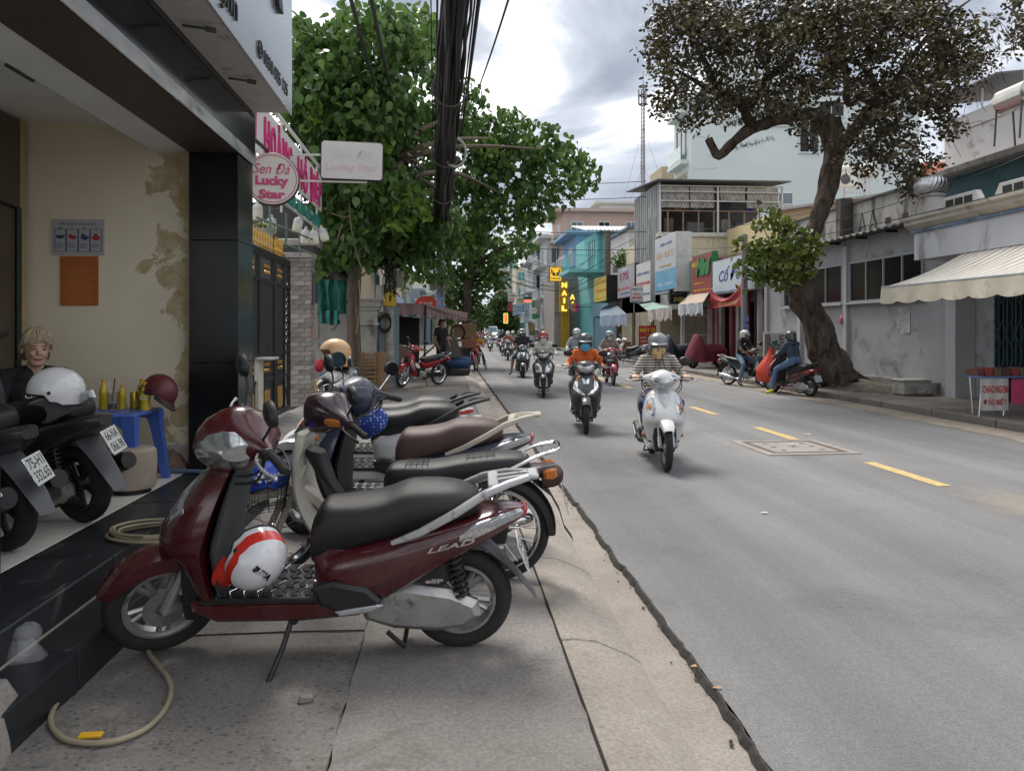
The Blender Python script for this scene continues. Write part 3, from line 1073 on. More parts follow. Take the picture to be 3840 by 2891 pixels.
 if lamps=='slit':
  patch([(-.055,.80),(-.04,.80),(-.03,.74),(.03,.74),(.04,.80),(.055,.80),(.04,.72),(-.04,.72)],chrome,'chevron',.007)
 if lamps=='big':
  patch([(-.07,.84),(.07,.84),(.03,.66),(0,.60),(-.03,.66)],blackp,'front_panel',.007)
  # steering group
 fk=MB()
 for s_ in(1,-1):
  fk.tube([S@V((.635,.072*s_,fR)),S@V((.575,.072*s_,.36))],.021,10)
  fk.tube([S@V((.575,.072*s_,.36)),S@V((.47,.068*s_,.58))],.0155,10)
 fk.tube([S@V((.635,-.085,fR)),S@V((.635,.085,fR))],.012,8)
 fk.build('front_fork',silver if rim is alu else greyp,root,**L)
 fender(fR,.072,26 if fR<.25 else 42,160,(.635,0,fR),drop=.045,lift=.035).xf(S).build('front_fender',fend,root,**L)
 cw=[(-.215,.345,.968,.022,.024),(-.18,.36,.968,.038,.036),(-.13,.39,.96,.075,.062),(-.075,.415,.945,.11,.092),(0,.425,.94,.125,.105),(.075,.415,.945,.11,.092),(.13,.39,.96,.075,.062),(.18,.36,.968,.038,.036),(.215,.345,.968,.022,.024)]
 cw=[(y,x,z,a*(1+(cs-1)*(1-abs(y)/.215)),b*(1+(cs-1)*(1-abs(y)/.215)))for y,x,z,a,b in cw]
 hb=ysec(cw,ce).xf(SB).build('handlebar_cover',cowl,root,**L)
 hl=ysec([(-.115*cs,.445,.962,.05*cs,.025*cs),(-.075*cs,.452,.945,.08*cs,.06*cs),(0,.464,.928,.095*cs,.085*cs),(.075*cs,.452,.945,.08*cs,.06*cs),(.115*cs,.445,.962,.05*cs,.025*cs)],min(2.0,ce))
 hl.xf(SB).build('headlamp',lens,hb,**L)
 if detail:
  ysec([(-.075,.345,.985,.045,.028),(0,.345,.995,.058,.035),(.075,.345,.985,.045,.028)],2.6).xf(SB).build('dial',screen,hb,**L)
 for s_ in(1,-1):
  MB().tube([SB@V((.355,.20*s_,.968)),SB@V((.34,.235*s_,.966)),SB@V((.315,.345*s_,.955)),SB@V((.313,.36*s_,.954))],[.017,.018,.0185,.014],10).build('grip',rubber,root,**L)
  MB().box(SB@V((.352,.222*s_,.967)),(.05,.03,.052),S.to_3x3(),ch=.01).build('switch_block',blackp,hb,**L)
  MB().tube([SB@p for p in smooth_path([V((.385,.20*s_,.965)),V((.402,.25*s_,.962)),V((.39,.32*s_,.953)),V((.362,.38*s_,.947))],4)],.0062,7).ell(SB@V((.36,.384*s_,.946)),.010,8,6).build('brake_lever',silver,root,**L)
  if mirrors[0 if s_>0 else 1]:
   mirror_part(root,s_,SB,mirror_mat or chrome)
 if detail:
  for s_ in(1,-1):
   for k in range(2):
    MB().tube(smooth_path([SB@V((.36,(.21+.01*k)*s_,.95)),SB@V((.40,(.19+.02*k)*s_,.87-.02*k)),V((.33,.10*s_,.80-.03*k)),V((.33,.05*s_,.74))],4),.0055,6).build('cable',blackp,root,**L)
    # rear end
 gr=rack_mat or(silver if rack=='silver' else body if rack=='body' else blackp)
 if rack:
  g=MB()
  for s_ in(1,-1):
   pts=[(-.36,.188,.545),(-.48,.188,.59),(-.62,.165,.66),(-.74,.125,.725),(-.84,.085,.755),(-.93,.04,.77)]
   hs=[.010,.017,.018,.017,.016,.013]
   rings=[]
   for i,(x,y,z)in enumerate(pts):
    rings.append(ring((x,y*s_,z),(0,1,0),(.35,0,.94),.015 if i>1 else .008,hs[i],3,10))
   g.loft([r[::s_]if s_>0 else r for r in rings])
  g.box((-.945,0,.772),(.05,.11,.022),(0,.1,0),ch=.008)
  g.box((-.775,0,.748),(.045,.2,.018),(0,.25,0),ch=.006)
  for s_ in(1,-1):
   g.bar((-.79,.03*s_,.752),(-.935,.022*s_,.772),.02,.014)
  g.build('grab_rail',gr,root,**L)
  # lamps at the tail, laid on the body
 tl=[q for q in lerp_table(REAR,3)if q[0]<-.60]
 rl=[]
 for x,zb,zt,w in tl:
  zc=zb+(zt-zb)*.62;h=(zt-zb)*.30*min(1,(x+.60)/-.08+.15)
  rl.append(ring((x-.006,0,zc),(0,1,0),(0,0,1),w+.006,max(h,.006),4,20))
 if tail:
  MB().loft(list(reversed(rl))).build('tail_lamp',redlens if tail=='red' else lens,root,**L)
 if tail not in('red',None):
  MB().box((-.905,0,.615),(.03,.09,.05),(0,-.3,0),ch=.01).build('stop_lamp',redlens,root,**L)
 rf=MB()
 rings=[]
 for x,z,w,h in((-.62,.50,.07,.05),(-.74,.475,.07,.035),(-.83,.39,.062,.02),(-.90,.31,.055,.014),(-.965,.225,.042,.008)):
  rings.append(ring((x,0,z),(0,1,0),(.5,0,.86),w,h,4,12))
 rf.loft(rings).build('rear_mudguard',greyp if body is not None else blackp,root,**L)
 if plate_text:
  plate(root,(-.905,0,.42),22,plate_text)
  # engine and transmission on the left, silencer on the right
 MB().prism([(-.20,.29),(-.24,.19),(-.36,.15),(-.54,.135),(-.66,.15),(-.725,.20),(-.71,.265),(-.60,.315),(-.42,.345),(-.27,.34)],.075,.155,XZ,ch=.028).build('transmission_case',alu,root,**L)
 MB().prism([(-.30,.355),(-.31,.44),(-.36,.465),(-.58,.455),(-.60,.36),(-.55,.335)],.07,.145,XZ,ch=.014).build('air_box',blackp,root,**L)
 MB().box((-.28,0,.27),(.34,.16,.16),ch=.03).box((-.12,0,.25),(.16,.2,.1),ch=.02).build('engine',darkmetal,root,**L)
 sh=MB().tube([(-.655,.125,.24),(-.60,.125,.50)],.013,8).build('shock_absorber',darkmetal,root,**L)
 helix((-.647,.125,.28),(-.607,.125,.475),.029,8,.0065).build('spring',darkmetal,sh,**L)
 MB().tube([(-.12,-.10,.17),(-.28,-.135,.19),(-.38,-.155,.215),(-.74,-.165,.31),(-.84,-.165,.335)],[.018,.022,.055,.062,.05],12).build('silencer',blackp,root,**L)
 MB().prism([(-.40,.21),(-.42,.26),(-.72,.345),(-.74,.30)],-.235,-.215,XZ,ch=.006).build('heat_shield',silver,root,**L)
 for s_ in(1,-1):
  MB().prism([(-.07,.29),(-.14,.265),(-.30,.28),(-.32,.305),(-.26,.36),(-.12,.39),(-.04,.365)],.172 if s_>0 else-.212,.212 if s_>0 else-.172,XZ,ch=.014).build('side_step',blackp,root,**L)
 for s_ in(1,-1):
  MB().prism([(-.13,.265),(-.15,.245),(-.28,.262),(-.33,.29),(-.29,.297)],.16*s_ if s_>0 else-.215,.215 if s_>0 else-.16,XZ,ch=.008).build('pillion_peg',silver,root,**L)
 if stand:
  MB().tube([(.06,.13,.205),(.085,.21,.11),(.125,.30,.012)],.0115,8).box((.13,.31,.008),(.05,.035,.014),(0,0,.3),ch=.004).tube([(.05,.13,.205),(.05,.155,.205)],.02,10).build('kickstand',blackp,root,**L)
 MB().tube([(-.33,.12,.13),(-.40,.13,.07),(-.40,-.13,.07),(-.33,-.12,.13)],.011,8).build('centre_stand',darkmetal,root,**L)
 return root
def cub(name,label,group=None,body=None,shield=None,cowl=None,seat=seatblk,steer=0,plate_text=None,basket=False,mirrors=(1,1),stand=True,rim=chrome,spokes='wire',R=.285,rack='chrome',side=None,old=False,detail=1,fend=None,indicator=True,seat_low=0.0,cs=1.0):
 root=thing(name,label,'motorbike',group=group)
 shield=shield or body;cowl=cowl or body;side=side or body;fend=fend or body
 L=dict(local=True)
 S=steer_mt(steer,(.34,0,.80),26)
 SB=S@Matrix.Translation((-.11,0,0))
 wheel(root,'rear_wheel',(-.62,0,R),R,.07,rim,spokes,disc=False,detail=detail)
 wheel(root,'front_wheel',(.62,0,R),R,.06,rim,spokes,S,disc=not old,detail=detail)
 seat_t=[(.0,.60,.66,.06),(-.03,.585,.72,.095),(-.12,.595,.735,.11),(-.28,.615,.74,.12),(-.42,.635,.765,.12),(-.60,.66,.785,.118),(-.74,.675,.785,.105),(-.79,.69,.76,.08)]
 st=xsec(seat_t,3.2).build('seat',seat,root,**L)
 if old and detail:
  ln=MB()
  for x0,x1 in((-.12,-.24),(-.45,-.60)):
   for k in range(5):
    x=x0+(x1-x0)*k/4
    q=lerp_at(seat_t,x)
    ln.tube([(x,y,q[2]-.004*(y/.09)**4+.0005)for y in(-.085,-.04,0,.04,.085)],.0018,4)
   for y in(-.06,-.02,.02,.06):
    ln.tube([(x0+(x1-x0)*t,y,lerp_at(seat_t,x0+(x1-x0)*t)[2]+.0005)for t in(0,.33,.66,1)],.0018,4)
  ln.build('seat_quilting',blackp,st,kind='stuff',**L)
 tail_t=[(.05,.50,.60,.06),(-.05,.44,.615,.095),(-.22,.44,.63,.115),(-.45,.52,.66,.12),(-.65,.60,.69,.11),(-.82,.645,.72,.085),(-.93,.67,.725,.045)]
 xsec(tail_t,2.8).build('rear_body',side,root,**L)
 MB().loft([ring((x,0,z),(0,1,0),nrm,w,h,3,14)for x,z,w,h,nrm in((-.08,.47,.05,.06,(.2,0,1)),(.05,.40,.055,.055,(.3,0,.9)),(.2,.43,.055,.06,(.6,0,.8)),(.32,.58,.055,.065,(.85,0,.5)),(.39,.74,.06,.07,(.95,0,.3)))]).build('main_tube',blackp,root,**L)
 if old:
  ap=[(.24,.33,.30,.15),(.34,.40,.36,.19),(.46,.45,.415,.205),(.58,.48,.44,.20),(.70,.49,.43,.17),(.78,.485,.41,.13),(.83,.47,.41,.08)]
 else:
  ap=[(.26,.30,.26,.12),(.36,.37,.32,.165),(.46,.45,.38,.18),(.56,.53,.40,.175),(.66,.545,.405,.165),(.75,.52,.40,.14),(.82,.47,.395,.10)]
 zsec(ap,back=-.0).build('leg_shield',shield,root,**L)
 if not old:
  for s_ in(1,-1):
   MB().prism([(.50,.70),(.56,.60),(.50,.50),(.40,.42),(.43,.56)],.135*s_ if s_>0 else-.185,.185 if s_>0 else-.135,XZ,ch=.015).build('side_wing',silver,root,**L)
  zsec([(.60,.555,.52,.05),(.66,.575,.53,.07),(.74,.55,.50,.075),(.79,.52,.49,.04)]).build('nose_panel',blackp,root,**L)
 fk=MB()
 for s_ in(1,-1):
  fk.tube([S@V((.62,.062*s_,R)),S@V((.555,.062*s_,R+.15))],.019,10)
  fk.tube([S@V((.555,.062*s_,R+.15)),S@V((.45,.06*s_,.68))],.0135,10)
 fk.tube([S@V((.62,-.075,R)),S@V((.62,.075,R))],.010,8)
 fk.build('front_fork',silver if not old else body,root,**L)
 fender(R,.062,15,165,(.62,0,R),drop=.03,lift=.03).xf(S).build('front_fender',fend,root,**L)
 cw=[(-.23,.355,.955,.022,.022),(-.19,.365,.957,.034,.032),(-.12,.39,.955,.06,.05),(-.06,.415,.95,.085,.075),(0,.42,.945,.095,.085),(.06,.415,.95,.085,.075),(.12,.39,.955,.06,.05),(.19,.365,.957,.034,.032),(.23,.355,.955,.022,.022)]
 cw=[(y,x,z,a*(1+(cs-1)*(1-abs(y)/.23)),b*(1+(cs-1)*(1-abs(y)/.23)))for y,x,z,a,b in cw]
 hb=ysec(cw,2.6 if not old else 3.2).xf(SB).build('handlebar_cover',cowl,root,**L)
 ysec([(-.075,.445,.945,.05,.04),(0,.452,.94,.068,.066),(.075,.445,.945,.05,.04)],3.0 if old else 2.3).xf(SB).build('headlamp',lens,hb,**L)
 ysec([(-.055,.335,.99,.035,.022),(0,.335,.998,.045,.028),(.055,.335,.99,.035,.022)],3.0).xf(SB).build('dial',screen if not old else M('dial_clear',(.45,.47,.5),.15,var=.3,vs=30,coat=.8),hb,**L)
 for s_ in(1,-1):
  if indicator:
   ysec([(.115*s_,.435,.945,.03,.022),(.155*s_,.415,.948,.034,.026),(.195*s_,.385,.952,.02,.018)],2.6).xf(SB).build('indicator',amberlens,hb,**L)
  MB().tube([SB@V((.362,.215*s_,.955)),SB@V((.34,.25*s_,.953)),SB@V((.315,.36*s_,.945)),SB@V((.313,.373*s_,.944))],[.016,.0175,.018,.013],10).build('grip',rubber,root,**L)
  MB().tube([SB@p for p in smooth_path([V((.38,.215*s_,.952)),V((.398,.265*s_,.95)),V((.385,.33*s_,.944)),V((.362,.395*s_,.938))],4)],.006,7).ell(SB@V((.36,.398*s_,.937)),.009,8,6).build('brake_lever',blackp if old else silver,root,**L)
  if mirrors[0 if s_>0 else 1]:
   mirror_part(root,s_,SB,blackp if old else chrome,base=(.36,.17,.975),tip=(.34,.25,1.10))
   # engine
 en=MB().box((.0,0,.29),(.26,.17,.19),ch=.03)
 en.tube([(.08,0,.31),(.26,0,.34)],.062,14)
 en.lathe([(0,.10),(.06,.10),(.078,.08),(.08,.0)],20,Matrix.Translation((-.04,0,.28))@Matrix.Rotation(-pi/2,4,'X'))
 en.build('engine',alu,root,**L)
 fins=MB()
 for k in range(6):
  fins.lathe([(.06,0),(.078,0),(.078,.005),(.06,.005)],16,Matrix.Translation((.13+k*.017,0,.318+k*.0028))@Matrix.Rotation(pi/2,4,'Y'),closed_prof=True)
 fins.build('cooling_fins',darkmetal,root,**L)
 MB().tube([(.22,-.06,.28),(.15,-.11,.19),(-.1,-.13,.19),(-.30,-.14,.21),(-.36,-.145,.22),(-.80,-.15,.30),(-.82,-.15,.302)],[.016,.016,.016,.02,.042,.05,.04],12).build('silencer',chrome,root,**L)
 MB().bar((-.62,.07,R),(-.12,.075,.27),.03,.055,ch=.008).bar((-.62,-.07,R),(-.12,-.075,.27),.03,.045,ch=.008).build('swing_arm',blackp,root,**L)
 MB().prism([(-.05,.34),(-.08,.22),(-.55,R-.06),(-.66,R-.05),(-.68,R+.05),(-.55,R+.06)],.075,.10,XZ,ch=.01).build('chain_case',blackp,root,**L)
 for s_ in(1,-1):
  sh=MB().tube([(-.60,.105*s_,R+.02),(-.50,.105*s_,.58)],.012,8).build('shock_absorber',silver,root,**L)
  helix((-.585,.105*s_,R+.08),(-.51,.105*s_,.545),.026,7,.005,8).build('spring',chrome,sh,**L)
 fender(R,.065,60,185,(-.62,0,R),drop=.02,lift=.035).build('rear_fender',blackp,root,**L)
 MB().loft([ring((x,0,z),(0,1,0),(.5,0,.86),w,h,4,12)for x,z,w,h in((-.80,.58,.06,.03),(-.90,.50,.065,.018),(-.955,.40,.06,.012),(-.985,.30,.05,.008),(-1.03,.235,.05,.007))]).build('mud_flap',blackp,root,**L)
 xsec([(-.86,.60,.71,.085),(-.92,.60,.715,.08),(-.96,.62,.70,.065),(-.975,.64,.685,.04)],3.2).build('tail_lamp',redlens if not old else M('tail_brown',(.05,.02,.018),.3),root,**L)
 if old:
  for s_ in(1,-1):
   MB().box((-.90,.095*s_,.62),(.075,.03,.06),(0,.15,.2*s_),ch=.012).build('indicator',amberlens,root,**L)
 if plate_text:
  plate(root,(-.985,0,.46),14,plate_text)
 MB().tube([(.0,.19,.225),(.0,-.19,.225)],.011,8).tube([(.0,.12,.225),(.0,.20,.225)],.018,8).tube([(.0,-.12,.225),(.0,-.20,.225)],.018,8).build('foot_pegs',rubber,root,**L)
 if rack:
  g=MB()
  for s_ in(1,-1):
   g.tube(smooth_path([(-.52,.125*s_,.66),(-.66,.135*s_,.715),(-.82,.125*s_,.79),(-.93,.10*s_,.82)],4),.009,8)
  g.tube(smooth_path([(-.93,.10,.82),(-.955,.05,.825),(-.955,-.05,.825),(-.93,-.10,.82)],4),.009,8)
  g.bar((-.86,.11,.80),(-.86,-.11,.80),.012)
  g.build('grab_rail',chrome if rack=='chrome' else silver,root,**L)
 if basket:
  B=MB()
  def bk(u,v):
   w,d=.15+.03*v,.10+.03*v
   a=2*pi*u
   return S@V((.66+d*math.copysign(abs(cos(a))**.5,cos(a)),w*math.copysign(abs(sin(a))**.5,sin(a)),.49+.21*v))
  for k in range(36):
   B.tube([bk(k/36,0),bk(k/36,1)],.0018,4,cap=False)
  for v in(0,.2,.4,.6,.8):
   B.tube([bk(k/36,v)for k in range(36)],.0018,4,loop=True)
  for q in range(-4,5):
   B.tube([S@V((.56,q*.03,.49)),S@V((.76,q*.03,.49))],.0018,4)
  B.tube([bk(k/36,1)for k in range(36)],.0055,6,loop=True)
  B.build('basket',blackp,root,**L)
 if stand:
  MB().tube([(-.02,.12,.21),(.0,.19,.10),(.03,.26,.012)],.0105,8).box((.035,.268,.008),(.05,.03,.014),ch=.004).build('kickstand',blackp,root,**L)
 return root
def place(root,pos,heading,lean=0.0,z=None):
 p=V(pos)
 mt=Matrix.Translation(p)@Matrix.Rotation(radians(heading),4,'Z')@Matrix.Rotation(radians(lean),4,'X')
 root.matrix_basis=mt
 WM[root.name]=mt
 return mt
 # ====== people
skin_tan=M('skin_tan',(0.36,0.19,0.12),0.55,var=.12,vs=12)
skin_pale=M('skin_pale',(0.50,0.30,0.215),0.5,var=.1,vs=12)
skin_dark=M('skin_brown',(0.22,0.11,0.07),0.55,var=.12,vs=12)
hair_blk=M('hair_black',(0.012,0.010,0.009),0.5,var=.4,vs=60,bump=.5,bs=160)
eye_white=M('eye_white',(.7,.68,.65),.25,var=0)
eye_dark=M('eye_dark',(.012,.009,.008),.2,var=0)
lip=M('lip',(.33,.13,.11),.5,var=.1)
strapm=M('helmet_strap',(.015,.015,.016),.7,var=.2)
PEOPLE=[]
class Body:
 def __init__(s):
  s.c=[]
 def cap(s,a,b,ra,rb,t):
  s.c.append((V(a),V(b),ra,rb,t))
 def chain(s,pts,rs,t):
  for i in range(len(pts)-1):
   s.cap(pts[i],pts[i+1],rs[i],rs[i+1],t)
def hand(B,wrist,fwd,nrm,side,curl=.35,sc=1.0,t='skin',grip=None):
 f=V(fwd).normalized();n=V(nrm).normalized();lat=f.cross(n).normalized()*side
 n=lat.cross(f).normalized()*(1 if lat.cross(f).dot(n)>0 else-1)
 w=V(wrist)
 for o in(-.024,0,.024):
  B.cap(w+lat*o*.7*sc,w+f*.075*sc+lat*o*sc,.017*sc,.015*sc,t)
 for i,(o,ln)in enumerate(((.034,.92),(.012,1.0),(-.011,.95),(-.033,.78))):
  p=w+f*.085*sc+lat*o*sc
  d=f.copy()
  a=curl
  seg=[.038*ln*sc,.026*ln*sc,.02*ln*sc]
  pts=[p]
  for q,L in enumerate(seg):
   a_=curl*(q+1)
   d=(f*cos(a_)-n*sin(a_)).normalized()
   pts.append(pts[-1]+d*L)
  B.chain(pts,[.0088*sc,.0085*sc,.008*sc,.0065*sc],t)
 p=w+f*.028*sc+lat*.026*sc
 p1=p+(lat*.75+f*.55-n*.35).normalized()*.042*sc
 p2=p1+(f*.85+lat*.15-n*.5).normalized()*.032*sc
 B.chain([p,p1,p2],[.0125*sc,.0100*sc,.0075*sc],t)
def head(B,c,f,u,s=1.0):
 c=V(c);f=V(f).normalized();u=V(u);r=f.cross(u).normalized();u=r.cross(f).normalized()
 q=lambda a,b,d:c+f*a*s+r*b*s+u*d*s
 B.cap(q(-.022,0,.030),q(.012,0,.036),.083*s,.078*s,'skin')
 B.cap(q(.025,0,-.005),q(.03,0,.03),.066*s,.064*s,'skin')
 for k in(-1,1):
  B.cap(q(.028,.022*k,-.035),q(.05,.014*k,-.085),.046*s,.027*s,'skin')
  B.cap(q(.066,.034*k,-.022),q(.072,.03*k,-.03),.022*s,.02*s,'skin')
  B.cap(q(.078,.018*k,.022),q(.072,.042*k,.022),.0105*s,.009*s,'skin')
  B.cap(q(-.012,.079*k,.012),q(-.016,.083*k,-.022),.014*s,.010*s,'skin')
 B.cap(q(.083,0,.012),q(.104,0,-.024),.009*s,.0125*s,'skin')
 B.cap(q(.074,-.014,-.057),q(.074,.014,-.057),.012*s,.012*s,'skin')
 B.cap(q(.06,0,-.092),q(.066,0,-.096),.018*s,.015*s,'skin')
 return q
def torso(B,pel,chest,neck,hc,sh,w=1.0,tt='top',tb='bottom',nr=.05):
 pel,chest,neck=V(pel),V(chest),V(neck)
 lat=(V(sh[0])-V(sh[1])).normalized()
 for k in(-1,1):
  B.cap(pel+lat*.065*w*k,pel+lat*.06*w*k+V((0,0,.05)),.105*w,.10*w,tb)
  B.cap(pel+(chest-pel)*.25+lat*.055*w*k,chest+lat*.07*w*k,.098*w,.104*w,tt)
  B.cap(chest+lat*.07*w*k,neck+lat*.06*w*k-V((0,0,.055)),.104*w,.07*w,tt)
  B.cap(neck-V((0,0,.02))+lat*.03*k,V(sh[0 if k>0 else 1]),.052,.058*w,tt)
 B.cap(neck-V((0,0,.03)),V(hc)-V((0,0,.04)),nr,nr*.92,'skin')
def finish_people():
 bpy.context.view_layer.update()
 dg=bpy.context.evaluated_depsgraph_get()
 for o,caps,mats,order in PEOPLE:
  me=bpy.data.meshes.new_from_object(o.evaluated_get(dg))
  n=len(me.polygons)
  co=np.empty(n*3);me.polygons.foreach_get('center',co);co=co.reshape(-1,3)
  best=np.full(n,1e9);idx=np.zeros(n,dtype=np.int32)
  for a,b,ra,rb,t in caps:
   a_,d=np.array(a),np.array(b-a)
   L2=max(1e-9,float(d@d))
   u=np.clip(((co-a_)@d)/L2,0,1)
   ds=np.linalg.norm(co-a_-u[:,None]*d,axis=1)-(ra+(rb-ra)*u)
   k=ds<best
   best[k]=ds[k];idx[k]=order.index(t)
  me.materials.clear()
  for t in order:
   me.materials.append(mats[t])
  me.polygons.foreach_set('material_index',idx)
  me.polygons.foreach_set('use_smooth',[True]*n)
  old=o.data
  o.modifiers.clear()
  o.data=me
  bpy.data.meshes.remove(old)
def body_obj(label,B,mats,mt,voxel=.012,name='person',cat='person',group=None,sm=5):
 mb=MB()
 for a,b,ra,rb,t in B.c:
  mb.ell(a,ra,12,8);mb.ell(b,rb,12,8)
  if(b-a).length>1e-4:
   mb.tube([a,b],[ra,rb],12)
 me=mb.mesh(name,list(mats.values()),0)
 o=bpy.data.objects.new(name,me)
 COL.objects.link(o)
 o.matrix_basis=mt
 WM[o.name]=mt
 m=o.modifiers.new('skin','REMESH');m.mode='VOXEL';m.voxel_size=voxel
 m=o.modifiers.new('relax','SMOOTH');m.factor=.5;m.iterations=sm
 PEOPLE.append((o,B.c,mats,list(mats.keys())))
 return tag(o,label,cat,group)
def helmet(par,q,f,u,mat,style='half',s=1.0,vis=None,strap=True,detail=1,trim=None):
 mb=MB()
 rings=[]
 n=24
 R=.118*s
 for j in range(9):
  a=(j/8)*(pi/2)
  zz=sin(a);rr_=cos(a)
  rg=[]
  for i in range(n):
   t=2*pi*i/n
   fx,fy=cos(t),sin(t)
   low=-.055-(.03 if fx<0 else 0)*min(1,-fx*1.4 if fx<0 else 0)if style=='half' else-.03-(.075 if fx<.45 else .0)
   if style=='half' and fx>.55:
    low=.0
   z=.052+(zz*.098)if j else low
   k=1.0 if j else .985
   rg.append(q((-.012+fx*rr_*1.16*R*k)/1,(fy*rr_*R*k*1.0),z))
  rings.append(rg)
  if j==0:
   rings.append([q((-.012+cos(2*pi*i/n)*1.16*R),sin(2*pi*i/n)*R,.052)for i in range(n)])
 mb.loft(rings)
 h=mb.build('helmet',mat,par,local=True,smooth=50)
 # rim and peak
 rm=MB().tube([p for p in rings[0]],.0052*s,6,loop=True)
 rm.build('helmet_rim',trim or strapm,h,local=True)
 if style in('half','peak'):
  pk=MB()
  r1,r2=[],[]
  for i in range(13):
   t=-1.15+2.3*i/12
   ext_=.055*cos(t*1.2)**.5 if cos(t*1.2)>0 else 0
   for z_,lst in((.030,r1),(.024,r2)):
    pass
   r1.append((t,ext_))
  A=[q(-.012+cos(t)*1.15*R,sin(t)*R*.99,.036)for t,e_ in r1]
  Bq=[q(-.012+cos(t)*1.15*R+e_,sin(t)*(R*.99),.012)for t,e_ in r1]
  A2=[q(-.012+cos(t)*1.15*R,sin(t)*R*.99,.028)for t,e_ in r1]
  B2=[q(-.012+cos(t)*1.15*R+e_,sin(t)*(R*.99),.006)for t,e_ in r1]
  pk.loft([[a,b_,b2,a2]for a,b_,b2,a2 in zip(A,Bq,B2,A2)])
  pk.build('helmet_peak',vis or mat,h,local=True)
 if strap:
  st=MB().tube(smooth_path([q(.01,.086,.0),q(.02,.078,-.06),q(.045,.05,-.108),q(.05,0,-.125),q(.045,-.05,-.108),q(.02,-.078,-.06),q(.01,-.086,.0)],3),.006*s,6,flat=.5)
  st.build('helmet_strap',strapm,h,local=True)
 return h
def mask(par,q,mat,full=False):
 mb=MB();rings=[]
 top,bot=(-.004,-.125)if not full else(.012,-.15)
 for j in range(8):
  t=j/7
  z=top+(bot-top)*t
  rg=[]
  ex=.022*sin(pi*min(1,t*1.25))+.006
  wd=.083-.03*max(0,t-.45)if not full else .088-.025*max(0,t-.5)
  for i in range(13):
   a=-1.35+2.7*i/12
   rg.append(q(.012+cos(a)*(.085+ex-.02*max(0,t-.6)),sin(a)*wd,z-.006*cos(a*2)))
  rings.append(rg)
 inner=[[p+(V(q(0,0,z_))-p).normalized()*.006 for p in rg]for rg,z_ in zip(rings,[top+(bot-top)*j/7 for j in range(8)])]
 mb.loft(rings,cap=False,closed=True)
 mb.loft([list(reversed(r))for r in inner],cap=False,closed=True)
 mb.build('face_mask',mat,par,local=True,smooth=70)
def face(par,q,brow=hair_blk,detail=1,mouth=True,glasses=False):
 if glasses:
  for k in(-1,1):
   MB().ell(q(.088,.033*k,.004),(.012,.027,.018),12,6).build('sunglasses',eye_dark,par,local=True)
  return
 for k in(-1,1):
  e_=MB().ell(q(.0775,.032*k,.002),(.0105,.0145,.0085),10,6).build('eye',eye_white,par,local=True)
  MB().ell(q(.0865,.032*k,.002),(.004,.0068,.0068),8,6).build('iris',eye_dark,e_,local=True)
  MB().tube(smooth_path([q(.088,.014*k,.022),q(.089,.032*k,.028),q(.078,.05*k,.022)],3),.0042,6,flat=.6).build('eyebrow',brow,par,local=True)
  MB().tube(smooth_path([q(.086,.018*k,.004),q(.0895,.032*k,.0105),q(.083,.046*k,.004)],3),.0022,5).build('eyelid',hair_blk,par,local=True)
 if mouth:
  MB().tube(smooth_path([q(.078,-.024,-.06),q(.0875,-.009,-.0555),q(.087,0,-.0565),q(.0875,.009,-.0555),q(.078,.024,-.06)],3),[.003]*12+[.003],6).tube(smooth_path([q(.078,-.02,-.062),q(.0865,0,-.0665),q(.078,.02,-.062)],3),.0042,6).build('lips',lip,par,local=True)
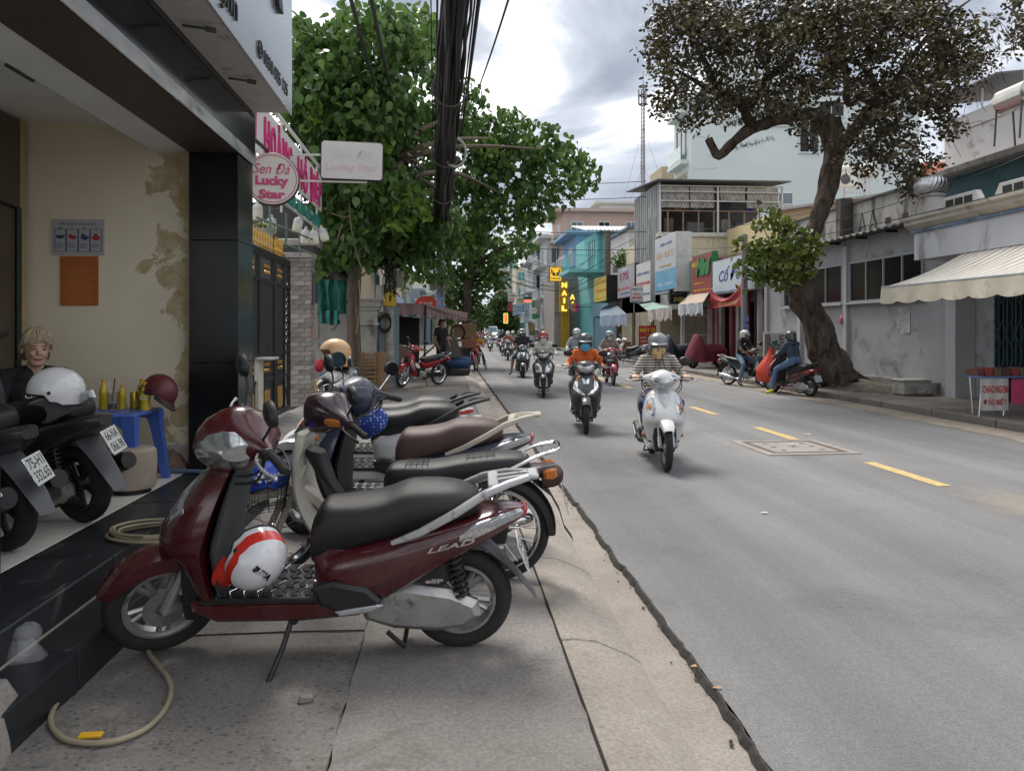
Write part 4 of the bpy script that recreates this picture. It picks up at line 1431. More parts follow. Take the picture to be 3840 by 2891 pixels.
def rider(label,mt,mats,skin=skin_tan,kind='scooter',voxel=.013,h=1.0,hel=None,vis=None,msk=None,fullmask=False,fingers=False,look=0.0,lean=0.0,sleeve='long',group=None,w=1.0,legs=None,arms=None,feet='shoe',hair=None,glasses=False,hood=None,eyes=True,helstyle='half',shorts=False,gloves=None,dz=0.0):
 B=Body()
 Z=lambda z:.70+(z-.70)*h+dz if z>.70 else z
 gx,gz=(.20,.958)if kind=='scooter' else(.22,.948)
 hipz=Z(.79)
 pel=V((-.17,0,hipz));chest=V((-.11+lean,0,Z(1.10)));neck=V((-.085+lean*1.2,0,Z(1.245)))
 sh=[V((-.095+lean*1.1,.165*w*k,Z(1.195)))for k in(1,-1)]
 hc=V((-.05+lean*1.25,0,Z(1.245)+.115))
 f=V((cos(look),sin(look),-.03));u=V((0,0,1))
 torso(B,pel,chest,neck,hc,sh,w)
 q=head(B,hc,f,u,.98)
 for k,S_ in((1,sh[0]),(-1,sh[1])):
  if arms and arms.get(k):
   el,wr,hd=[V(p)for p in arms[k]]
  else:
   el=V((-.02+lean,.29*k*w,Z(.99)));wr=V((gx-.085,.285*k,.985));hd=None
  arm_t='top' if sleeve=='long' else 'skin'
  el_t='top' if sleeve in('long','three')else 'skin'
  md=S_+(el-S_)*.55
  rs=1.14 if sleeve in('long','three')else 1.12
  B.chain([S_,md],[.056*w,.05*rs],'top')
  B.chain([md,el],[.047*(rs if el_t=='top' else 1),.041*(rs if el_t=='top' else 1)],el_t)
  ht='glove' if gloves else 'skin'
  B.chain([el,el+(wr-el)*.75],[.041*(rs if arm_t=='top' else 1),.034*(rs if arm_t=='top' else 1)],arm_t if not gloves else 'glove')
  B.chain([el+(wr-el)*.72,wr],[.027,.024],ht)
  if hd is None:
   g=V((gx,.285*k,gz))
   if fingers:
    B.cap(wr,g+V((-.018,0,.028)),.026,.027,ht)
    for o in(-.03,.03):
     B.cap(wr+V((0,o*.5,0)),g+V((-.012,o,.026)),.02,.017,ht)
    for i,o in enumerate((-.036,-.012,.012,.035)):
     ln=(.86,1.0,.97,.8)[i if k<0 else i]
     p=[g+V((.002,o,.032)),g+V((.03*ln+.004,o,.024)),g+V((.035,o*.97,-.004)),g+V((.016,o*.95,-.026*ln))]
     B.chain(p,[.0105,.0095,.009,.0075],ht)
    B.chain([g+V((-.03,-.035*k,.008)),g+V((-.018,-.05*k,-.014)),g+V((.01,-.052*k,-.022))],[.013,.0105,.008],ht)
   else:
    B.cap(wr,g+V((0,0,.012)),.03,.034,ht)
    B.cap(g+V((.01,-.025,.01)),g+V((.01,.025,.01)),.029,.029,ht)
  else:
   hand(B,wr,hd-wr,(0,0,1),k,.45,1.0,ht)
 for k in(1,-1):
  hip=V((-.14,.088*k*w,hipz-.012))
  if legs and legs.get(k):
   kn,an,toe=[V(p)for p in legs[k]]
  elif kind=='scooter':
   kn,an,toe=V((.215,.20*k,.69)),V((.175,.165*k,.395)),V((.305,.20*k,.345))
  else:
   kn,an,toe=V((.235,.15*k,.60)),V((-.02,.185*k,.325)),V((.12,.2*k,.262))
  B.chain([hip,hip+(kn-hip)*.5,kn],[.092*w,.08*w,.060*w],'bottom')
  if shorts:
   B.chain([kn,kn+(an-kn)*.4,an],[.055,.05,.034],'skin')
  else:
   B.chain([kn,kn+(an-kn)*.45,kn+(an-kn)*.88],[.061,.058,.05],'bottom')
   B.cap(kn+(an-kn)*.8,an,.033,.033,'skin')
  B.chain([an-V((.025,0,.02)),toe-(toe-an)*.3,toe],[.036,.038,.027],'foot')
  if feet=='bare':
   d=(toe-an);d.z=0;d.normalize();s_=V((-d.y,d.x,0))
   for i in range(5):
    B.cap(toe+s_*(.026-.013*i)*k*-1,toe+s_*(.028-.014*i)*k*-1+d*(.03-.004*i)-V((0,0,.008)),.010-.0006*i,.0085-.0006*i,'foot')
 md=dict(mats)
 md['skin']=skin
 md.setdefault('foot',skin if feet=='bare' else blackp)
 if gloves:
  md['glove']=gloves
 o=body_obj(label,B,md,mt,voxel,group=group)
 if hel is not None:
  helmet(o,q,f,u,hel,helstyle,vis=vis)
  # hair below the helmet
  MB().ell(q(-.035,0,-.015),(.072,.082,.075),14,8).build('hair',hair or hair_blk,o,local=True)
 elif hair is not None:
  hairdo(o,q,hair)
 if msk is not None:
  mask(o,q,msk,fullmask)
 if eyes:
  face(o,q,detail=0,mouth=msk is None,glasses=glasses)
 if hood is not None:
  pts=[]
  for i in range(9):
   a=pi*.35+pi*1.3*i/8
   pts.append(neck+V((-.01+cos(a)*.085,sin(a)*.105,.0+.02*cos(a))))
  MB().tube(smooth_path(pts,3),.034,9).build('hood',hood,o,local=True)
 else:
  pts=[neck+V((.005+cos(a)*.062,sin(a)*.07,-.012-.035*max(0,cos(a))))for a in[2*pi*i/14 for i in range(14)]]
  MB().tube(pts,.014,7,loop=True).build('collar',mats['top'],o,local=True)
 return o
def hairdo(o,q,mat,vol=1.0):
 mb=MB();rings=[]
 n=28
 for j in range(10):
  t=j/9
  rg=[]
  for i in range(n):
   a=2*pi*i/n
   fx,fy=cos(a),sin(a)
   low=.052-.02*abs(fy)if fx>.35 else(-.012 if fx>-.25 else-.07)
   if .15<fx<=.35:low=.02
   z=low+(.142*vol-low)*sin(t*pi/2)
   rr_=cos(t*pi/2)**.75
   bump_=1+.05*noise.noise(V((a*3,t*4,1)))+.03*sin(a*9+t*3)
   rg.append(q(-.016+fx*.112*rr_*bump_,fy*.098*rr_*bump_,z+.004*sin(a*11)))
  rings.append(rg)
 mb.loft(rings).build('hair',mat,o,local=True,smooth=60)
 lk=MB()
 r=random.Random(4)
 for i in range(60):
  a=r.uniform(-1.1,1.1)
  p0=q(.03+r.uniform(0,.04),sin(a)*.05,.125*vol)
  p1=q(.095*cos(a*.7),sin(a)*.085,.085+r.uniform(-.01,.02))
  p2=q(.104*cos(a*.8),sin(a)*.096+r.uniform(-.01,.01),.062+r.uniform(-.012,.02))
  lk.tube(smooth_path([p0,p1,p2],3),[.006,.006,.006,.0055,.005,.004,.0015],5)
 lk.build('fringe',mat,o,local=True,smooth=60)
 # ====== left side of the street
FX=(V((0,1,0)),V((0,0,1)))
FL=(V((0,-1,0)),V((0,0,1)))
FC=(V((1,0,0)),V((0,0,1)))
def fr(c,F):
 return frame(c,F[0],F[1])
def bx(x0,x1,y0,y1,z0,z1,ch=0.0,mb=None,m=0):
 return(mb or MB()).box(((x0+x1)/2,(y0+y1)/2,(z0+z1)/2),(abs(x1-x0),abs(y1-y0),abs(z1-z0)),ch=ch,m=m)
granite=M('black_granite',(0.010,0.011,0.012),0.14,var=.4,vs=5,bump=.01,bs=200,spec=.22)
granite_dull=M('black_granite_dusty',(0.022,0.024,0.027),0.38,var=.35,vs=4,bump=.05,bs=200,spec=.3,dirt=((.10,.098,.094),.06,5),stretch=(2,.7,1))
brown_soffit=M('brown_soffit',(0.06,0.045,0.038),0.55,var=.2)
white_paint=M('white_paint',(0.84,0.83,0.81),0.7,var=.06)
white_dirty=M('white_paint_dirty',(0.60,0.59,0.56),0.75,var=.12,dirt=((.25,.23,.2),.12,5),bump=.1)
def peel_mat():
 m,n,l,b=_new('peeling_yellow_plaster')
 tc=n.new('ShaderNodeTexCoord');o=tc.outputs['Object']
 t=noise_node(n,l,o,1.2,6)
 base=ramp(n,l,t.outputs['Fac'],.3,(.74,.65,.49),.7,(.82,.73,.57)).outputs['Color']
 sp=n.new('ShaderNodeSeparateXYZ');l.new(o,sp.inputs[0])
 gx=n.new('ShaderNodeMapRange');gx.inputs['From Min'].default_value=-.88;gx.inputs['From Max'].default_value=-.22
 l.new(sp.outputs[0],gx.inputs['Value'])
 nn=noise_node(n,l,o,2.4,9,.62,.4)
 ad=n.new('ShaderNodeMath');ad.operation='MULTIPLY_ADD';ad.inputs[1].default_value=.42
 l.new(gx.outputs[0],ad.inputs[0]);l.new(nn.outputs['Fac'],ad.inputs[2])
 damp=ramp(n,l,ad.outputs[0],.70,(0,0,0),.715,(1,1,1)).outputs['Color']
 halo=ramp(n,l,ad.outputs[0],.60,(0,0,0),.70,(.45,)*3).outputs['Color']
 fl=noise_node(n,l,o,9,8,.7,.6)
 dcol=ramp(n,l,fl.outputs['Fac'],.42,(.46,.36,.19),.66,(.66,.57,.41)).outputs['Color']
 spots=ramp(n,l,noise_node(n,l,o,22,5,.6,1.0).outputs['Fac'],.66,(0,)*3,.70,(1,)*3).outputs['Color']
 dcol=mixc(n,l,spots,dcol,(.62,.58,.48))
 col=mixc(n,l,halo,base,(.84,.77,.64))
 col=mixc(n,l,damp,col,dcol)
 l.new(col,b.inputs['Base Color']);b.inputs['Roughness'].default_value=.8
 bump_to(n,l,b,fl.outputs['Fac'],.35,.01)
 return m
peel=peel_mat()
FZ=.40
shop=thing('shop_building','open shop porch with black granite columns and peeling yellow wall','building',(-1.63,4.5,0))
# raised floor: white tiles inside, granite on the two steps
tile=M('floor_tile_white',(.78,.75,.69),.25,var=.12,vs=3,dirt=((.36,.33,.29),.12,4))
bx(-5.2,-2.0,-.5,6.4,.05,FZ-.01).build('floor_bed',dark_gap,shop,smooth=0)
me=None
for ix in range(3):
 for iy in range(11):
  c=V((-2.03-.3-ix*.602,.7+iy*.52,FZ-.012))
  if me is None:
   tb=MB().box((0,0,0),(.597,.516,.024),ch=.002);me=tb.mesh('floor_tile',tile,0)
  share(me,'floor_tile',shop,Matrix.Translation(c))
me=MB().box((0,0,0),(.40,1.19,.27),ch=.006).mesh('granite_step',granite_dull,0)
for i in range(6):
 share(me,'granite_step',shop,Matrix.Translation((-1.825,-.3+i*1.2,.40-.133)))
me=MB().box((0,0,0),(.20,1.59,.20),ch=.005).mesh('granite_step',granite_dull,0)
for i in range(5):
 share(me,'granite_step',shop,Matrix.Translation((-1.522,-.9+i*1.6,.27-.102)))
bx(-1.632,-1.62,-1.5,6.3,.266,.275).build('step_grout',M('grout_dust',(.33,.3,.25),.9),shop,smooth=0)
# walls, ceiling, soffit, beam
bx(-3.3,-2.0,6.3,6.5,FZ+.2,3.3).build('party_wall',peel,shop,smooth=0)
for i in range(3):
 bx(-3.30+i*.433,-3.30+i*.433+.430,6.283,6.40,FZ,FZ+.2,.003).build('skirting_tile',M('skirting_tile',(.5,.48,.42),.3,var=.15,dirt=((.2,.14,.09),.15,5)),shop,smooth=0)
MB().prism([(-5.2,3.12),(-2.67,3.12),(-2.3,2.9),(-2.0,2.9),(-2.0,3.3),(-5.2,3.3)],-.5,6.45,Matrix(((1,0,0,0),(0,0,1,0),(0,1,0,0),(0,0,0,1)))).build('porch_ceiling',white_paint,shop,smooth=0)
for yy in(3.0,4.7):
 MB().box((-2.48,yy,3.0),(.1,.16,.03),(0,.53,0),ch=.005).build('ceiling_fitting',greyp,shop)
bx(-2.0,-1.63,-.5,6.15,2.88,3.6).build('beam',brown_soffit,shop,smooth=0)
for i in range(4):
 bx(-1.634,-1.612,-.5+i*1.78,1.277+i*1.78,2.885,3.34,.002).build('granite_facing',granite,shop,smooth=0)
bx(-1.618,-1.606,-.5,6.61,2.875,2.97,.002).build('reflection_strip',M('worn_reflection_strip',(.5,.5,.5),.3,.8,var=.3,vs=6,dirt=((.04,.04,.045),.2,3),stretch=(1,.4,1)),shop,smooth=0)  # added bright strip: light reflected in the worn granite face, put into colour
# corner column faced with granite, with its joints
for z0,z1 in((FZ,1.25),(1.253,2.2),(2.203,3.36)):
 bx(-2.0,-1.628,6.15,6.60,z0,z1,.003).build('granite_column',granite,shop,smooth=0)
for xx in(-2.035,-2.012):
 bx(xx-.009,xx+.009,6.26,6.29,FZ,2.9,.002).build('door_rail',M('alloy_gold',(.34,.27,.17),.4,.6),shop)
 # glazed shop front at the back of the porch
glz=M('shopfront_glass',(.34,.42,.36),.08,var=.2,vs=2,coat=.5)
ylf=M('yellowed_frame',(.40,.32,.17),.5,var=.15)
for i in range(4):
 bx(-3.33,-3.31,2.2+i*.98,3.16+i*.98,FZ+.05,3.1).build('glass_pane',glz,shop,smooth=0)
for y_ in(6.17,5.0,4.0):
 bx(-3.34,-3.25,y_,y_+.08,FZ,3.12,.004).build('frame_post',ylf,shop)
for z_ in(FZ+.02,1.35,2.38,2.86):
 bx(-3.335,-3.28,2.2,6.17,z_,z_+.055,.004).build('frame_rail',ylf,shop)
bx(-3.31,-3.25,5.85,6.16,FZ,3.1,.004).build('frame_brown_post',M('brown_wood_post',(.09,.065,.045),.6),shop)  # dark brown post beside the yellowed frame
MB().tube([(-3.23,6.1,FZ),(-3.23,6.1,2.42),(-3.23,5.5,2.46)],.022,8).build('conduit',blackp,shop)
# outer wall above and the body of the house
bx(-5.2,-1.64,-.5,6.6,3.6,7.5).build('upper_wall',M('shop_upper_wall',(.5,.48,.42),.8,var=.15),shop,smooth=0)
bx(-5.4,-5.2,-.5,6.6,0,7.5).build('back_wall',M('shop_inner_wall',(.7,.65,.55),.8),shop,smooth=0)
bx(-5.2,-2.0,6.42,6.6,.05,7.4).build('side_wall',M('shop_side_wall',(.4,.38,.33),.85,var=.2),shop,smooth=0)
# short black pier at the edge of the picture and the rough concrete lump
bx(-1.98,-1.66,2.35,3.02,FZ,1.03,.006).build('granite_pier',granite_dull,shop)
# signboard over the porch
sb=thing('shop_signboard','long silver shop signboard box projecting over the open porch','sign',(-1.3,6,3.3))
brushed=M('brushed_steel_board',(.62,.66,.70),.22,.75,var=.08,vs=3,stretch=(1,.2,1))
bx(-1.64,-1.30,-.6,6.52,3.30,4.7,.004).build('box',white_dirty,sb,smooth=0)
bx(-1.302,-1.292,-.6,6.53,3.285,4.72,.002).build('face',brushed,sb,smooth=0)
bx(-1.69,-1.60,-.6,6.56,3.27,3.32,.004).build('bracket_rail',darkmetal,sb)
for i in range(3):
 y_=3.7+i*.95
 MB().tube([(-1.55,y_,3.285),(-1.42,y_,3.27),(-1.40,y_+.005,3.262)],.008,6).tube([(-1.42,y_,3.27),(-1.36,y_+.01,3.262)],.017,8).build('spot_lamp',greyp,sb)
blkp_=M('black_letter',(.015,.015,.018),.4,var=0)
def sx(x):
 return Matrix.Translation((0,0,0))
txt('nh Thạnh',.95,.20,fr((-1.29,4.35,3.44),FX),blkp_,sb,ext=.012)
MB().lathe([(.052,0),(.062,0),(.062,.008),(.052,.008)],20,fr((-1.29,5.42,3.43),FX),closed_prof=True).build('phone_ring',blkp_,sb)
txt('c',.05,.05,fr((-1.289,5.42,3.43),FX),blkp_,sb,ext=.006,bold=.03)
txt('0858 035 125',.80,.10,fr((-1.29,5.94,3.43),FX),blkp_,sb,ext=.004,bold=.0)
for k_,c_ in enumerate('HOA'):
 txt(c_,.6,.5,fr((-1.29,4.15+.8*k_,4.18),FX),blkp_,sb,ext=.03,bold=.04)
 # posters on the wall
po=thing('fire_rules_poster','grey four panel fire safety poster on the peeling yellow wall','poster',WY(292,890,6.29))
a,b_=WY(196,822,6.29),WY(390,957,6.29)
bx(a.x,b_.x,6.286,6.296,b_.z,a.z).build('sheet',M('poster_grey',(.42,.42,.44),.5,var=.05),po,smooth=0)
inkb=M('ink_navy',(.04,.06,.14),.6,var=0);inkr=M('ink_red',(.4,.03,.03),.6,var=0)
W_,H_=b_.x-a.x,a.z-b_.z
txt('TIÊU LỆNH CHỮA CHÁY',W_*.72,H_*.10,fr(((a.x+b_.x)/2,6.286,a.z-H_*.13),FC),M('ink_maroon',(.2,.03,.06),.6,var=0),po,ext=.0012,bold=.01)
for i in range(4):
 x0=a.x+W_*(.05+i*.23)
 mb=MB()
 for q in((x0,x0+W_*.215,.27,.28),(x0,x0+W_*.215,.9,.91)):
  bx(q[0],q[1],6.284,6.286,a.z-H_*q[3],a.z-H_*q[2],mb=mb)
 for xx in(x0,x0+W_*.21):
  bx(xx,xx+.004,6.284,6.286,a.z-H_*.91,a.z-H_*.27,mb=mb)
 mb.build('panel_frame',inkb,po,smooth=0)
 MB().prism([(.03*cos(t)*(1+.3*sin(3*t+i)),.022*sin(t)*(1+.4*cos(2*t+i)))for t in[k*pi/5 for k in range(10)]],0,.0015,fr((x0+W_*.11,6.285,a.z-H_*.5),FC)).build('pictogram',inkr if i%2 else inkb,po,smooth=0)
 txt(str(i+1),.012,.02,fr((x0+W_*.11,6.285,a.z-H_*.26),FC),inkb,po,ext=.001)
 for k in range(3):
  bx(x0+W_*.03,x0+W_*(.15+.03*(k%2)),6.284,6.286,a.z-H_*(.70+k*.05),a.z-H_*(.685+k*.05)).build('text_line',inkb,po,smooth=0)
po=thing('orange_poster','orange notice sheet with fine print on the yellow wall','poster',WY(296,1050,6.29))
a,b_=WY(226,961,6.29),WY(368,1146,6.29)
bx(a.x,b_.x,6.288,6.296,b_.z,a.z).build('sheet',M('poster_orange',(.42,.11,.03),.6,var=.08),po,smooth=0)
oi=M('ink_yellow',(.5,.22,.04),.6,var=0)
txt('NỘI QUY',.10,.022,fr(((a.x+b_.x)/2,6.287,a.z-.055),FC),oi,po,ext=.001)
for k in range(15):
 r_=random.Random(k)
 bx(a.x+.03+(.0 if k%3 else .02),b_.x-.025-r_.random()*.07,6.286,6.288,a.z-.1-k*.0185,a.z-.094-k*.0185).build('text_line',oi,po,smooth=0)
 # ---------------- things in the porch
blue_pl=M('blue_plastic',(.07,.14,.48),.38,var=.1)
tb_=thing('plastic_table','low bright blue plastic table against the yellow wall','table',(-2.6,5.75,FZ))
tz=FZ+.53
x0,x1,y0,y1=-2.78,-2.12,5.42,5.95
bx(x0,x1,y0,y1,tz-.03,tz,.012).build('table_top',blue_pl,tb_)
ap_=MB()
for sgn,yy in((1,y0+.012),(-1,y1-.012)):
 ap_.prism([(x0+.02,tz-.02),(x1-.02,tz-.02),(x1-.05,tz-.13),(x1-.12,tz-.075),(x0+.12,tz-.075),(x0+.05,tz-.13)],yy-.008,yy+.008,Matrix(((1,0,0,0),(0,0,1,0),(0,1,0,0),(0,0,0,1))),ch=.003)
ap_.build('apron',blue_pl,tb_,kind='stuff')
for lx,sx_ in((x0,-1),(x1,1)):
 for ly,sy_ in((y0,-1),(y1,1)):
  p0,p1=V((lx-sx_*.05,ly-sy_*.045,tz-.02)),V((lx+sx_*.015,ly+sy_*.015,FZ))
  MB().loft([[p+V((a*w,b*w,0))for a,b in((-1,-1),(1,-1),(1,1),(-1,1))]for p,w in((p0,.05),(p0+(p1-p0)*.25,.036),(p1,.026))]).build('leg',blue_pl,tb_)
def bottle(px,py,d,h,r,label,body,cap,liquid=None,textm=None,word=None):
 p=P(px,py,d);p.z=tz
 o=thing('bottle',label,'bottle',p,group='drinks on the blue table')
 MB().lathe([(0,0),(r,0),(r,h*.12),(r*.93,h*.3),(r,h*.5),(r,h*.6),(r*.75,h*.76),(r*.36,h*.87),(r*.36,h*.93),(0,h*.93)],18,Matrix.Translation(p)).build('bottle_body',body,o)
 MB().lathe([(0,h*.9),(r*.46,h*.9),(r*.46,h),(0,h)],14,Matrix.Translation(p)).build('cap',cap,o)
 if word:
  txt(word,r*1.3,r*.9,fr(p+V((0,-r-.001,h*.45)),FC),textm,o,ext=.002,bold=.03)
ydr=M('yellow_drink',(.62,.46,.02),.25,var=.25,vs=25,coat=.4)
ycap=M('yellow_cap',(.75,.36,.01),.4)
grn=M('label_green',(.02,.12,.02),.5)
bottle(388,1530,5.6,.215,.029,'yellow drink bottle behind the glass with a straw',ydr,ycap)
bottle(458,1530,5.62,.175,.027,'small yellow bottle with orange cap beside the glass',ydr,ycap)
bottle(545,1530,5.55,.20,.036,'large yellow tea bottle with green label on the blue table',ydr,ycap,textm=M('label_white',(.8,.8,.78),.5),word='C2')
bottle(532,1530,5.75,.21,.036,'yellow tea bottle half hidden behind the labelled one',ydr,ycap)
p=P(503,1530,5.6);p.z=tz
o=thing('drink_can','slim golden drink can on the blue table','can',p)
MB().lathe([(0,0),(.024,0),(.027,.01),(.027,.115),(.023,.125),(.021,.122),(0,.122)],18,Matrix.Translation(p)).build('can_body',M('gold_can',(.5,.33,.06),.3,.6,var=.3,vs=30),o)
p=P(422,1530,5.5);p.z=tz
o=thing('drinking_glass','clear plastic tumbler with a straw on the blue table','glass',p)
cg=M('clear_plastic',(.9,.9,.88),.1,trans=.92,var=0)
MB().lathe([(0,.004),(.028,.004),(.04,.13),(.037,.13),(.026,.008),(0,.008)],18,Matrix.Translation(p)).build('tumbler',cg,o)
MB().lathe([(0,.01),(.026,.01),(.03,.05),(0,.05)],16,Matrix.Translation(p)).build('tea',M('tea',(.25,.15,.05),.1,trans=.6,var=0),o)
MB().tube([p+V((.01,0,.02)),p+V((-.035,.01,.20))],.004,6).build('straw',M('straw_white',(.7,.7,.7),.4),o)
MB().tube([p+V((-.005,0,.02)),p+V((.01,.015,.23))],.0045,6).build('stirrer',M('straw_maroon',(.08,.01,.02),.4),o)
def loose_helmet(label,mt,mat,trim=strapm,s=1.0,full=False,hole=True,peak=None,lining=hair_blk,band=None):
 o=thing('crash_helmet',label,'helmet',mt)
 q=lambda a,b,d:V((a,b,d))*s
 rings,inn=[],[]
 n=30
 for j in range(11):
  t=j/10
  rg,ri=[],[]
  for i in range(n):
   a=2*pi*i/n
   fx,fy=cos(a),sin(a)
   if full:
    low=-.115 if fx<.15 else(-.115+(fx-.15)/.25*.145 if fx<.4 else .03)
   else:
    low=-.045+(.035 if fx>.3 else 0)-(.015 if fx<-.3 else 0)
   z=low+(.135-low)*sin(t*pi/2)**.9
   zz=max(z,0)/.135
   rr_=sqrt(max(0,1-zz**2.2))*(1-.06*max(0,-z/.1))
   rg.append(q(fx*.142*rr_,fy*.122*rr_,z))
   ri.append(q(fx*.125*rr_,fy*.105*rr_,min(z,.118)-(0 if j else .004)))
  rings.append(rg);inn.append(ri)
 sm_=MB().loft(rings[:2],cap=False).loft(rings[1:4],cap=False,m=1 if band else 0).loft(rings[3:],cap=False)
 sm_.build('shell',[mat,band]if band else mat,o,local=True,smooth=60)
 MB().loft([rings[0]]+inn,cap=True).build('lining',lining,o,local=True,smooth=60)
 MB().tube(rings[0],.006*s,6,loop=True).build('edge_trim',trim,o,local=True)
 if peak is not None:
  A,Bq=[],[]
  for i in range(13):
   t=-1.05+2.1*i/12
   e_=.07*max(0,cos(t*1.35))
   A.append(q(cos(t)*.143,sin(t)*.122,.0));Bq.append(q(cos(t)*.143+e_,sin(t)*.118,-.028))
  MB().loft([[a_,c_,c_-V((0,0,.006)),a_-V((0,0,.006))]for a_,c_ in zip(A,Bq)]).build('peak',peak,o,local=True)
 if hole:
  for k in(-1,1):
   MB().ell(q(.02,.121*k,.005),(.010,.004,.010),10,6).build('strap_rivet',strapm,o,local=True)
 return o
p=P(597,1500,5.62);p.z=tz+.125
h_=loose_helmet('dark maroon helmet tipped on its side on the blue table',hframe(p,(.6,-.35,-.45),(.25,.2,.9)),M('maroon_helmet',(.11,.02,.025),.45,var=.2),s=.95,peak=M('maroon_peak',(.03,.008,.012),.6))
p=P(495,1785,5.25);p.z=FZ
o=thing('round_stool','round beige velvet pouffe standing in front of the blue table','stool',p)
MB().lathe([(0,.035),(.145,.035),(.155,.06),(.158,.2),(.155,.285),(.135,.305),(0,.31)],28,Matrix.Translation(p)).build('cushion',M('beige_velvet',(.40,.33,.27),.85,var=.18,vs=7,bump=.2,bs=80),o)
MB().lathe([(0,0),(.12,0),(.12,.036),(0,.036)],20,Matrix.Translation(p)).build('base',blackp,o)
# pipe along the wall and a broken bit of masonry
MB().tube([(-2.35,6.22,FZ+.02),(-1.98,6.10,FZ+.02),(-1.7,6.02,FZ+.02)],.018,10).build('water_pipe',M('grey_blue_pipe',(.12,.16,.24),.5),label='grey blue plastic pipe along the foot of the yellow wall',cat='pipe')
mb=MB();mb.loft([[V((-2.16+a*w,6.22+b*w*.6,FZ+z))for a,b in((-1,-1),(.2,-1.2),(1,-.8),(1.1,.3),(.4,1),(-.8,.9))]for w,z in((.13,0),(.11,.07),(.07,.13),(.03,.16))])
mb.jit(.012,2).build('brick_rubble',M('rubble_brown',(.16,.10,.07),.9,var=.3,vs=9,bump=.5),label='lump of brown broken masonry beside the black column',cat='rubble',smooth=0)
# rough concrete lump on the pavement at the lower left corner
mb=MB()
mb.loft([[V((-1.72+a,2.47+b,z))for a,b in((-.25,-.33),(w,-.35),(w+.02,.1),(w-.02,w2),(-.2,w2),(-.27,.0))]for w,w2,z in((.30,.28,.11),(.29,.27,.26),(.26,.25,.325),(.20,.18,.345))])
mb.jit(.008,7).build('concrete_block',concrete_mat('lump_concrete',(.26,.235,.21),(.36,.33,.30),(.18,.165,.15)),label='rough pale concrete lump beside the black step',cat='block',smooth=50)
# clear plastic bag with a cup on the lower step
p=P(78,2470,2.9);p.z=.272
bg=thing('plastic_cup','crumpled clear plastic cup in a bag on the black step','rubbish',p)
film=M('clear_film',(.92,.93,.95),.15,trans=.0,alpha=.13,var=0)
MB().lathe([(0,0),(.033,0),(.045,.09),(.047,.10),(.03,.125),(0,.135)],14,Matrix.Translation(p)@Matrix.Rotation(.3,4,'Y')).jit(.003,1).build('cup',film,bg)
mb=MB()
mb.loft([[p+V((cos(t)*r_*(1+.35*noise.noise(V((t*2,z*30,0)))),sin(t)*r_*.7*(1+.3*noise.noise(V((t*2,z*30,5)))),z))for t in[k*pi/8 for k in range(16)]]for z,r_ in((-.14,.09),(-.08,.12),(0,.085),(.04,.06),(.07,.04))],cap=False)
mb.build('bag',film,bg,smooth=60)
for i_,(x_,y_,w_,h_)in enumerate(((190,2470,.16,.07),(165,2640,.15,.06))):
 c=G(x_,y_,PZ)
 MB().prism([(w_*a,h_*b)for a,b in((-1,-.7),(-.2,-1),(.8,-.8),(1,.2),(.5,1),(-.7,.8))],0,.02,Matrix.Translation(c)@Matrix.Rotation(.5+i_,4,'Z'),ch=.006).jit(.004,i_).build('mortar_slab',conc_kerb,label=('broken mortar piece beside the step nearer the front wheel','broken mortar piece beside the concrete lump')[i_],cat='rubble',smooth=0)
 # hose: coil on the step and a loop on the pavement
hose_m=M('beige_hose',(.33,.28,.19),.5,var=.15,vs=8)
pts=[G(x,y,.135)for x,y in((455,2360),(395,2410),(330,2485),(255,2570),(205,2650),(190,2710),(235,2765),(330,2785),(440,2775),(540,2735),(610,2670),(640,2600),(632,2545),(590,2490),(560,2450),(545,2405),(520,2370))]
MB().tube(smooth_path(pts,6),.0095,8).build('garden_hose',hose_m,label='thin beige hose lying in a loop on the pavement',cat='hose')
cc=P(610,1975,4.15);cc.z=FZ+.012
pts=[]
r_=random.Random(3)
for i in range(150):
 t=i*2*pi/26
 k=1+.12*sin(i*.13)
 pts.append(cc+V((cos(t)*.24*k+.01*sin(i*.3),sin(t)*.19*k,.007*(i//13)*.5+.004*sin(i*.5))))
MB().tube(pts,.008,7).build('hose_coil',hose_m,label='coil of cream hose on the black granite step',cat='hose')
p=G(340,2762,.135)
MB().box(p+V((0,0,.006)),(.075,.03,.012),(0,0,.05),ch=.003).build('yellow_tag',M('yellow_tag',(.75,.42,.01),.5,var=0),label='small bright yellow plastic tag beside the hose loop',cat='tag')
# ---------------- neighbouring garden gate, pillar and flower shop sign
stone_ms=[M('pillar_stone_%d'%i,c,.75,var=.35,vs=11,bump=.3,bs=50,dirt=((.42,.40,.37),.12,9))for i,c in enumerate(((.27,.245,.225),(.33,.30,.275),(.22,.20,.185),(.30,.25,.22),(.37,.345,.32)))]
PX0,PX1,PY0,PY1=-3.07,-2.62,15.0,15.42
gp=thing('gate_pillar','tall gate pillar of grey stone bricks with white cap','pillar',((PX0+PX1)/2,15.2,PZ))
bx(PX0+.012,PX1-.012,PY0+.012,PY1,PZ,2.98).build('mortar_core',M('mortar_pale',(.42,.40,.37),.9),gp,smooth=0)
rows=31
rh=(2.9-PZ)/rows
r_=random.Random(8)
bm_cache={}
def brick_mesh(w,d,h,mi):
 k=(round(w,2),round(d,2),mi)
 if k not in bm_cache:
  bm_cache[k]=MB().box((0,0,0),(w,d,h),ch=.004).mesh('brick',stone_ms[mi],0)
 return bm_cache[k]
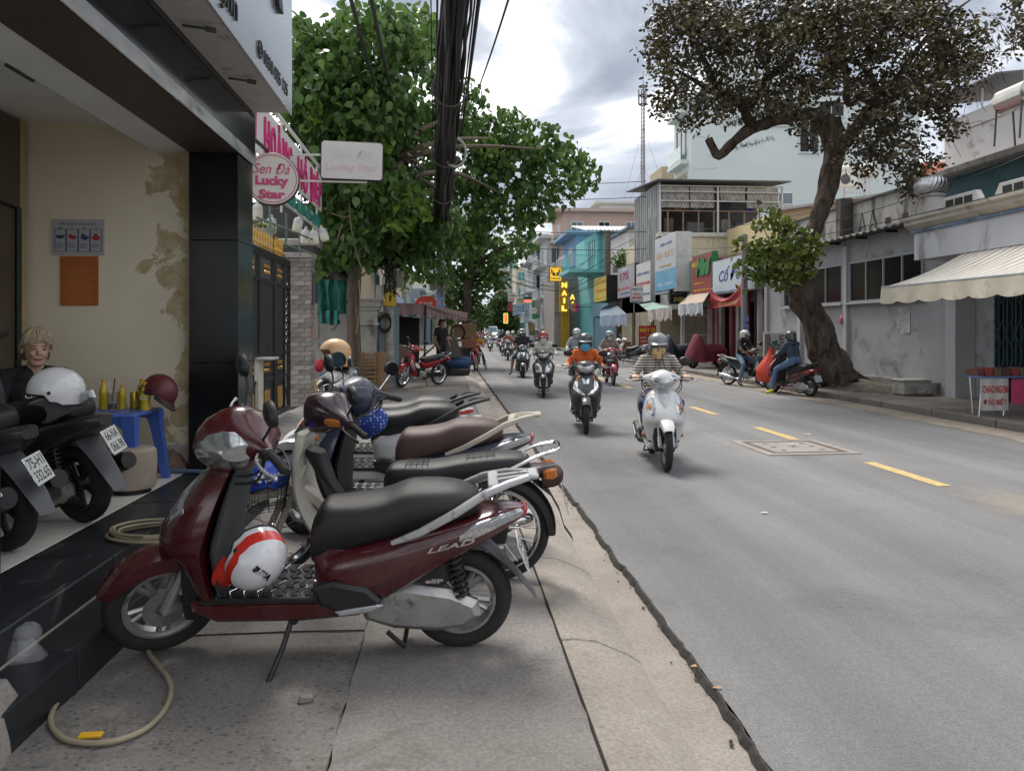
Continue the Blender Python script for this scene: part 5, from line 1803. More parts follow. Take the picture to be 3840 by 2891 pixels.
for i in range(rows):
 z=PZ+rh*(i+.5)
 cuts=[0,.45]if False else([0,.225,.45]if i%2==0 else[0,.11,.335,.45])
 for a,b_ in zip(cuts,cuts[1:]):
  share(brick_mesh(b_-a-.005,.022,rh-.005,r_.randrange(5)),'brick',gp,Matrix.Translation((PX0+(a+b_)/2,PY0+.004+r_.uniform(-.002,.002),z)))
 cuts=[0,.21,.42]if i%2 else[0,.32,.42]
 for a,b_ in zip(cuts,cuts[1:]):
  share(brick_mesh(.022,b_-a-.005,rh-.005,r_.randrange(5)),'brick',gp,Matrix.Translation((PX1-.004+r_.uniform(-.002,.002),PY0+(a+b_)/2,z)))
cap_m=MB()
cxp,cyp=(PX0+PX1)/2,(PY0+PY1)/2
def sqr(h,z):
 return[V((cxp-h,cyp-h,z)),V((cxp+h,cyp-h,z)),V((cxp+h,cyp+h,z)),V((cxp-h,cyp+h,z))]
MB().loft([sqr(.24,2.9),sqr(.25,2.93),sqr(.27,2.96),sqr(.27,2.99)]).build('cap_moulding',M('pillar_cap_white',(.55,.53,.5),.7,dirt=((.25,.23,.2),.15,8)),gp,smooth=0)
MB().loft([sqr(.27,2.985),sqr(.28,3.03),sqr(.33,3.11)]).build('cap_band',M('pillar_cap_grey',(.09,.095,.105),.6),gp,smooth=0)
MB().loft([sqr(.35,3.11),sqr(.36,3.13),sqr(.36,3.22),sqr(.34,3.24)]).build('cap_slab',M('pillar_cap_slab',(.42,.38,.35),.6,var=.3,vs=14),gp,smooth=0)
bx(PX1+.009,PX1+.014,PY0+.1,PY0+.3,2.0,2.6).build('street_number_plate',M('blue_tile_plate',(.03,.06,.11),.3,var=.5,vs=25),gp,smooth=0)
sg=bx(PX1+.009,PX1+.013,PY0+.08,PY0+.28,1.35,1.58).build('red_notice',M('notice_red',(.55,.09,.04),.6),gp,smooth=0)
for k in range(4):
 bx(PX1+.013,PX1+.015,PY0+.10,PY0+.26,1.38+k*.05,1.40+k*.05).build('notice_text',M('notice_ink',(.75,.6,.5),.6,var=0),sg,smooth=0)
ironb=M('black_gate_iron',(.018,.019,.021),.42,.3,var=.25,vs=6)
gold=M('gold_paint',(.55,.31,.06),.35,.55,var=.25,vs=18)
gt=thing('iron_gate','black iron gate with gold spearheads and gold ornaments','gate',(-2.68,11.8,PZ))
GX=-2.68
fr_m=MB()
YA,YB=10.2,13.25
for y_ in(YA,11.15,12.1,12.16,YB-.42,YB):
 bx(GX-.03,GX+.03,y_-.03,y_+.03,PZ+.06,2.66).build('stile',ironb,gt,smooth=0)
for z0,z1 in((PZ+.05,PZ+.14),(.74,.80),(1.12,1.18),(2.20,2.26),(2.56,2.68)):
 bx(GX-.025,GX+.025,YA,YB,z0,z1,.004).build('rail',ironb,gt,smooth=0)
for i,(a,b_)in enumerate(((YA,11.15),(11.15,12.1),(12.16,YB-.42))):
 bx(GX-.008,GX+.008,a+.03,b_-.03,PZ+.14,.74).build('panel',ironb,gt,smooth=0)
 mt_=fr((GX+.012,(a+b_)/2,.46),FX)
 MB().prism([(-.17,-.13),(-.13,-.17),(.13,-.17),(.17,-.13),(.17,.13),(.13,.17),(-.13,.17),(-.17,.13)],0,.015,mt_,ch=.005).build('gold_plaque',gold,gt)
 for zz in(.96,2.40):
  mb=MB()
  for k in range(5):
   for s_ in(-1,1):
    mb.lathe([(.018,-.006),(.026,-.006),(.026,.006),(.018,.006)],10,fr((GX+.02,(a+b_)/2-.14+k*.07,zz+s_*.045),FX),closed_prof=True)
  mb.build('gold_scroll',gold,gt,kind='stuff')
 nb=int((b_-a-.06)/.075)
 for k in range(nb):
  yy=a+.03+(b_-a-.06)*(k+.5)/nb
  MB().tube([(GX,yy,.8),(GX,yy,2.22)],.011,6).build('bar',ironb,gt)
 ns=6
 for k in range(ns):
  yy=a+.08+(b_-a-.16)*k/(ns-1)
  MB().lathe([(.010,2.66),(.012,2.72),(.024,2.75),(.012,2.78),(.010,2.80),(.022,2.84),(.015,2.90),(0,2.98)],8,Matrix.Translation((GX,yy,0))).build('spearhead',gold,gt)
lt=MB()
for k in range(9):
 z0=1.18+k*.115
 for s_ in(0,1):
  lt.bar((GX,YB-.40,z0+(.23 if s_ else 0)),(GX,YB-.02,z0+(0 if s_ else .23)),.012)
lt.build('lattice',ironb,gt,kind='stuff')
bx(GX-.05,GX+.0,YA-.35,YA-.04,PZ,2.55,.004).build('wood_post',M('orange_wood',(.42,.22,.08),.6,var=.15,vs=6,stretch=(1,1,.2)),label='orange wooden board standing beside the black gate',cat='board')
MB().lathe([(.05,1.15),(.07,1.2),(.04,1.3),(.075,1.38),(.05,1.44),(.065,1.5),(.03,1.58)],10,Matrix.Translation((GX+.06,YA-.2,0))).build('gold_ornament',gold,label='gold scroll ornament on the orange board',cat='ornament')
# cream stub pillar with a marble slab
p0,p1=G(966,1612,PZ),G(1019,1600,PZ)
sp_=thing('stub_pillar','short cream pillar with flaking paint and marble slab top','pillar',(p0.x,p0.y,PZ))
flk=M('cream_flaking_paint',(.62,.60,.50),.75,var=.1,dirt=((.16,.11,.05),.14,9),bump=.2)
bx(-2.98,-2.62,p0.y,p0.y+.26,PZ,1.09,.006).build('shaft',flk,sp_)
bx(-3.02,-2.42,p0.y-.04,p0.y+.34,1.09,1.125,.006).build('slab',M('marble_slab',(.5,.48,.45),.3,var=.2,vs=6),sp_)
# flower shop sign on white rails
fs=thing('flower_shop_sign','white railing sign with pink and green flower shop lettering','sign',(-2.5,12.5,3.4))
wr=M('white_rail',(.72,.72,.70),.5,var=.06)
SXn=-2.5
for z_ in(3.46,3.66,3.88,4.30,4.50,4.68):
 bx(SXn-.02,SXn+.02,8.6,15.3,z_-.025,z_+.025,.004).build('rail',wr,fs)
for y_ in(8.8,10.4,12.0,13.6,15.2):
 bx(SXn-.05,SXn-.021,y_-.025,y_+.025,3.3,4.7,.004).build('post',wr,fs)
pink=M('pink_letter',(.62,.03,.20),.45,var=.05);pink2=M('pink_light',(.72,.38,.5),.45,var=.05);greenl=M('green_letter',(.02,.22,.17),.45,var=.05)
bx(SXn+.024,SXn+.05,8.7,15.25,3.80,4.50,.01).build('letter_board',wr,fs)
for s_,yc,wd in(('NỮ',9.6,1.1),('HOÀNG',11.4,1.9),('HỒ',13.2,.95),('ĐIỆP',14.5,1.25)):
 for k_,c_ in enumerate(s_):
  txt(c_,wd/len(s_)*(.72 if c_!='I' else .25),.62 if c_ in 'ỮÀỒĐỆ' else .5,fr((SXn+.051,yc-wd/2+wd*(k_+.5)/len(s_),4.16 if c_ in 'ỮÀỒỆ' else 4.1),FX),pink,fs,ext=.025,bold=.01)
for k_,c_ in enumerate('& LÊ HOA LAN HỒ ĐIỆP'):
 if c_!=' ':
  txt(c_,.15 if c_!='I' else .05,.26 if c_ in 'ÊỒỆ' else .2,fr((SXn+.03,11.2+.2*k_,3.59 if c_ in 'ÊỒỆ' else 3.56),FX),greenl,fs,ext=.03,bold=.01)
bulb_m=M('lamp_diffuser',(.75,.72,.60),.4,var=.05);bulb_c=M('lamp_housing',(.62,.62,.60),.5,var=.05)
for i,(px,py,d,tl)in enumerate(((1018,840,13.2,0),(1118,838,13.6,.2),(1145,882,14.3,.1),(1178,885,14.6,-.1),(1212,875,15.0,-.3),(966,790,12.6,0))):
 p=P(px,py,d)
 lo=thing('bulb_lamp',['white bulb lamp hanging beside the potted plant','white bulb lamp under the green lettering, left of a pair','cream bulb lamp above the pillar cap, second in the row','cream bulb lamp over the middle of the pillar cap','white bulb lamp at the street corner of the pillar','cream bulb lamp below the round pink sign'][i],'lamp',p,group='bulb lamps of the flower shop')
 mt_=Matrix.Translation(p)@Matrix.Rotation(tl,4,'Y')
 MB().lathe([(0,-.17),(.07,-.165),(.085,-.13),(.085,-.02),(.08,0)],16,mt_).build('diffuser',bulb_m,lo)
 MB().lathe([(.086,-.01),(.084,.05),(.06,.09),(.03,.10),(.022,.16),(0,.16)],16,mt_).build('housing',bulb_c,lo)
 MB().tube([mt_@V((0,0,.15)),mt_@V((0,0,.24)),V((SXn,p.y,p.z+.3))],.008,5).build('cable',blackp,lo)
 # hanging pot with a spider plant
p=P(985,890,12.8)
hp=thing('hanging_plant','green spider plant in a ribbed grey hanging pot','plant',p)
mb=MB()
mb.lathe([(0,-.16),(.11,-.16),(.19,.10),(.205,.10),(.205,.13),(.18,.13),(.1,.05),(0,.05)],28,Matrix.Translation(p))
mb.build('pot',M('grey_pot',(.42,.43,.42),.55),hp)
def blades(c,n,L,w,seed,up=.6):
 r=random.Random(seed);mb=MB()
 for i in range(n):
  a=r.uniform(0,2*pi);l_=L*r.uniform(.6,1.1);e=r.uniform(.3,1)*up
  pts=[c,c+V((cos(a)*l_*.35,sin(a)*l_*.35,l_*e)),c+V((cos(a)*l_*.8,sin(a)*l_*.8,l_*e*.7)),c+V((cos(a)*l_,sin(a)*l_,l_*(e*.2-.15)))]
  s_=V((-sin(a),cos(a),0))*w
  vs=[]
  for p_,k in zip(pts,(1,1,.8,.1)):
   vs+=[p_-s_*k,p_+s_*k]
  mb.add(vs,[(0,1,3,2),(2,3,5,4),(4,5,7,6)])
 return mb
blades(p+V((0,0,.1)),70,.32,.008,3).build('foliage',leafmat('spider_leaf',(.10,.16,.03),(.32,.36,.12)),hp,smooth=60)
MB().tube([p+V((-.2,0,.11)),p+V((0,0,.7)),p+V((.2,0,.11))],.005,5).build('hanger',darkmetal,hp)
mb=MB()
for a,b_ in(((-2.9,12.0,3.22),(-2.55,14.8,3.22)),((-2.9,12.0,2.95),(-2.55,14.8,2.95))):
 mb.tube([a,b_],.018,6)
for y_ in(12.2,13.4,14.6):
 mb.tube([(-2.75,y_,2.9),(-2.75,y_,3.5)],.018,6)
mb.build('green_pipe_frame',M('green_grey_pipe',(.16,.22,.19),.6),label='grey green pipe frame above the gate carrying the hanging pot',cat='frame')
# two projecting signs
c=P(1020,671,7.2)
rs=thing('round_sign','round white sign with pink lettering and black rim by the column','sign',c)
mt_=frame(c,(cos(.12),sin(.12),0),(0,0,1))
R_=.243
MB().lathe([(0,-.09),(R_,-.09),(R_+.004,-.085),(R_+.004,-.005),(R_,0),(R_-.004,0)],40,mt_).build('case',blackp,rs)
f_=MB().lathe([(0,.001),(R_-.004,.001),(R_-.004,-.004)],40,mt_).build('face',M('sign_white',(.72,.70,.68),.4,var=.04),rs)
MB().lathe([(R_-.026,.003),(R_-.018,.003),(R_-.018,.0),(R_-.026,.0)],48,mt_,closed_prof=True).build('ring',M('sign_pink',(.60,.08,.22),.5,var=0),rs)
spk=MATS['sign_pink']
txt('Sen Đá',.34,.10,mt_@Matrix.Translation((0,.095,.003)),spk,rs,ext=.002,shear=.35)
txt('Lucky',.30,.115,mt_@Matrix.Translation((0,-.03,.003)),spk,rs,ext=.002,bold=.05)
txt('Star',.24,.085,mt_@Matrix.Translation((0,-.145,.003)),spk,rs,ext=.002,bold=.05)
MB().tube([c+V((-.05,.04,.28)),c+V((-.05,.04,.22))],.012,6).bar(c+V((-.05,.04,.27)),V((-1.72,6.62,c.z+.27)),.025).build('bracket',darkmetal,rs)
c=P(1320,604,12.2)
w2,h2=225/2888*12.2/2,137/2888*12.2/2
rs=thing('rectangular_sign','faded white rectangular sign box hanging in front of the dark tree','sign',c)
mt_=frame(c,(cos(.03),sin(.03),-.02),(0.02,0,1))
def rrect(w,h,r,k=5):
 out=[]
 for cx_,cy_,a0 in((w-r,h-r,0),(-w+r,h-r,90),(-w+r,-h+r,180),(w-r,-h+r,270)):
  for i in range(k+1):
   a=radians(a0+90*i/k)
   out.append((cx_+r*cos(a),cy_+r*sin(a)))
 return out
MB().prism(rrect(w2+.012,h2+.012,.05),-.12,-.002,mt_,ch=.006).build('case',blackp,rs)
MB().prism(rrect(w2,h2,.045),-.01,.003,mt_,ch=.002).build('face',M('sign_faded_white',(.66,.66,.65),.45,var=.06),rs)
txt('Sen Đá',w2*1.35,h2*.45,mt_@Matrix.Translation((0,h2*.35,.004)),M('faded_grey_ink',(.585,.58,.575),.5,var=0),rs,ext=.0015,shear=.35)
txt('Lucky Star',w2*1.75,h2*.55,mt_@Matrix.Translation((0,-h2*.42,.004)),M('faded_pink_ink',(.64,.545,.55),.5,var=0),rs,ext=.0015,bold=.04)
MB().bar(mt_@V((w2*.5,-h2-.03,-.06)),V((SXn,c.y+.05,c.z-h2-.03)),.03).bar(mt_@V((-w2,h2*.3,-.06)),V((SXn,c.y+.05,c.z+h2*.3)),.03).build('arm',wr,rs)
# ====== right side of the street
def yx(px,X):
 return WX(px,HY,X).y
def zx(px,py,X):
 return WX(px,py,X).z
darkin=M('hollow_shade',(.02,.02,.022),.9,var=.3)  # shade inside shops and hollows put into a near-black colour
glassd=M('dark_window_glass',(.012,.013,.015),.12,var=.3,vs=1.5,spec=.25)
glassb=M('blue_window_glass',(.10,.15,.18),.08,var=.3,vs=1.0,coat=.6)
alfr=M('grey_alloy_frame',(.32,.34,.36),.45,.4,var=.1)
def window(par,c,F,w,h,fm,pm,n=2,sill=None,t=.05,bars=False):
 mt=fr(c,F)
 wf=MB()
 for x in(-w/2,w/2):
  wf.box((x,0,.01),(.05,h+.05,t+.02),ch=.004)
 for y_ in(-h/2,h/2):
  wf.box((0,y_,.0101),(w,.05,t+.016),ch=.004)
 for i in range(1,n):
  wf.box((-w/2+w*i/n,0,.008),(.04,h,t+.01),ch=.004)
 o=wf.xf(mt).build('window',fm,par,smooth=0)
 for i in range(n):
  MB().box((-w/2+w*(i+.5)/n,0,-.008),(w/n-.02,h,.012)).xf(mt).build('pane',pm,o,smooth=0)
 if sill is not None:
  MB().box((0,-h/2-.05,.05),(w+.16,.05,.14),ch=.008).xf(mt).build('sill',sill,o,smooth=0)
 if bars:
  b=MB()
  for i in range(int(w/.12)):
   b.box((-w/2+.12*(i+.5),0,.05),(.012,h,.012))
  b.xf(mt).build('bars',fm,o,smooth=0,kind='stuff')
 return o
def corrugated(x0,x1,n,amp=.02):
 return[(x0+(x1-x0)*i/n,amp*(1 if i%2 else-1))for i in range(n+1)]
 # ---------------- the low grey building with sliding windows
gwall=M('grey_plaster',(.34,.345,.36),.85,var=.18,vs=.9,bump=.12,bs=25,dirt=((.20,.195,.19),.2,1.3))
gpil=M('grey_plaster_light',(.42,.425,.44),.85,var=.14,vs=1.2,bump=.1,bs=25)
stain=M('stained_parapet',(.40,.39,.37),.9,var=.2,vs=2,bump=.15,dirt=((.06,.058,.055),.28,1.5),stretch=(1,1,.35))
XW=10.4
ya,yb=yx(3562,XW),yx(2872,XW)
gh=thing('grey_building','low grey plastered building with sliding windows behind the big tree','building',(XW,(ya+yb)/2,0))
bx(XW,XW+5,ya,yb,0,3.86).build('wall',gwall,gh,smooth=0)
bx(XW-.10,XW+.02,ya+.3,yb,.1,.40,.015).build('plinth',M('plinth_grime',(.2,.195,.19),.9,var=.3,vs=2,dirt=((.05,.05,.045),.2,3)),gh)
for px in(3178,3005,2880):
 y_=yx(px,XW)
 bx(XW-.09,XW+.01,y_-.1,y_+.1,.1,3.7,.01).build('pilaster',gpil,gh)
for pa,pb,n in((3465,3192,4),(3163,3043,2),(2995,2945,1)):
 y0,y1=yx(pa,XW),yx(pb,XW)
 window(gh,(XW-.01,(y0+y1)/2,2.74),FL,y1-y0,1.0,alfr,glassd,n,gpil)
 # corrugated eave sheet
n_=60
ev=MB();vs=[]
for i in range(n_+1):
 y_=ya+(yb-ya)*i/n_
 dz=.028*(1 if i%2 else-1)
 vs+=[(XW-.38,y_,3.86+dz),(XW+1.2,y_,4.02+dz),(XW+1.2,y_,4.05+dz),(XW-.38,y_,3.885+dz)]
fs_=[]
for i in range(n_):
 a=i*4
 for j in range(4):
  fs_.append((a+j,a+(j+1)%4,a+4+(j+1)%4,a+4+j))
ev.add(vs,fs_).build('eave_sheet',M('asbestos_sheet',(.17,.165,.16),.9,var=.35,vs=3),gh,smooth=0)
for i in range(7):
 y_=ya+.6+i*1.3
 if y_<yb:
  bx(XW-.3,XW+.02,y_-.03,y_+.03,3.78,3.84).build('rafter',darkmetal,gh,smooth=0)
bx(XW+1.0,XW+1.2,yx(3432,XW+1.0),yx(2945,XW+1.0),4.0,5.05).build('parapet',stain,gh,smooth=0)
bx(XW+.96,XW+1.24,yx(3432,XW+1.0),yx(2945,XW+1.0),5.05,5.12,.01).build('parapet_cap',M('parapet_cap_dark',(.10,.098,.092),.9,var=.4),gh,smooth=0)
for px in(3395,3330):
 y_=yx(px,XW+1)
 bx(XW+.985,XW+1.02,y_-.11,y_+.11,4.28,4.44).build('vent_brick',M('vent_dark_red',(.07,.03,.025),.9),gh,smooth=0)
for px in(3235,3275):
 y_=yx(px,XW+1)
 MB().tube([(XW+.98,y_-.18,4.2),(XW+.98,y_,4.75),(XW+.98,y_+.18,4.2),(XW+.98,y_,4.38),(XW+.98,y_-.18,4.2)],.012,5).build('iron_star',darkmetal,gh)
MB().box((XW+.8,yx(3165,XW+.8),4.6),(.35,.28,1.3),ch=.02).jit(.02,4).build('chimney_stub',M('mouldy_concrete',(.12,.11,.10),.95,var=.5,vs=3,bump=.3),gh,smooth=0)
# pasted-over notices and a pink bag hanging on the wall
mb=MB();c=WX(3390,1200,XW-.004)
MB().box((XW-.003,c.y,c.z),(.006,.5,.62)).jit(.02,2).build('notice_remains',M('torn_paper',(.42,.42,.41),.9,var=.4,vs=9,dirt=((.25,.25,.255),.3,6)),gh,smooth=0)
c=WX(3155,1200,XW-.1)
MB().ell(c,(.05,.07,.12),10,6).tube([c+V((0,0,.1)),c+V((.02,0,.25))],.006,5).jit(.008,2).build('pink_bag',M('pink_plastic',(.55,.13,.30),.4),label='small pink bag hanging on the grey wall',cat='bag')
# ---------------- the white shop with the striped awning
wsh=thing('awning_shop','white fascia shop with roof parapet and folding gate','building',(9.6,12,0))
wfas=M('white_fascia',(.56,.57,.60),.8,var=.1,vs=1.2,dirt=((.22,.21,.2),.10,1.3),stretch=(1,1,.3))
yA,yB=7.2,yx(3428,9.6)
bx(9.6,12.2,yA,yB,2.95,3.50).build('fascia',wfas,wsh,smooth=0)
bx(9.55,12.2,yA,yB+.05,3.50,3.56,.01).build('blue_trim',M('blue_trim',(.14,.20,.30),.8,var=.5,vs=3,dirt=((.4,.4,.4),.2,4)),wsh,smooth=0)
MB().prism([(9.58,3.56),(9.45,3.66),(9.45,3.72),(9.40,3.76),(9.40,3.82),(12.2,3.82),(12.2,3.56)],yA,yB+.12,Matrix(((1,0,0,0),(0,0,1,0),(0,1,0,0),(0,0,0,1)))).build('cornice',M('cornice_beige',(.44,.40,.34),.85,var=.15,dirt=((.2,.18,.16),.12,3)),wsh,smooth=0)
for i in range(4):
 y0=yB-1.9-i*1.55
 b0=MB().prism([(y0,3.82),(y0+1.3,3.82),(y0+1.12,4.1),(y0+.18,4.1)],9.70,9.82,Matrix(((0,0,1,0),(1,0,0,0),(0,1,0,0),(0,0,0,1))),ch=.01).build('parapet_block',M('parapet_white',(.48,.47,.45),.85,var=.15),wsh,smooth=0)
 for k in range(3):
  bx(9.685,9.705,y0+.27+k*.27,y0+.48+k*.27,3.9,4.03).build('parapet_hole',darkin,b0,smooth=0)
bx(9.72,9.80,yA,yB-.3,3.82,3.9).build('parapet_rail',MATS['parapet_white'],wsh,smooth=0)
# side pilaster, recess and folding gate
yp0,yp1=yx(3683,10.5),yx(3563,10.4)
bx(10.30,10.75,yp1-.3,yp1+.02,.1,2.95,.012).build('pilaster',gpil,wsh)
bx(10.75,10.9,yp0,yp1-.28,.1,2.95).build('side_wall',gwall,wsh,smooth=0)
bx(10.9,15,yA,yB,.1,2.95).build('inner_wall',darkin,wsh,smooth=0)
fg=M('folding_gate_teal',(.035,.075,.085),.5,.3,var=.25)
for k in range(38):
 y_=yp0-.04-k*.115
 if y_>7.4:
  bx(10.74-.02*(k%2),10.79-.02*(k%2),y_-.02,y_+.02,.14,2.75,.004).build('gate_bar',fg,wsh,smooth=0)
lt=MB()
for k in range(19):
 y_=yp0-.04-k*.23
 for z0 in(.4,1.2,2.0):
  lt.bar((10.72,y_,z0),(10.72,y_-.23,z0+.5),.006,.025).bar((10.715,y_,z0+.5),(10.715,y_-.23,z0),.006,.025)
lt.build('gate_lattice',fg,wsh,smooth=0,kind='stuff')
# awning: striped cloth over a rail, with a hanging valance
aw=thing('striped_awning','cream and grey striped shop awning with scalloped valance','awning',(8.8,11,2))
awm=stripemat('awning_stripes','Y',.21,.62,(.62,.57,.47),(.26,.27,.30),var=.25,dirt=((.35,.31,.25),.12,2.5))
ay0,ay1=8.2,yx(3308,8.05)
cl=MB();NX,NY=10,44
vs=[]
for j in range(NY+1):
 y_=ay0+(ay1-ay0)*j/NY
 for i in range(NX+1):
  t=i/NX
  vs.append((8.05+1.6*t,y_,2.30+.66*t-.06*sin(pi*t)+.012*sin(y_*5)*sin(pi*t)))
fs_=[(j*(NX+1)+i,j*(NX+1)+i+1,(j+1)*(NX+1)+i+1,(j+1)*(NX+1)+i)for j in range(NY)for i in range(NX)]
k0=len(vs)
vs+=[(x,y,z-.012)for x,y,z in vs]
fs_+=[tuple(k0+q for q in reversed(f))for f in fs_]
cl.add(vs,fs_).build('cloth',awm,aw,smooth=60)
va=MB();vs=[]
n_=96
for j in range(n_+1):
 y_=ay0+(ay1-ay0)*j/n_
 sc_=abs(sin((y_-ay0)*pi/.62))**.6
 for t in(0,.5,1.0):
  vs.append((8.035+.015*sin(y_*9)*t-.02*t,y_,2.305-t*(.26+.06*sc_)))
 for t in(1.0,.5,0):
  vs.append((8.043+.015*sin(y_*9)*t-.02*t,y_,2.305-t*(.26+.06*sc_)))
fs_=[(j*6+i,j*6+(i+1)%6,(j+1)*6+(i+1)%6,(j+1)*6+i)for j in range(n_)for i in range(6)]
va.add(vs,fs_).build('valance',M('valance_cream',(.55,.50,.40),.85,var=.15,vs=3,dirt=((.38,.32,.24),.15,3)),aw,smooth=60)
ed=MB();ed.add([(8.05,ay1,2.31),(9.65,ay1,2.96),(9.65,ay1+.01,2.9),(8.05,ay1+.01,2.02)],[(0,1,2,3)])
MB().tube([(8.05,ay0,2.3),(8.05,ay1,2.3)],.022,8).build('front_rail',alfr,aw)
for y_ in(ay1-.1,ay1-2.6,ay0+.5):
 MB().tube([(8.06,y_,2.28),(8.9,y_-.15,2.48),(9.62,y_,2.88)],.016,6).build('arm',alfr,aw)
 # turbine vent on the roof
c=V(WX(3497,845,10.2));c.z=3.82
tv=thing('roof_turbine','silver spinning roof ventilator on a rusty conical base','ventilator',c)
MB().lathe([(.36,0),(.22,.48),(.25,.5),(.25,.55),(.0,.55)],20,Matrix.Translation(c)).build('cone',M('rusty_zinc',(.36,.35,.34),.5,.3,var=.2,dirt=((.22,.10,.05),.28,3.5)),tv)
bl=MB()
for k in range(26):
 a=2*pi*k/26
 pr=[(.25,.56),(.33,.62),(.37,.72),(.33,.83),(.22,.92),(.05,.95)]
 pts_=[c+V((cos(a+i*.12)*r,sin(a+i*.12)*r,z))for i,(r,z)in enumerate(pr)]
 pt2=[c+V((cos(a+i*.12+.21)*r*.93,sin(a+i*.12+.21)*r*.93,z))for i,(r,z)in enumerate(pr)]
 bl.loft([[a_,b_]for a_,b_ in zip(pts_,pt2)],cap=False,closed=True)
bl.build('vanes',M('zinc_vane',(.55,.56,.57),.35,.75,var=.1),tv,smooth=60,kind='stuff')
MB().lathe([(0,.55),(.2,.56),(.26,.72),(.18,.9),(0,.93)],16,Matrix.Translation(c)).build('core',darkin,tv)
# ---------------- teal wall house behind, white house and tanks beyond
tw=thing('teal_house','house with dark teal upper wall and overhanging concrete eave','building',(13,17,0))
tealw=M('teal_plaster',(.06,.125,.145),.85,var=.25,vs=.8,bump=.1,bs=20)
yt=yx(3500,13)
bx(13,20,5,yt,0,5.45).build('wall',tealw,tw,smooth=0)
bx(12.6,20.2,5,yt+.55,5.45,5.62,.02).build('eave_slab',M('eave_concrete',(.27,.25,.23),.9,var=.3,vs=2,dirt=((.08,.075,.07),.2,2)),tw,smooth=0)
rh=thing('tiled_roof_house','house with orange red tiled roof behind the teal wall','building',(17,26,0))
c0=P(3545,640,27)
bx(c0.x,c0.x+5,27,33,0,c0.z-.2).build('wall',white_dirty,rh,smooth=0)
rt=thing('x',None,None)
bpy.data.objects.remove(rt)
rm_=M('orange_tile',(.42,.12,.06),.75,var=.25,vs=6)
rbase=MB()
me=MB().lathe([(.09,0),(.10,.0),(.10,.36),(.09,.36)],6,ang=pi,closed_prof=True).mesh('roof_tile',rm_,40)
o_=V((c0.x-.2,27.2,c0.z-.35))
sl=V((.55,0,.5)).normalized()
ux=V((0,-1,0))
for i in range(9):
 for j in range(6):
  p=V((c0.x-.6+i*.2*.0,26.6,0))
  pos=V((c0.x+.95+i*.22,26.4+j*.2*0,c0.z-.45))+V((0,j*.27,j*.20))
  mtx=frame(pos,(1,0,0),(0,-.2,.27))
  R=Matrix((V((1,0,0)),V((0,-.6,.8)),V((0,.8,.6)))).transposed().to_4x4()
  share(me,'roof_tile',rh,Matrix.Translation(pos)@R)
MB().prism([(26.35,c0.z-.5),(28.2,c0.z+.9),(30.0,c0.z-.5)],c0.x+.9,c0.x+2.8,Matrix(((0,0,1,0),(1,0,0,0),(0,1,0,0),(0,0,0,1)))).build('roof',rm_,rh,smooth=0)
wt=thing('white_terrace_house','tall white house with roof terrace frame and steel water tank','building',(20,24,0))
q0=P(3640,480,26)
wh=M('white_house_wall',(.58,.56,.54),.85,var=.08,vs=.6,dirt=((.35,.33,.3),.06,1.2))
bx(q0.x,q0.x+9,20,26,0,P(3640,480,26).z).build('wall',wh,wt,smooth=0)
bx(q0.x-.05,q0.x+9,19.9,26.05,q0.z,q0.z+.5).build('parapet',wh,wt,smooth=0)
for y_ in(20.5,22.3,24.2,25.9):
 MB().tube([(q0.x+.1,y_,q0.z+.5),(q0.x+.1,y_,q0.z+1.2)],.03,6).build('post',white_paint,wt)
MB().box((q0.x+.6,24.4,q0.z+1.3),(2.4,3.6,.06),(0,-.12,0)).build('terrace_roof',M('grey_sheet_roof',(.12,.12,.125),.6),wt,smooth=0)
p=P(3815,365,22)
tk=thing('water_tank','shiny horizontal steel water tank on the white house roof','water tank',p)
mt_=Matrix.Translation(p)@Matrix.Rotation(pi/2,4,'X')@Matrix.Rotation(0,4,'Z')
MB().lathe([(0,-.65),(.12,-.66),(.3,-.62),(.36,-.55),(.36,.55),(.3,.62),(0,.66)],24,mt_).build('drum',M('steel_tank',(.55,.53,.48),.25,.9,var=.1),tk)
MB().lathe([(0,.662),(.13,.662),(.13,.64)],16,mt_).build('hatch',M('tank_hatch',(.65,.62,.55),.35,.7),tk)
for sx_ in(-.25,.25):
 for sy_ in(-.5,.5):
  MB().bar(p+V((sx_,sy_,-.2)),p+V((sx_*1.3,sy_,-1.3)),.04).build('leg',darkmetal,tk)
  # ---------------- yellow wall and the tall white building
yw=thing('yellow_wall_building','pale yellow flat roofed building behind the grey one','building',(14,30,0))
ylwall=M('pale_yellow_plaster',(.58,.48,.28),.85,var=.08,vs=.7,dirt=((.35,.25,.15),.07,1.0),stretch=(1,1,.3))
a,b_=P(2962,770,31),P(3452,700,29)
mb=MB()
mb.add([(a.x,31,0),(b_.x,29,0),(b_.x,29,b_.z),(a.x,31,a.z-.1),(a.x,37,0),(b_.x,36,0),(b_.x,36,b_.z),(a.x,37,a.z-.1)],[(0,1,2,3),(1,5,6,2),(5,4,7,6),(4,0,3,7),(3,2,6,7)])
mb.build('wall',ylwall,yw,smooth=0)
MB().bar(V((a.x-.1,30.95,a.z-.05)),V((b_.x+.1,28.95,b_.z+.05)),.3,.1).build('coping',M('coping_white',(.5,.5,.48),.8),yw,smooth=0)
for px,py in((3200,668),):
 p=P(px,py,33)
 ac=thing('air_conditioner','outdoor air conditioner unit on the yellow flat roof','air conditioner',p)
 bx(p.x,p.x+.9,33,33.35,p.z-.1,p.z+.5,.01).build('case',white_dirty,ac)
 MB().lathe([(0,0),(.22,0),(.22,.02),(0,.02)],20,fr((p.x+.36,33,p.z+.2),FC)).build('fan_grille',greyp,ac)
p=P(3205,645,36)
st_=thing('solar_heater','solar water heater drum on a frame above the yellow wall','water heater',p)
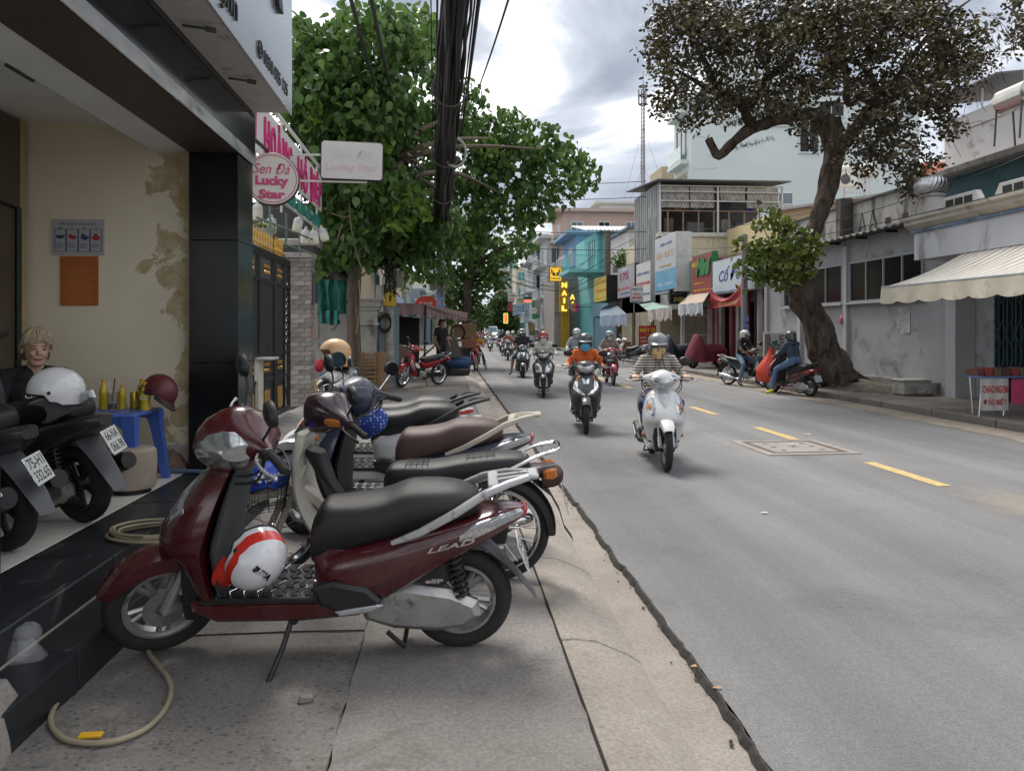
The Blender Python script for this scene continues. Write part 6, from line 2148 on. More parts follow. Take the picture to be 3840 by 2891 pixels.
MB().lathe([(0,-.9),(.3,-.88),(.34,-.8),(.34,.8),(.3,.88),(0,.9)],18,Matrix.Translation(p)@Matrix.Rotation(1.2,4,'Z')@Matrix.Rotation(pi/2,4,'X')).build('drum',M('heater_white',(.6,.58,.52),.4),st_)
for k in range(8):
 MB().tube([p+V((-.6+k*.16,-.3,-.15)),p+V((-1.0+k*.16,-1.1,-1.2))],.03,6).build('tube',M('heater_tube',(.35,.35,.36),.3),st_)
for s_ in(-.5,.5):
 MB().bar(p+V((s_,0,-.3)),p+V((s_,0,-1.8)),.05).build('leg',silver,st_)
wb=thing('white_tower_block','large plain white building rising behind the big tree','building',(20,47,0))
wpl=M('bluish_white_plaster',(.62,.68,.68),.85,var=.05,vs=.4)
L0,L1=P(2603,700,46),P(3515,700,46)
TZ=15.5
bx(L0.x,L1.x,45.5,49,0,TZ).build('wall',wpl,wb,smooth=0)
bx(L0.x-.15,L1.x+.15,45.35,49,TZ,TZ+.35).build('cornice',wpl,wb,smooth=0)
bx(L0.x+2,L0.x+7,46,48.8,TZ+.35,TZ+3.2).build('roof_room',wpl,wb,smooth=0)
for i in range(4):
 z_=5.5+i*3.1
 bx(L0.x-.5,L0.x,46.0,48.9,z_,z_+.25).build('balcony_slab',wpl,wb,smooth=0)
 bx(L0.x-.48,L0.x-.44,46.1,48.8,z_+.3,z_+1.1).build('balcony_glass',M('pale_green_glass',(.35,.48,.45),.1,var=.1,coat=.5),wb,smooth=0)
 window(wb,(L0.x-.03,47.4,z_+1.5),FL,1.8,1.9,alfr,glassb,2)
for px,py,w,h in((2960,400,1.8,1.5),(3080,480,1.2,2.2),(2950,330,2.2,.7),(3170,360,1.6,1.5)):
 p=P(px,py,45.6)
 window(wb,(p.x,45.49,p.z),FC,w,h,wpl,glassd,2,wpl)
p=P(2985,730,45.6)
window(wb,(p.x,45.47,p.z),FC,.9,.7,white_paint,glassb,1)
# crack lines and a beige stair bulk on its left
for pts in(((2605,515),(2640,517),(2655,522)),((2600,636),(2640,637),(2690,632))):
 MB().tube([P(x,y,45.9)+V((0,-.06,0))for x,y in pts],.012,4).build('crack',M('crack_dark',(.25,.25,.25),.9),wb)
sb0=P(2482,700,52)
bx(sb0.x,sb0.x+1.5,sb0.y,sb0.y+3,0,P(0,625,52).z).build('stair_bulk',M('beige_plaster',(.45,.36,.24),.85,var=.1),wb,smooth=0)
for k in range(5):
 bx(L0.x-.03,L0.x,46.2,48.5,P(0,690,46).z+k*.22,P(0,690,46).z+k*.22+.12).build('louvre',MATS['beige_plaster'],wb,smooth=0)
 # ---------------- building with the caged roof terrace
cg_=thing('caged_terrace_building','cream building with caged roof terrace hung with plastic sheets','building',(10.5,38,0))
YF=37.5
x0=WX(2487,800,10.5).x
xL,xR=10.5,P(2942,800,38.5).x
crm=M('cream_plaster',(.58,.52,.38),.85,var=.12,vs=.8,dirt=((.20,.18,.14),.12,1.2))
zb,zt=P(2700,872,38).z,P(2700,690,38).z
bx(xL,xR+1,YF,46,0,zb).build('wall',crm,cg_,smooth=0)
bx(xL-.15,xR+1.1,YF-.12,YF+.3,zb-.18,zb,.02).build('ledge',M('cream_ledge',(.55,.52,.46),.85,var=.15,dirt=((.2,.18,.15),.15,2)),cg_,smooth=0)
mb=MB()
n_=24
for i in range(n_):
 yy0,yy1=YF+5.2*i/n_,YF+5.2*(i+1)/n_
 bx(xL-.01-.02*(i%2),xL+.03-.02*(i%2),yy0,yy1,zb-1.2,zt+.15,mb=mb)
mb.build('side_cladding',M('grey_peeled_sheet',(.24,.25,.25),.7,.2,var=.35,vs=2,dirt=((.42,.42,.41),.25,2.5),stretch=(1,1,.3)),cg_,smooth=0)
mf=M('white_cage_steel',(.52,.53,.53),.5,var=.1)
for t in(0,.47,1):
 xx=xL+(xR-xL)*t
 bx(xx-.045,xx+.045,YF-.02,YF+.07,zb,zt,.006).build('cage_post',mf,cg_,smooth=0)
for k,z_ in enumerate((zb+.02,zb+1.12,zb+1.62,zb+2.08,zt-.03)):
 bx(xL,xR,YF+.0,YF+.05,z_-.03,z_+.03,.005).build('cage_rail',mf if k!=1 else M('rusty_rail',(.2,.13,.1),.8),cg_,smooth=0)
for k in range(8):
 xx=xL+(xR-xL)*(k+.5)/8
 bx(xx-.03,xx+.03,YF+.02,YF+.07,zb,zb+1.1).build('baluster',M('wood_baluster',(.27,.18,.12),.8),cg_,smooth=0)
msh=MB()
for k in range(40):
 xx=xL+(xR-xL)*k/40
 msh.tube([(xx,YF+.09,zb+1.12),(xx+.5,YF+.09,zb+2.1)],.007,3,cap=False).tube([(xx+.5,YF+.09,zb+1.12),(xx,YF+.09,zb+2.1)],.007,3,cap=False)
msh.build('wire_mesh',darkmetal,cg_,smooth=0,kind='stuff')
rz=MB()
rz.prism([(YF-.6,zt+.12),(YF-.6,zt+.18),(YF+6,zt+.75),(YF+6,zt+.69)],xL-.3,xR+.2,Matrix(((0,0,1,0),(1,0,0,0),(0,1,0,0),(0,0,0,1)))).build('terrace_roof',M('dark_sheet_roof',(.10,.10,.10),.7,var=.3),cg_,smooth=0)
bx(xL+.1,xR,YF+3.2,YF+3.4,zb,zt+.4).build('terrace_back_wall',M('terrace_back',(.10,.10,.105),.9,var=.5,vs=1.5),cg_,smooth=0)
film2=M('hanging_plastic_film',(.5,.48,.44),.22,var=.35,vs=4,alpha=.8)
def drape(name,par,x0,x1,y,z1,z0,mat,seed,amp=.06,nx=18,nz=8,label=None,cat=None,group=None):
 mb=MB();vs=[]
 for s_ in(0,.012):
  for j in range(nz+1):
   t=j/nz
   for i in range(nx+1):
    u=i/nx
    vs.append((x0+(x1-x0)*u+.04*noise.noise(V((u*3,t*3,seed))),y+s_+amp*noise.noise(V((u*9+seed,t*1.6,2)))+amp*.5*sin(u*17+seed),z1+(z0-z1)*t+.05*noise.noise(V((u*4,t,seed+5)))*t))
 k0=(nx+1)*(nz+1)
 fs=[(j*(nx+1)+i,j*(nx+1)+i+1,(j+1)*(nx+1)+i+1,(j+1)*(nx+1)+i)for j in range(nz)for i in range(nx)]
 fs+=[tuple(k0+q for q in reversed(f))for f in fs]
 return mb.add(vs,fs).build(name,mat,par,smooth=70,label=label,cat=cat,group=group)
for i,(u0,u1)in enumerate(((.02,.24),(.25,.45),(.50,.70),(.72,.98))):
 drape('plastic_sheet',cg_,xL+(xR-xL)*u0,xL+(xR-xL)*u1,YF+.16,zt-.05,zb+(1.3 if i!=2 else 1.7),film2,i*3.1)
for i,(u,w,h,c,lab)in enumerate(((.17,.34,.9,(.42,.22,.06),'ochre cloth hanging on the caged terrace'),(.205,.2,.6,(.12,.3,.5),'light blue shirt hanging left on the caged terrace'),(.33,.2,.9,(.25,.45,.6),'pale blue towel hanging on the caged terrace'),(.43,.45,.9,(.02,.022,.03),'black garment hanging on the caged terrace beside the post'),(.56,.5,.8,(.015,.02,.035),'wide black garments hanging behind the cage mesh'),(.76,.28,.95,(.02,.09,.45),'bright blue cloth hanging on the caged terrace'))):
 drape('hanging_cloth',None,xL+(xR-xL)*(u-w/12),xL+(xR-xL)*(u+w/12),YF+.5,zb+2.1,zb+2.1-h,M('cloth_%d'%i,c,.85,var=.2),i*7.7,.05,8,6,lab,'cloth','laundry on the caged terrace')
for i,(u,w,h)in enumerate(((.08,.5,.8),(.3,.9,.6),(.55,.5,.75),(.68,.6,.6),(.88,.6,.5))):
 o=bx(xL+(xR-xL)*u-w/2,xL+(xR-xL)*u+w/2,YF+.25,YF+.6,zb,zb+h,.03)
 o.build('storage_box',M('storage_%d'%i,((.09,.05,.04),(.07,.085,.08),(.16,.15,.14),(.07,.08,.1),(.09,.14,.25))[i],.7,var=.4,vs=3),label=['dark red crate at the far left of the caged terrace','grey green board leaning on the caged terrace railing','grey box behind the middle post of the caged terrace','dark tub right of the middle post of the caged terrace','blue tub at the right end of the caged terrace'][i],cat='box')
 # ====== shop row on the right, far street
def slats(par,name,x,y0,y1,z0,z1,step,mat,bow=.012):
 k=int((z1-z0)/step)
 for i in range(k):
  z=z0+(z1-z0)*i/k
  h=(z1-z0)/k
  MB().prism([(x,z+.004),(x-bow,z+h*.5),(x,z+h-.004),(x+.02,z+h-.004),(x+.02,z+.004)],y0,y1,XZ).build(name,mat,par,smooth=0)
def shopfront(name,label,pa,pb,h,wall,kind='open',X=10.5,depth=6,door_h=2.5,trim=None,frame_m=None,shut=None,pier=.28):
 y1,y0=yx(pa,X),yx(pb,X)
 o=thing(name,label,'building',(X,(y0+y1)/2,0))
 bx(X,X+depth,y0,y1,door_h,h).build('upper_wall',wall,o,smooth=0)
 bx(X,X+.3,y0,y0+pier,.1,door_h).build('pier',trim or wall,o,smooth=0)
 bx(X,X+.3,y1-pier,y1,.1,door_h).build('pier',trim or wall,o,smooth=0)
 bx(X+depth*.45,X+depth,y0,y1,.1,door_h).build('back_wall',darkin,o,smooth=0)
 bx(X+.3,X+depth,y0+.003,y0+.12,.1,door_h).build('side_wall',wall,o,smooth=0)
 bx(X+.3,X+depth,y1-.12,y1-.003,.1,door_h).build('side_wall',wall,o,smooth=0)
 bx(X+.05,X+depth*.45,y0+.12,y1-.12,.1,.16).build('floor',conc_right,o,smooth=0)
 if kind=='shutter':
  slats(o,'shutter_slat',X+.1,y0+pier,y1-pier,.14,door_h,.12,shut or alfr)
 elif kind=='grille':
  g=shut or alfr
  n=int((y1-y0-2*pier)/.16)
  for i in range(n):
   y_=y0+pier+(y1-y0-2*pier)*(i+.5)/n
   bx(X+.08,X+.12,y_-.02,y_+.02,.12,door_h-.1).build('grille_bar',g,o,smooth=0)
  for z_ in(.5,1.3,2.1):
   bx(X+.09,X+.11,y0+pier,y1-pier,z_,z_+.05).build('grille_rail',g,o,smooth=0)
 elif kind=='doors':
  n=4
  for i in range(n):
   a=y0+pier+(y1-y0-2*pier)*i/n
   b=y0+pier+(y1-y0-2*pier)*(i+1)/n
   bx(X+.1,X+.14,a+.02,b-.02,.14,door_h-.1,.01).build('door_leaf',shut or alfr,o,smooth=0)
 return o,y0,y1
def sign_st(name,label,pa,pb,ya_,yb_,X,face,case,depth=.25,border=None):
 y1,y0=yx(pa,X),yx(pb,X)
 z1,z0=zx(pb,ya_,X),zx(pb,yb_,X)
 o=thing(name,label,'sign',(X,(y0+y1)/2,z0))
 bx(X,X+depth,y0,y1,z0,z1,.01).build('case',case,o,smooth=0)
 bx(X-.006,X+.002,y0+.04,y1-.04,z0+.04,z1-.04).build('face',face,o,smooth=0)
 W,H=y1-y0,z1-z0
 def put(s,u,v,w,h,mat,bold=.02,shear=0.0,ext=.008):
  txt(s,w*W,h*H,fr((X-.007,y1-u*W,z0+v*H),FL),mat,o,ext=ext,bold=bold,shear=shear)
 return o,put
def sign_cam(name,label,x0,y0,x1,y1,d,face,case,thick=.22,group=None,ch=.01):
 a,b=P(x0,y0,d),P(x1,y1,d)
 Y=(a.y+b.y)/2
 o=thing(name,label,'sign',((a.x+b.x)/2,Y,b.z),group=group)
 bx(a.x,b.x,Y,Y+thick,b.z,a.z,ch).build('case',case,o,smooth=0)
 W,H=b.x-a.x,a.z-b.z
 k=min(W,H)*.05
 bx(a.x+k,b.x-k,Y-.006,Y+.002,b.z+k,a.z-k).build('face',face,o,smooth=0)
 def put(s,u,v,w,h,mat,bold=.02,shear=0.0,ext=.01):
  txt(s,w*W,h*H,fr((a.x+u*W,Y-.007,b.z+v*H),FC),mat,o,ext=ext,bold=bold,shear=shear)
 return o,put,(a,b,Y)
def tarp(name,label,back0,back1,front0,front1,mat,val=.25,vmat=None,sag=.05,text=None):
 o=thing(name,label,'awning',(V(back0)+V(back1))/2)
 n,m_=10,6
 vs=[]
 for th in(0,-.012):
  for i in range(n+1):
   u=i/n
   b,f=V(back0).lerp(V(back1),u),V(front0).lerp(V(front1),u)
   for j in range(m_+1):
    v=j/m_
    p=b.lerp(f,v)
    p.z-=sag*sin(pi*v)+th*-1+.02*noise.noise(V((u*5,v*3,b.y)))
    vs.append(p)
 k0=(n+1)*(m_+1)
 fs=[(i*(m_+1)+j,i*(m_+1)+j+1,(i+1)*(m_+1)+j+1,(i+1)*(m_+1)+j)for i in range(n)for j in range(m_)]
 fs+=[tuple(k0+q for q in reversed(f))for f in fs]
 MB().add(vs,fs).build('cloth',mat,o,smooth=70)
 if val:
  vs=[]
  N=24
  for i in range(N+1):
   u=i/N
   f=V(front0).lerp(V(front1),u)
   w=.03*sin(u*19)+.02*noise.noise(V((u*7,1,f.y)))
   d=val*(1+.12*sin(u*31))
   vs+=[f+V((w*.2,0,0)),f+V((w,w*.5,-d)),f+V((w+.012,w*.5+.012,-d)),f+V((w*.2+.012,.012,0))]
  MB().loft([vs[i*4:i*4+4]for i in range(N+1)]).build('valance',vmat or mat,o,smooth=70)
 for p,q in((back0,front0),(back1,front1)):
  MB().tube([V(p)-V((0,0,.03)),V(q)-V((0,0,.03))],.018,6).build('arm',alfr,o)
 return o
ink=lambda n,c:M('ink_'+n,c,.5,var=0)
white_ink,blue_ink,gold_ink,red_ink,green_ink,yel_ink,blk_ink=ink('white',(.75,.75,.73)),ink('blue',(.03,.08,.26)),ink('gold',(.5,.34,.09)),ink('redl',(.55,.03,.03)),ink('greenl',(.02,.2,.06)),ink('yel',(.75,.5,.03)),ink('blk',(.02,.02,.02))
maroon=M('maroon_paint',(.14,.035,.045),.7,var=.25,vs=3)
pinkw=M('dull_pink_plaster',(.36,.17,.19),.85,var=.2,vs=2)
gconc=M('grey_concrete_wall',(.27,.26,.25),.9,var=.25,vs=1.5,dirt=((.1,.1,.095),.15,2))
# -- unit 1: maroon shop under the blue script sign
u,y0,y1=shopfront('maroon_shop','narrow shop with maroon and pink columns under the blue script sign',2662,2868,4.3,maroon,'open',trim=pinkw)
for px,m_ in((2845,white_dirty),(2800,maroon),(2770,M('grey_post',(.3,.29,.28),.8,var=.2)),(2745,maroon),(2705,gconc),(2690,pinkw)):
 y_=yx(px,10.42)
 bx(10.36,10.52,y_-.13,y_+.13,.1,3.1,.01).build('post',m_,u,smooth=0)
bx(10.5,10.6,yx(2795,10.5),yx(2750,10.5),.1,2.6).build('red_door',maroon,u,smooth=0)
s1,put=sign_st('blue_script_sign','large pale signboard with blue script letters beside the tree',2672,2838,940,1085,10.15,M('pale_blue_board',(.52,.58,.64),.5,var=.05),alfr)
put('Cố Đô',.42,.56,.5,.42,blue_ink,.015,.3)
put('PHAN VĂN TRỊ, P.11, Q.BÌNH THẠNH - TP.HCM',.45,.06,.75,.05,blue_ink,.01)
# red banner slung below it
bn=thing('red_banner','red banner with gold writing sagging under the blue script sign','banner',WX(2745,1110,9.95))
b0,b1=WX(2665,1085,9.9),WX(2795,1040,9.9)
vs=[]
for th in(0,.012):
 for i in range(25):
  u_=i/24
  for j in range(9):
   v_=j/8
   top=b0.lerp(b1,u_);top.z-=.55*sin(pi*u_)*(1-.15*u_)-.0
   bot=WX(2660,1160,9.9).lerp(WX(2785,1150,9.9),u_)
   bot.z+=.05*sin(pi*u_)
   p=top.lerp(bot,v_)
   p.x+=th+.05*sin(v_*9+u_*4)*sin(pi*u_)+.02*noise.noise(V((u_*6,v_*5,0)))
   vs.append(p)
fs_=[(i*9+j,i*9+j+1,(i+1)*9+j+1,(i+1)*9+j)for i in range(24)for j in range(8)]
fs_+=[tuple(225+q for q in reversed(f))for f in fs_]
MB().add(vs,fs_).build('cloth',M('red_banner_cloth',(.36,.03,.035),.45,var=.2,vs=3),bn,smooth=70)
c=WX(2725,1138,9.82)
txt('CƠM VĂN PHÒNG',2.0,.16,fr(c,FL),gold_ink,bn,ext=.004,shear=.2)
MB().tube([b0,b0+V((.2,0,.1))],.012,5).build('tie',white_paint,bn)
# -- unit 2: tailor with red board, perpendicular black sign, tan awning
u,y0,y1=shopfront('tailor_shop','tailor shop with folding grille under the red board',2560,2662,4.5,gconc,'grille',shut=M('tan_grille',(.27,.22,.17),.6,.3))
s1,put=sign_st('red_tailor_sign','dark red board with big green script letters and yellow heading',2596,2670,940,1135,10.2,M('dark_red_board',(.26,.03,.035),.5,var=.08),MATS['ink_greenl'])
put('NHÀ MAY',.2,.82,.4,.12,yel_ink)
put('Mini',.6,.74,.72,.36,green_ink,.05,.35,.05)
put('Chuyên: Áo dài - Sơ mi',.36,.42,.5,.06,yel_ink,.01,.2)
put('Nhận may đồ kiểu - Đầm - Vest nữ',.5,.28,.85,.06,yel_ink,.01,.2)
put('PHAN VĂN TRỊ P.11 Q.BÌNH THẠNH',.5,.06,.9,.05,yel_ink,.01)
s1,put,_=sign_cam('black_tailor_sign','black projecting sign with silver and gold lettering',2511,1084,2590,1140,34,M('black_board',(.014,.014,.016),.4,var=.1),blackp)
put('NHÀ MAY',.42,.72,.62,.18,M('ink_silver',(.22,.22,.23),.4,.3,var=0),.02)
put('MINI',.55,.3,.72,.32,gold_ink,.04,.15)
tarp('tan_awning','tan cloth awning with tattered plastic edge under the red board',(10.3,yx(2660,10.3),3.05),(10.3,yx(2585,10.3),3.05),(8.9,yx(2588,8.9)-1.4,2.5),(8.9,yx(2515,8.9)-1.0,2.5),M('tan_cloth',(.36,.28,.22),.85,var=.15,vs=2),.42,M('torn_plastic',(.5,.53,.56),.4,var=.35,vs=5))
# -- unit 3: air conditioning shop with the tall blue board
u,y0,y1=shopfront('aircon_shop','narrow shop under the tall blue air conditioning board',2448,2558,4.4,M('pale_grey_plaster',(.44,.43,.42),.85,var=.15,dirt=((.2,.2,.19),.12,2)),'open')
s1,put=sign_st('aircon_sign','tall grey blue advertising board with gold letters',2456,2535,868,1092,9.9,stripemat('aircon_board','Z',40,.5,(.50,.52,.55),(.50,.52,.55),.5),M('white_case',(.58,.58,.57),.6,var=.1,dirt=((.3,.29,.27),.1,2)),.7)
bx(9.885,9.896,yx(2533,9.9),yx(2458,9.9),zx(2535,1080,9.9),zx(2535,1000,9.9)).build('blue_panel',M('sky_blue_print',(.12,.34,.52),.5,var=.2,vs=2),s1,smooth=0)
put('ĐIỆN LẠNH',.55,.86,.55,.07,blue_ink)
put('GIA BẢO',.5,.70,.85,.16,gold_ink,.0)
for k,s_ in enumerate(('SỬA CHỮA - MUA BÁN','LẮP ĐẶT BẢO TRÌ')):
 put(s_,.52,.48-.1*k,.55,.05,gold_ink,.01)
put('0903.721.1 - 0909.829.629',.5,.16,.7,.05,white_ink)
put('513 PHAN VĂN TRỊ, P.11, Q.BÌNH THẠNH, TP.HCM',.5,.04,.92,.04,blue_ink,.01)
# -- unit 4: laundry
u,y0,y1=shopfront('laundry_shop','laundry shop front beneath the white board with red letters',2378,2446,4.0,gconc,'open')
s1,put=sign_st('laundry_board','white vertical laundry board with blue and red letters',2386,2440,975,1130,10.05,M('off_white_board',(.58,.57,.55),.5,var=.1),alfr)
put('HỒNG NHUNG',.5,.74,.85,.10,blue_ink)
put('GIẶT ỦI HẤP NHUỘM',.5,.48,.92,.13,red_ink,.03)
put('GIAO NHẬN TẬN NHÀ',.5,.2,.9,.08,blue_ink)
s1,put,_=sign_cam('laundry_sign','small white projecting laundry sign with red and blue words',2366,1073,2412,1134,38,M('sign_plain_white',(.62,.62,.6),.5,var=.06),alfr)
put('GIẶT ỦI',.5,.80,.78,.17,blue_ink,.03)
put('HỒNG',.5,.53,.62,.17,red_ink,.03)
put('NHUNG',.5,.28,.78,.17,red_ink,.03)
put('513/4 PHAN VĂN TRỊ, P.11',.5,.08,.86,.08,blue_ink)
tarp('green_awning','faded green awning with torn printed plastic edge',(10.3,yx(2440,10.3),3.0),(10.3,yx(2395,10.3),3.0),(8.8,yx(2440,8.8)-3.2,2.45),(8.8,yx(2380,8.8)-2.4,2.4),M('faded_green_cloth',(.22,.33,.27),.85,var=.15),.5,M('printed_plastic',(.55,.5,.47),.4,var=.4,vs=4,dirt=((.35,.08,.06),.2,5)))
# red standing board
c=P(2428,1320,33.5)
sd=thing('standing_board','red standing laundry board with yellow and white words on the pavement','sign',(c.x,c.y,.13))
w_,h_=66/2888*33.5,99/2888*33.5
bx(c.x-w_/2,c.x+w_/2,c.y,c.y+.05,c.z,c.z+h_,.008).build('board',M('red_board',(.42,.045,.035),.5,var=.06),sd,smooth=0)
for s_ in(-1,1):
 bx(c.x+s_*w_*.45-.02,c.x+s_*w_*.45+.02,c.y+.005,c.y+.045,.13,c.z).build('leg',darkmetal,sd,smooth=0)
def pt(s_,v,w,h,m_,b=.03):
 txt(s_,w*w_,h*h_,fr((c.x,c.y-.002,c.z+v*h_),FC),m_,sd,ext=.005,bold=b)
pt('GIẶT ỦI',.83,.9,.2,yel_ink,.05);pt('chuyên',.66,.3,.05,yel_ink,.0);pt('GIẶT GIÀY',.54,.88,.08,white_ink);pt('THỂ THAO',.42,.84,.08,white_ink);pt('OK / BÓNG',.31,.7,.07,yel_ink);pt('ĐT. 0908 406 513',.05,.8,.055,white_ink)
for s_ in(-1,1):
 bx(c.x+s_*w_*.24-w_*.2,c.x+s_*w_*.24+w_*.2,c.y-.006,c.y,c.z+.11*h_,c.z+.25*h_).build('shoe_picture',M('photo_pale',(.55,.58,.6),.5,var=.3,vs=14),sd,smooth=0)
 # -- unit 5: shop 175
u,y0,y1=shopfront('grocery_shop','small grocery shop under the brown 175 board',2310,2376,4.1,M('brown_plaster',(.2,.15,.13),.85,var=.2),'open')
s1,put=sign_st('number_board','grey lilac board with large number one hundred seventy five',2316,2380,985,1110,10.0,M('lilac_grey_board',(.34,.33,.37),.5,var=.1),M('brown_case',(.09,.06,.055),.6))
put('CỬA HÀNG',.45,.9,.4,.08,white_ink)
put('175',.42,.68,.5,.24,M('ink_maroon_big',(.24,.05,.07),.5,var=0),.05)
put('GIẶT - SẤY - KHÔ - ƯỚT',.5,.3,.95,.13,red_ink,.03)
put('Giao nhận tận nơi',.5,.14,.6,.08,blue_ink)
# -- unit 6: yellow board
u,y0,y1=shopfront('blue_wall_shop','pale blue shop wall under the yellow board',2222,2308,3.7,M('pale_blue_wall',(.20,.36,.44),.8,var=.15,vs=1),'doors',shut=M('blue_door',(.16,.3,.38),.6))
s1,put=sign_st('yellow_board','yellow signboard with black box side and orange letters',2228,2274,1030,1128,9.6,M('yellow_face',(.58,.45,.05),.5,var=.06),blackp,.9)
put('TIỆM BẠO CHIÊN',.55,.76,.8,.18,gold_ink,.02)
put('TÂN ĐỊNH 1995',.55,.44,.85,.2,M('ink_orange',(.55,.22,.03),.5,var=0),.02)
put('ĐT: 0909 123 995',.5,.14,.8,.07,gold_ink,.01)
tarp('blue_printed_awning','long blue awning with printed red and blue edge',(10.3,yx(2310,10.3),3.1),(10.3,yx(2255,10.3),3.1),(8.6,yx(2300,8.6)-3,2.3),(8.6,yx(2225,8.6)-2,2.3),M('slate_cloth',(.12,.16,.2),.85,var=.2),.55,M('blue_print_plastic',(.25,.36,.5),.5,var=.3,vs=3,dirt=((.5,.1,.08),.2,4)))
# -- turquoise house
tq=M('turquoise_plaster',(.20,.52,.52),.8,var=.08,vs=.8)
tqd=M('turquoise_trim',(.10,.36,.38),.7,var=.1)
xo=10.5
d_=55
a,b_=P(2178,1010,d_),P(2352,870,d_)
th_=thing('turquoise_house','turquoise two storey house with balcony and corrugated roof','building',(a.x,a.y,0))
TX0,TX1,TY=P(2240,1000,d_).x,P(2352,1000,d_).x,a.y
bx(TX0,TX1+3,TY,TY+9,3.6,P(2300,868,d_).z).build('upper_wall',tq,th_,smooth=0)
bx(TX0,TX1+3,TY+.02,TY+9,0,3.6).build('lower_wall',tqd,th_,smooth=0)
zr=P(2300,868,d_).z
mb=MB();vs=[]
for i in range(41):
 x_=TX0-.9+(TX1+3.6-TX0)*i/40
 dz=.03*(1 if i%2 else-1)
 vs+=[(x_,TY-.8,zr-.05+dz),(x_,TY+6,zr+1.15+dz),(x_,TY+6,zr+1.2+dz),(x_,TY-.8,zr+.02+dz)]
mb.loft([vs[i*4:i*4+4]for i in range(41)]).build('sheet_roof',M('pale_green_sheet',(.42,.47,.45),.6,.2,var=.15),th_,smooth=0)
bx(TX0-2.2,TX1+.3,TY-1.0,TY+4,P(2300,1012,d_).z-.25,P(2300,1012,d_).z).build('balcony_slab',tq,th_,smooth=0)
zb2=P(2300,1012,d_).z
for i in range(22):
 x_=TX0-2.15+i*.12
 bx(x_-.012,x_+.012,TY-.97,TY-.94,zb2,zb2+.95).build('baluster',tq,th_,smooth=0)
bx(TX0-2.2,TX0+.5,TY-.99,TY-.92,zb2+.95,zb2+1.01).build('handrail',tq,th_,smooth=0)
for i in range(10):
 bx(TX0-2.18,TX0-2.15,TY-.9+i*.35,TY-.87+i*.35,zb2,zb2+.95).build('baluster',tq,th_,smooth=0)
window(th_,(P(2328,935,d_).x,TY-.02,P(2328,935,d_).z),FC,.75,1.9,tqd,glassd,1,bars=True)
window(th_,(TX0-.02,TY+2,zb2+1.3),FL,2.2,1.9,tqd,glassb,3)
bx(TX0+.15,TX0+.35,TY-.03,TY,zb2,zr-.1).build('corner_strip',tqd,th_,smooth=0)
# pot plants on the ledge in front of it
p=P(2350,985,46)
pp_=thing('balcony_shrub','leafy green shrub on the wall beside the turquoise house','plant',p)
bx(p.x-.8,p.x+1.2,p.y,p.y+.4,p.z-.6,p.z-.25).build('planter',gconc,pp_,smooth=0)
SHRUBS=[(pp_,p)]
# white low block and blue block at its right
bb=thing('white_annex','white upper storey with small square windows beside the turquoise house','building',P(2400,1000,48))
a,b_=P(2360,1000,48),P(2424,860,48)
bx(a.x,b_.x+2,a.y,a.y+6,3.8,b_.z).build('wall',M('annex_white',(.56,.56,.54),.85,var=.1),bb,smooth=0)
bx(a.x-.15,b_.x+2,a.y-.15,a.y+6,b_.z,b_.z+.18).build('roof_edge',M('annex_roof_blue',(.10,.15,.2),.7),bb,smooth=0)
for k in range(3):
 window(bb,(a.x+.45+k*.38,a.y-.01,b_.z-.9),FC,.2,.45,white_paint,glassd,1)
 # wooden pole in front of it
MB().tube([P(2279,1030,50),P(2279,866,50)],.19,10).build('wooden_post',M('post_brown',(.16,.115,.09),.9,var=.3,vs=6),label='plain brown pole in front of the turquoise house',cat='pole')
# roofscape behind
for nm,lab,x0_,y0_,x1_,y1_,d_,col,fl in(('pink_house','pale pink house with flat overhanging roof',2112,795,2425,1010,75,(.50,.36,.31),3),('white_roof_house','white house with roof tanks behind the pink one',2255,765,2425,860,95,(.60,.60,.58),1),('blue_house','sky blue house beside the turquoise one',2160,880,2235,1060,66,(.20,.34,.50),2),('grey_narrow_house','grey white narrow house with balconies above the yellow nail sign',2000,890,2058,1130,84,(.42,.45,.46),3),('white_balcony_house','white house with roof garden behind the nail sign',2050,895,2125,1100,78,(.56,.57,.55),3)):
 a,b_=P(x0_,y1_,d_),P(x1_,y0_,d_)
 o=thing(nm,lab,'building',(a.x,a.y,0))
 wm_=M(nm+'_wall',col,.85,var=.08,vs=.5,dirt=(tuple(c*.6 for c in col),.08,.8))
 bx(a.x,b_.x,a.y,a.y+8,0,b_.z).build('wall',wm_,o,smooth=0)
 bx(a.x-.9,b_.x+.2,a.y-.6,a.y+8,b_.z,b_.z+.3).build('roof_slab',wm_,o,smooth=0)
 n=max(1,int((b_.x-a.x)/2.4))
 for f in range(fl):
  zz=b_.z-1.7-3.2*f
  for k in range(n):
   window(o,(a.x+(b_.x-a.x)*(k+.5)/n,a.y-.02,zz),FC,1.1,1.5,white_paint,glassd if(k+f)%2 else glassb,2)
  window(o,(a.x-.02,a.y+3,zz),FL,2.0,1.6,white_paint,glassb,2)
  bx(a.x-.9,a.x,a.y+.5,a.y+6,zz-1.15,zz-1.0).build('balcony_slab',wm_,o,smooth=0)
  for q in range(8):
   bx(a.x-.88,a.x-.85,a.y+.6+q*.7,a.y+.64+q*.7,zz-1.0,zz-.1).build('baluster',white_paint,o,smooth=0)
  bx(a.x-.89,a.x-.84,a.y+.5,a.y+6,zz-.1,zz-.04).build('handrail',white_paint,o,smooth=0)
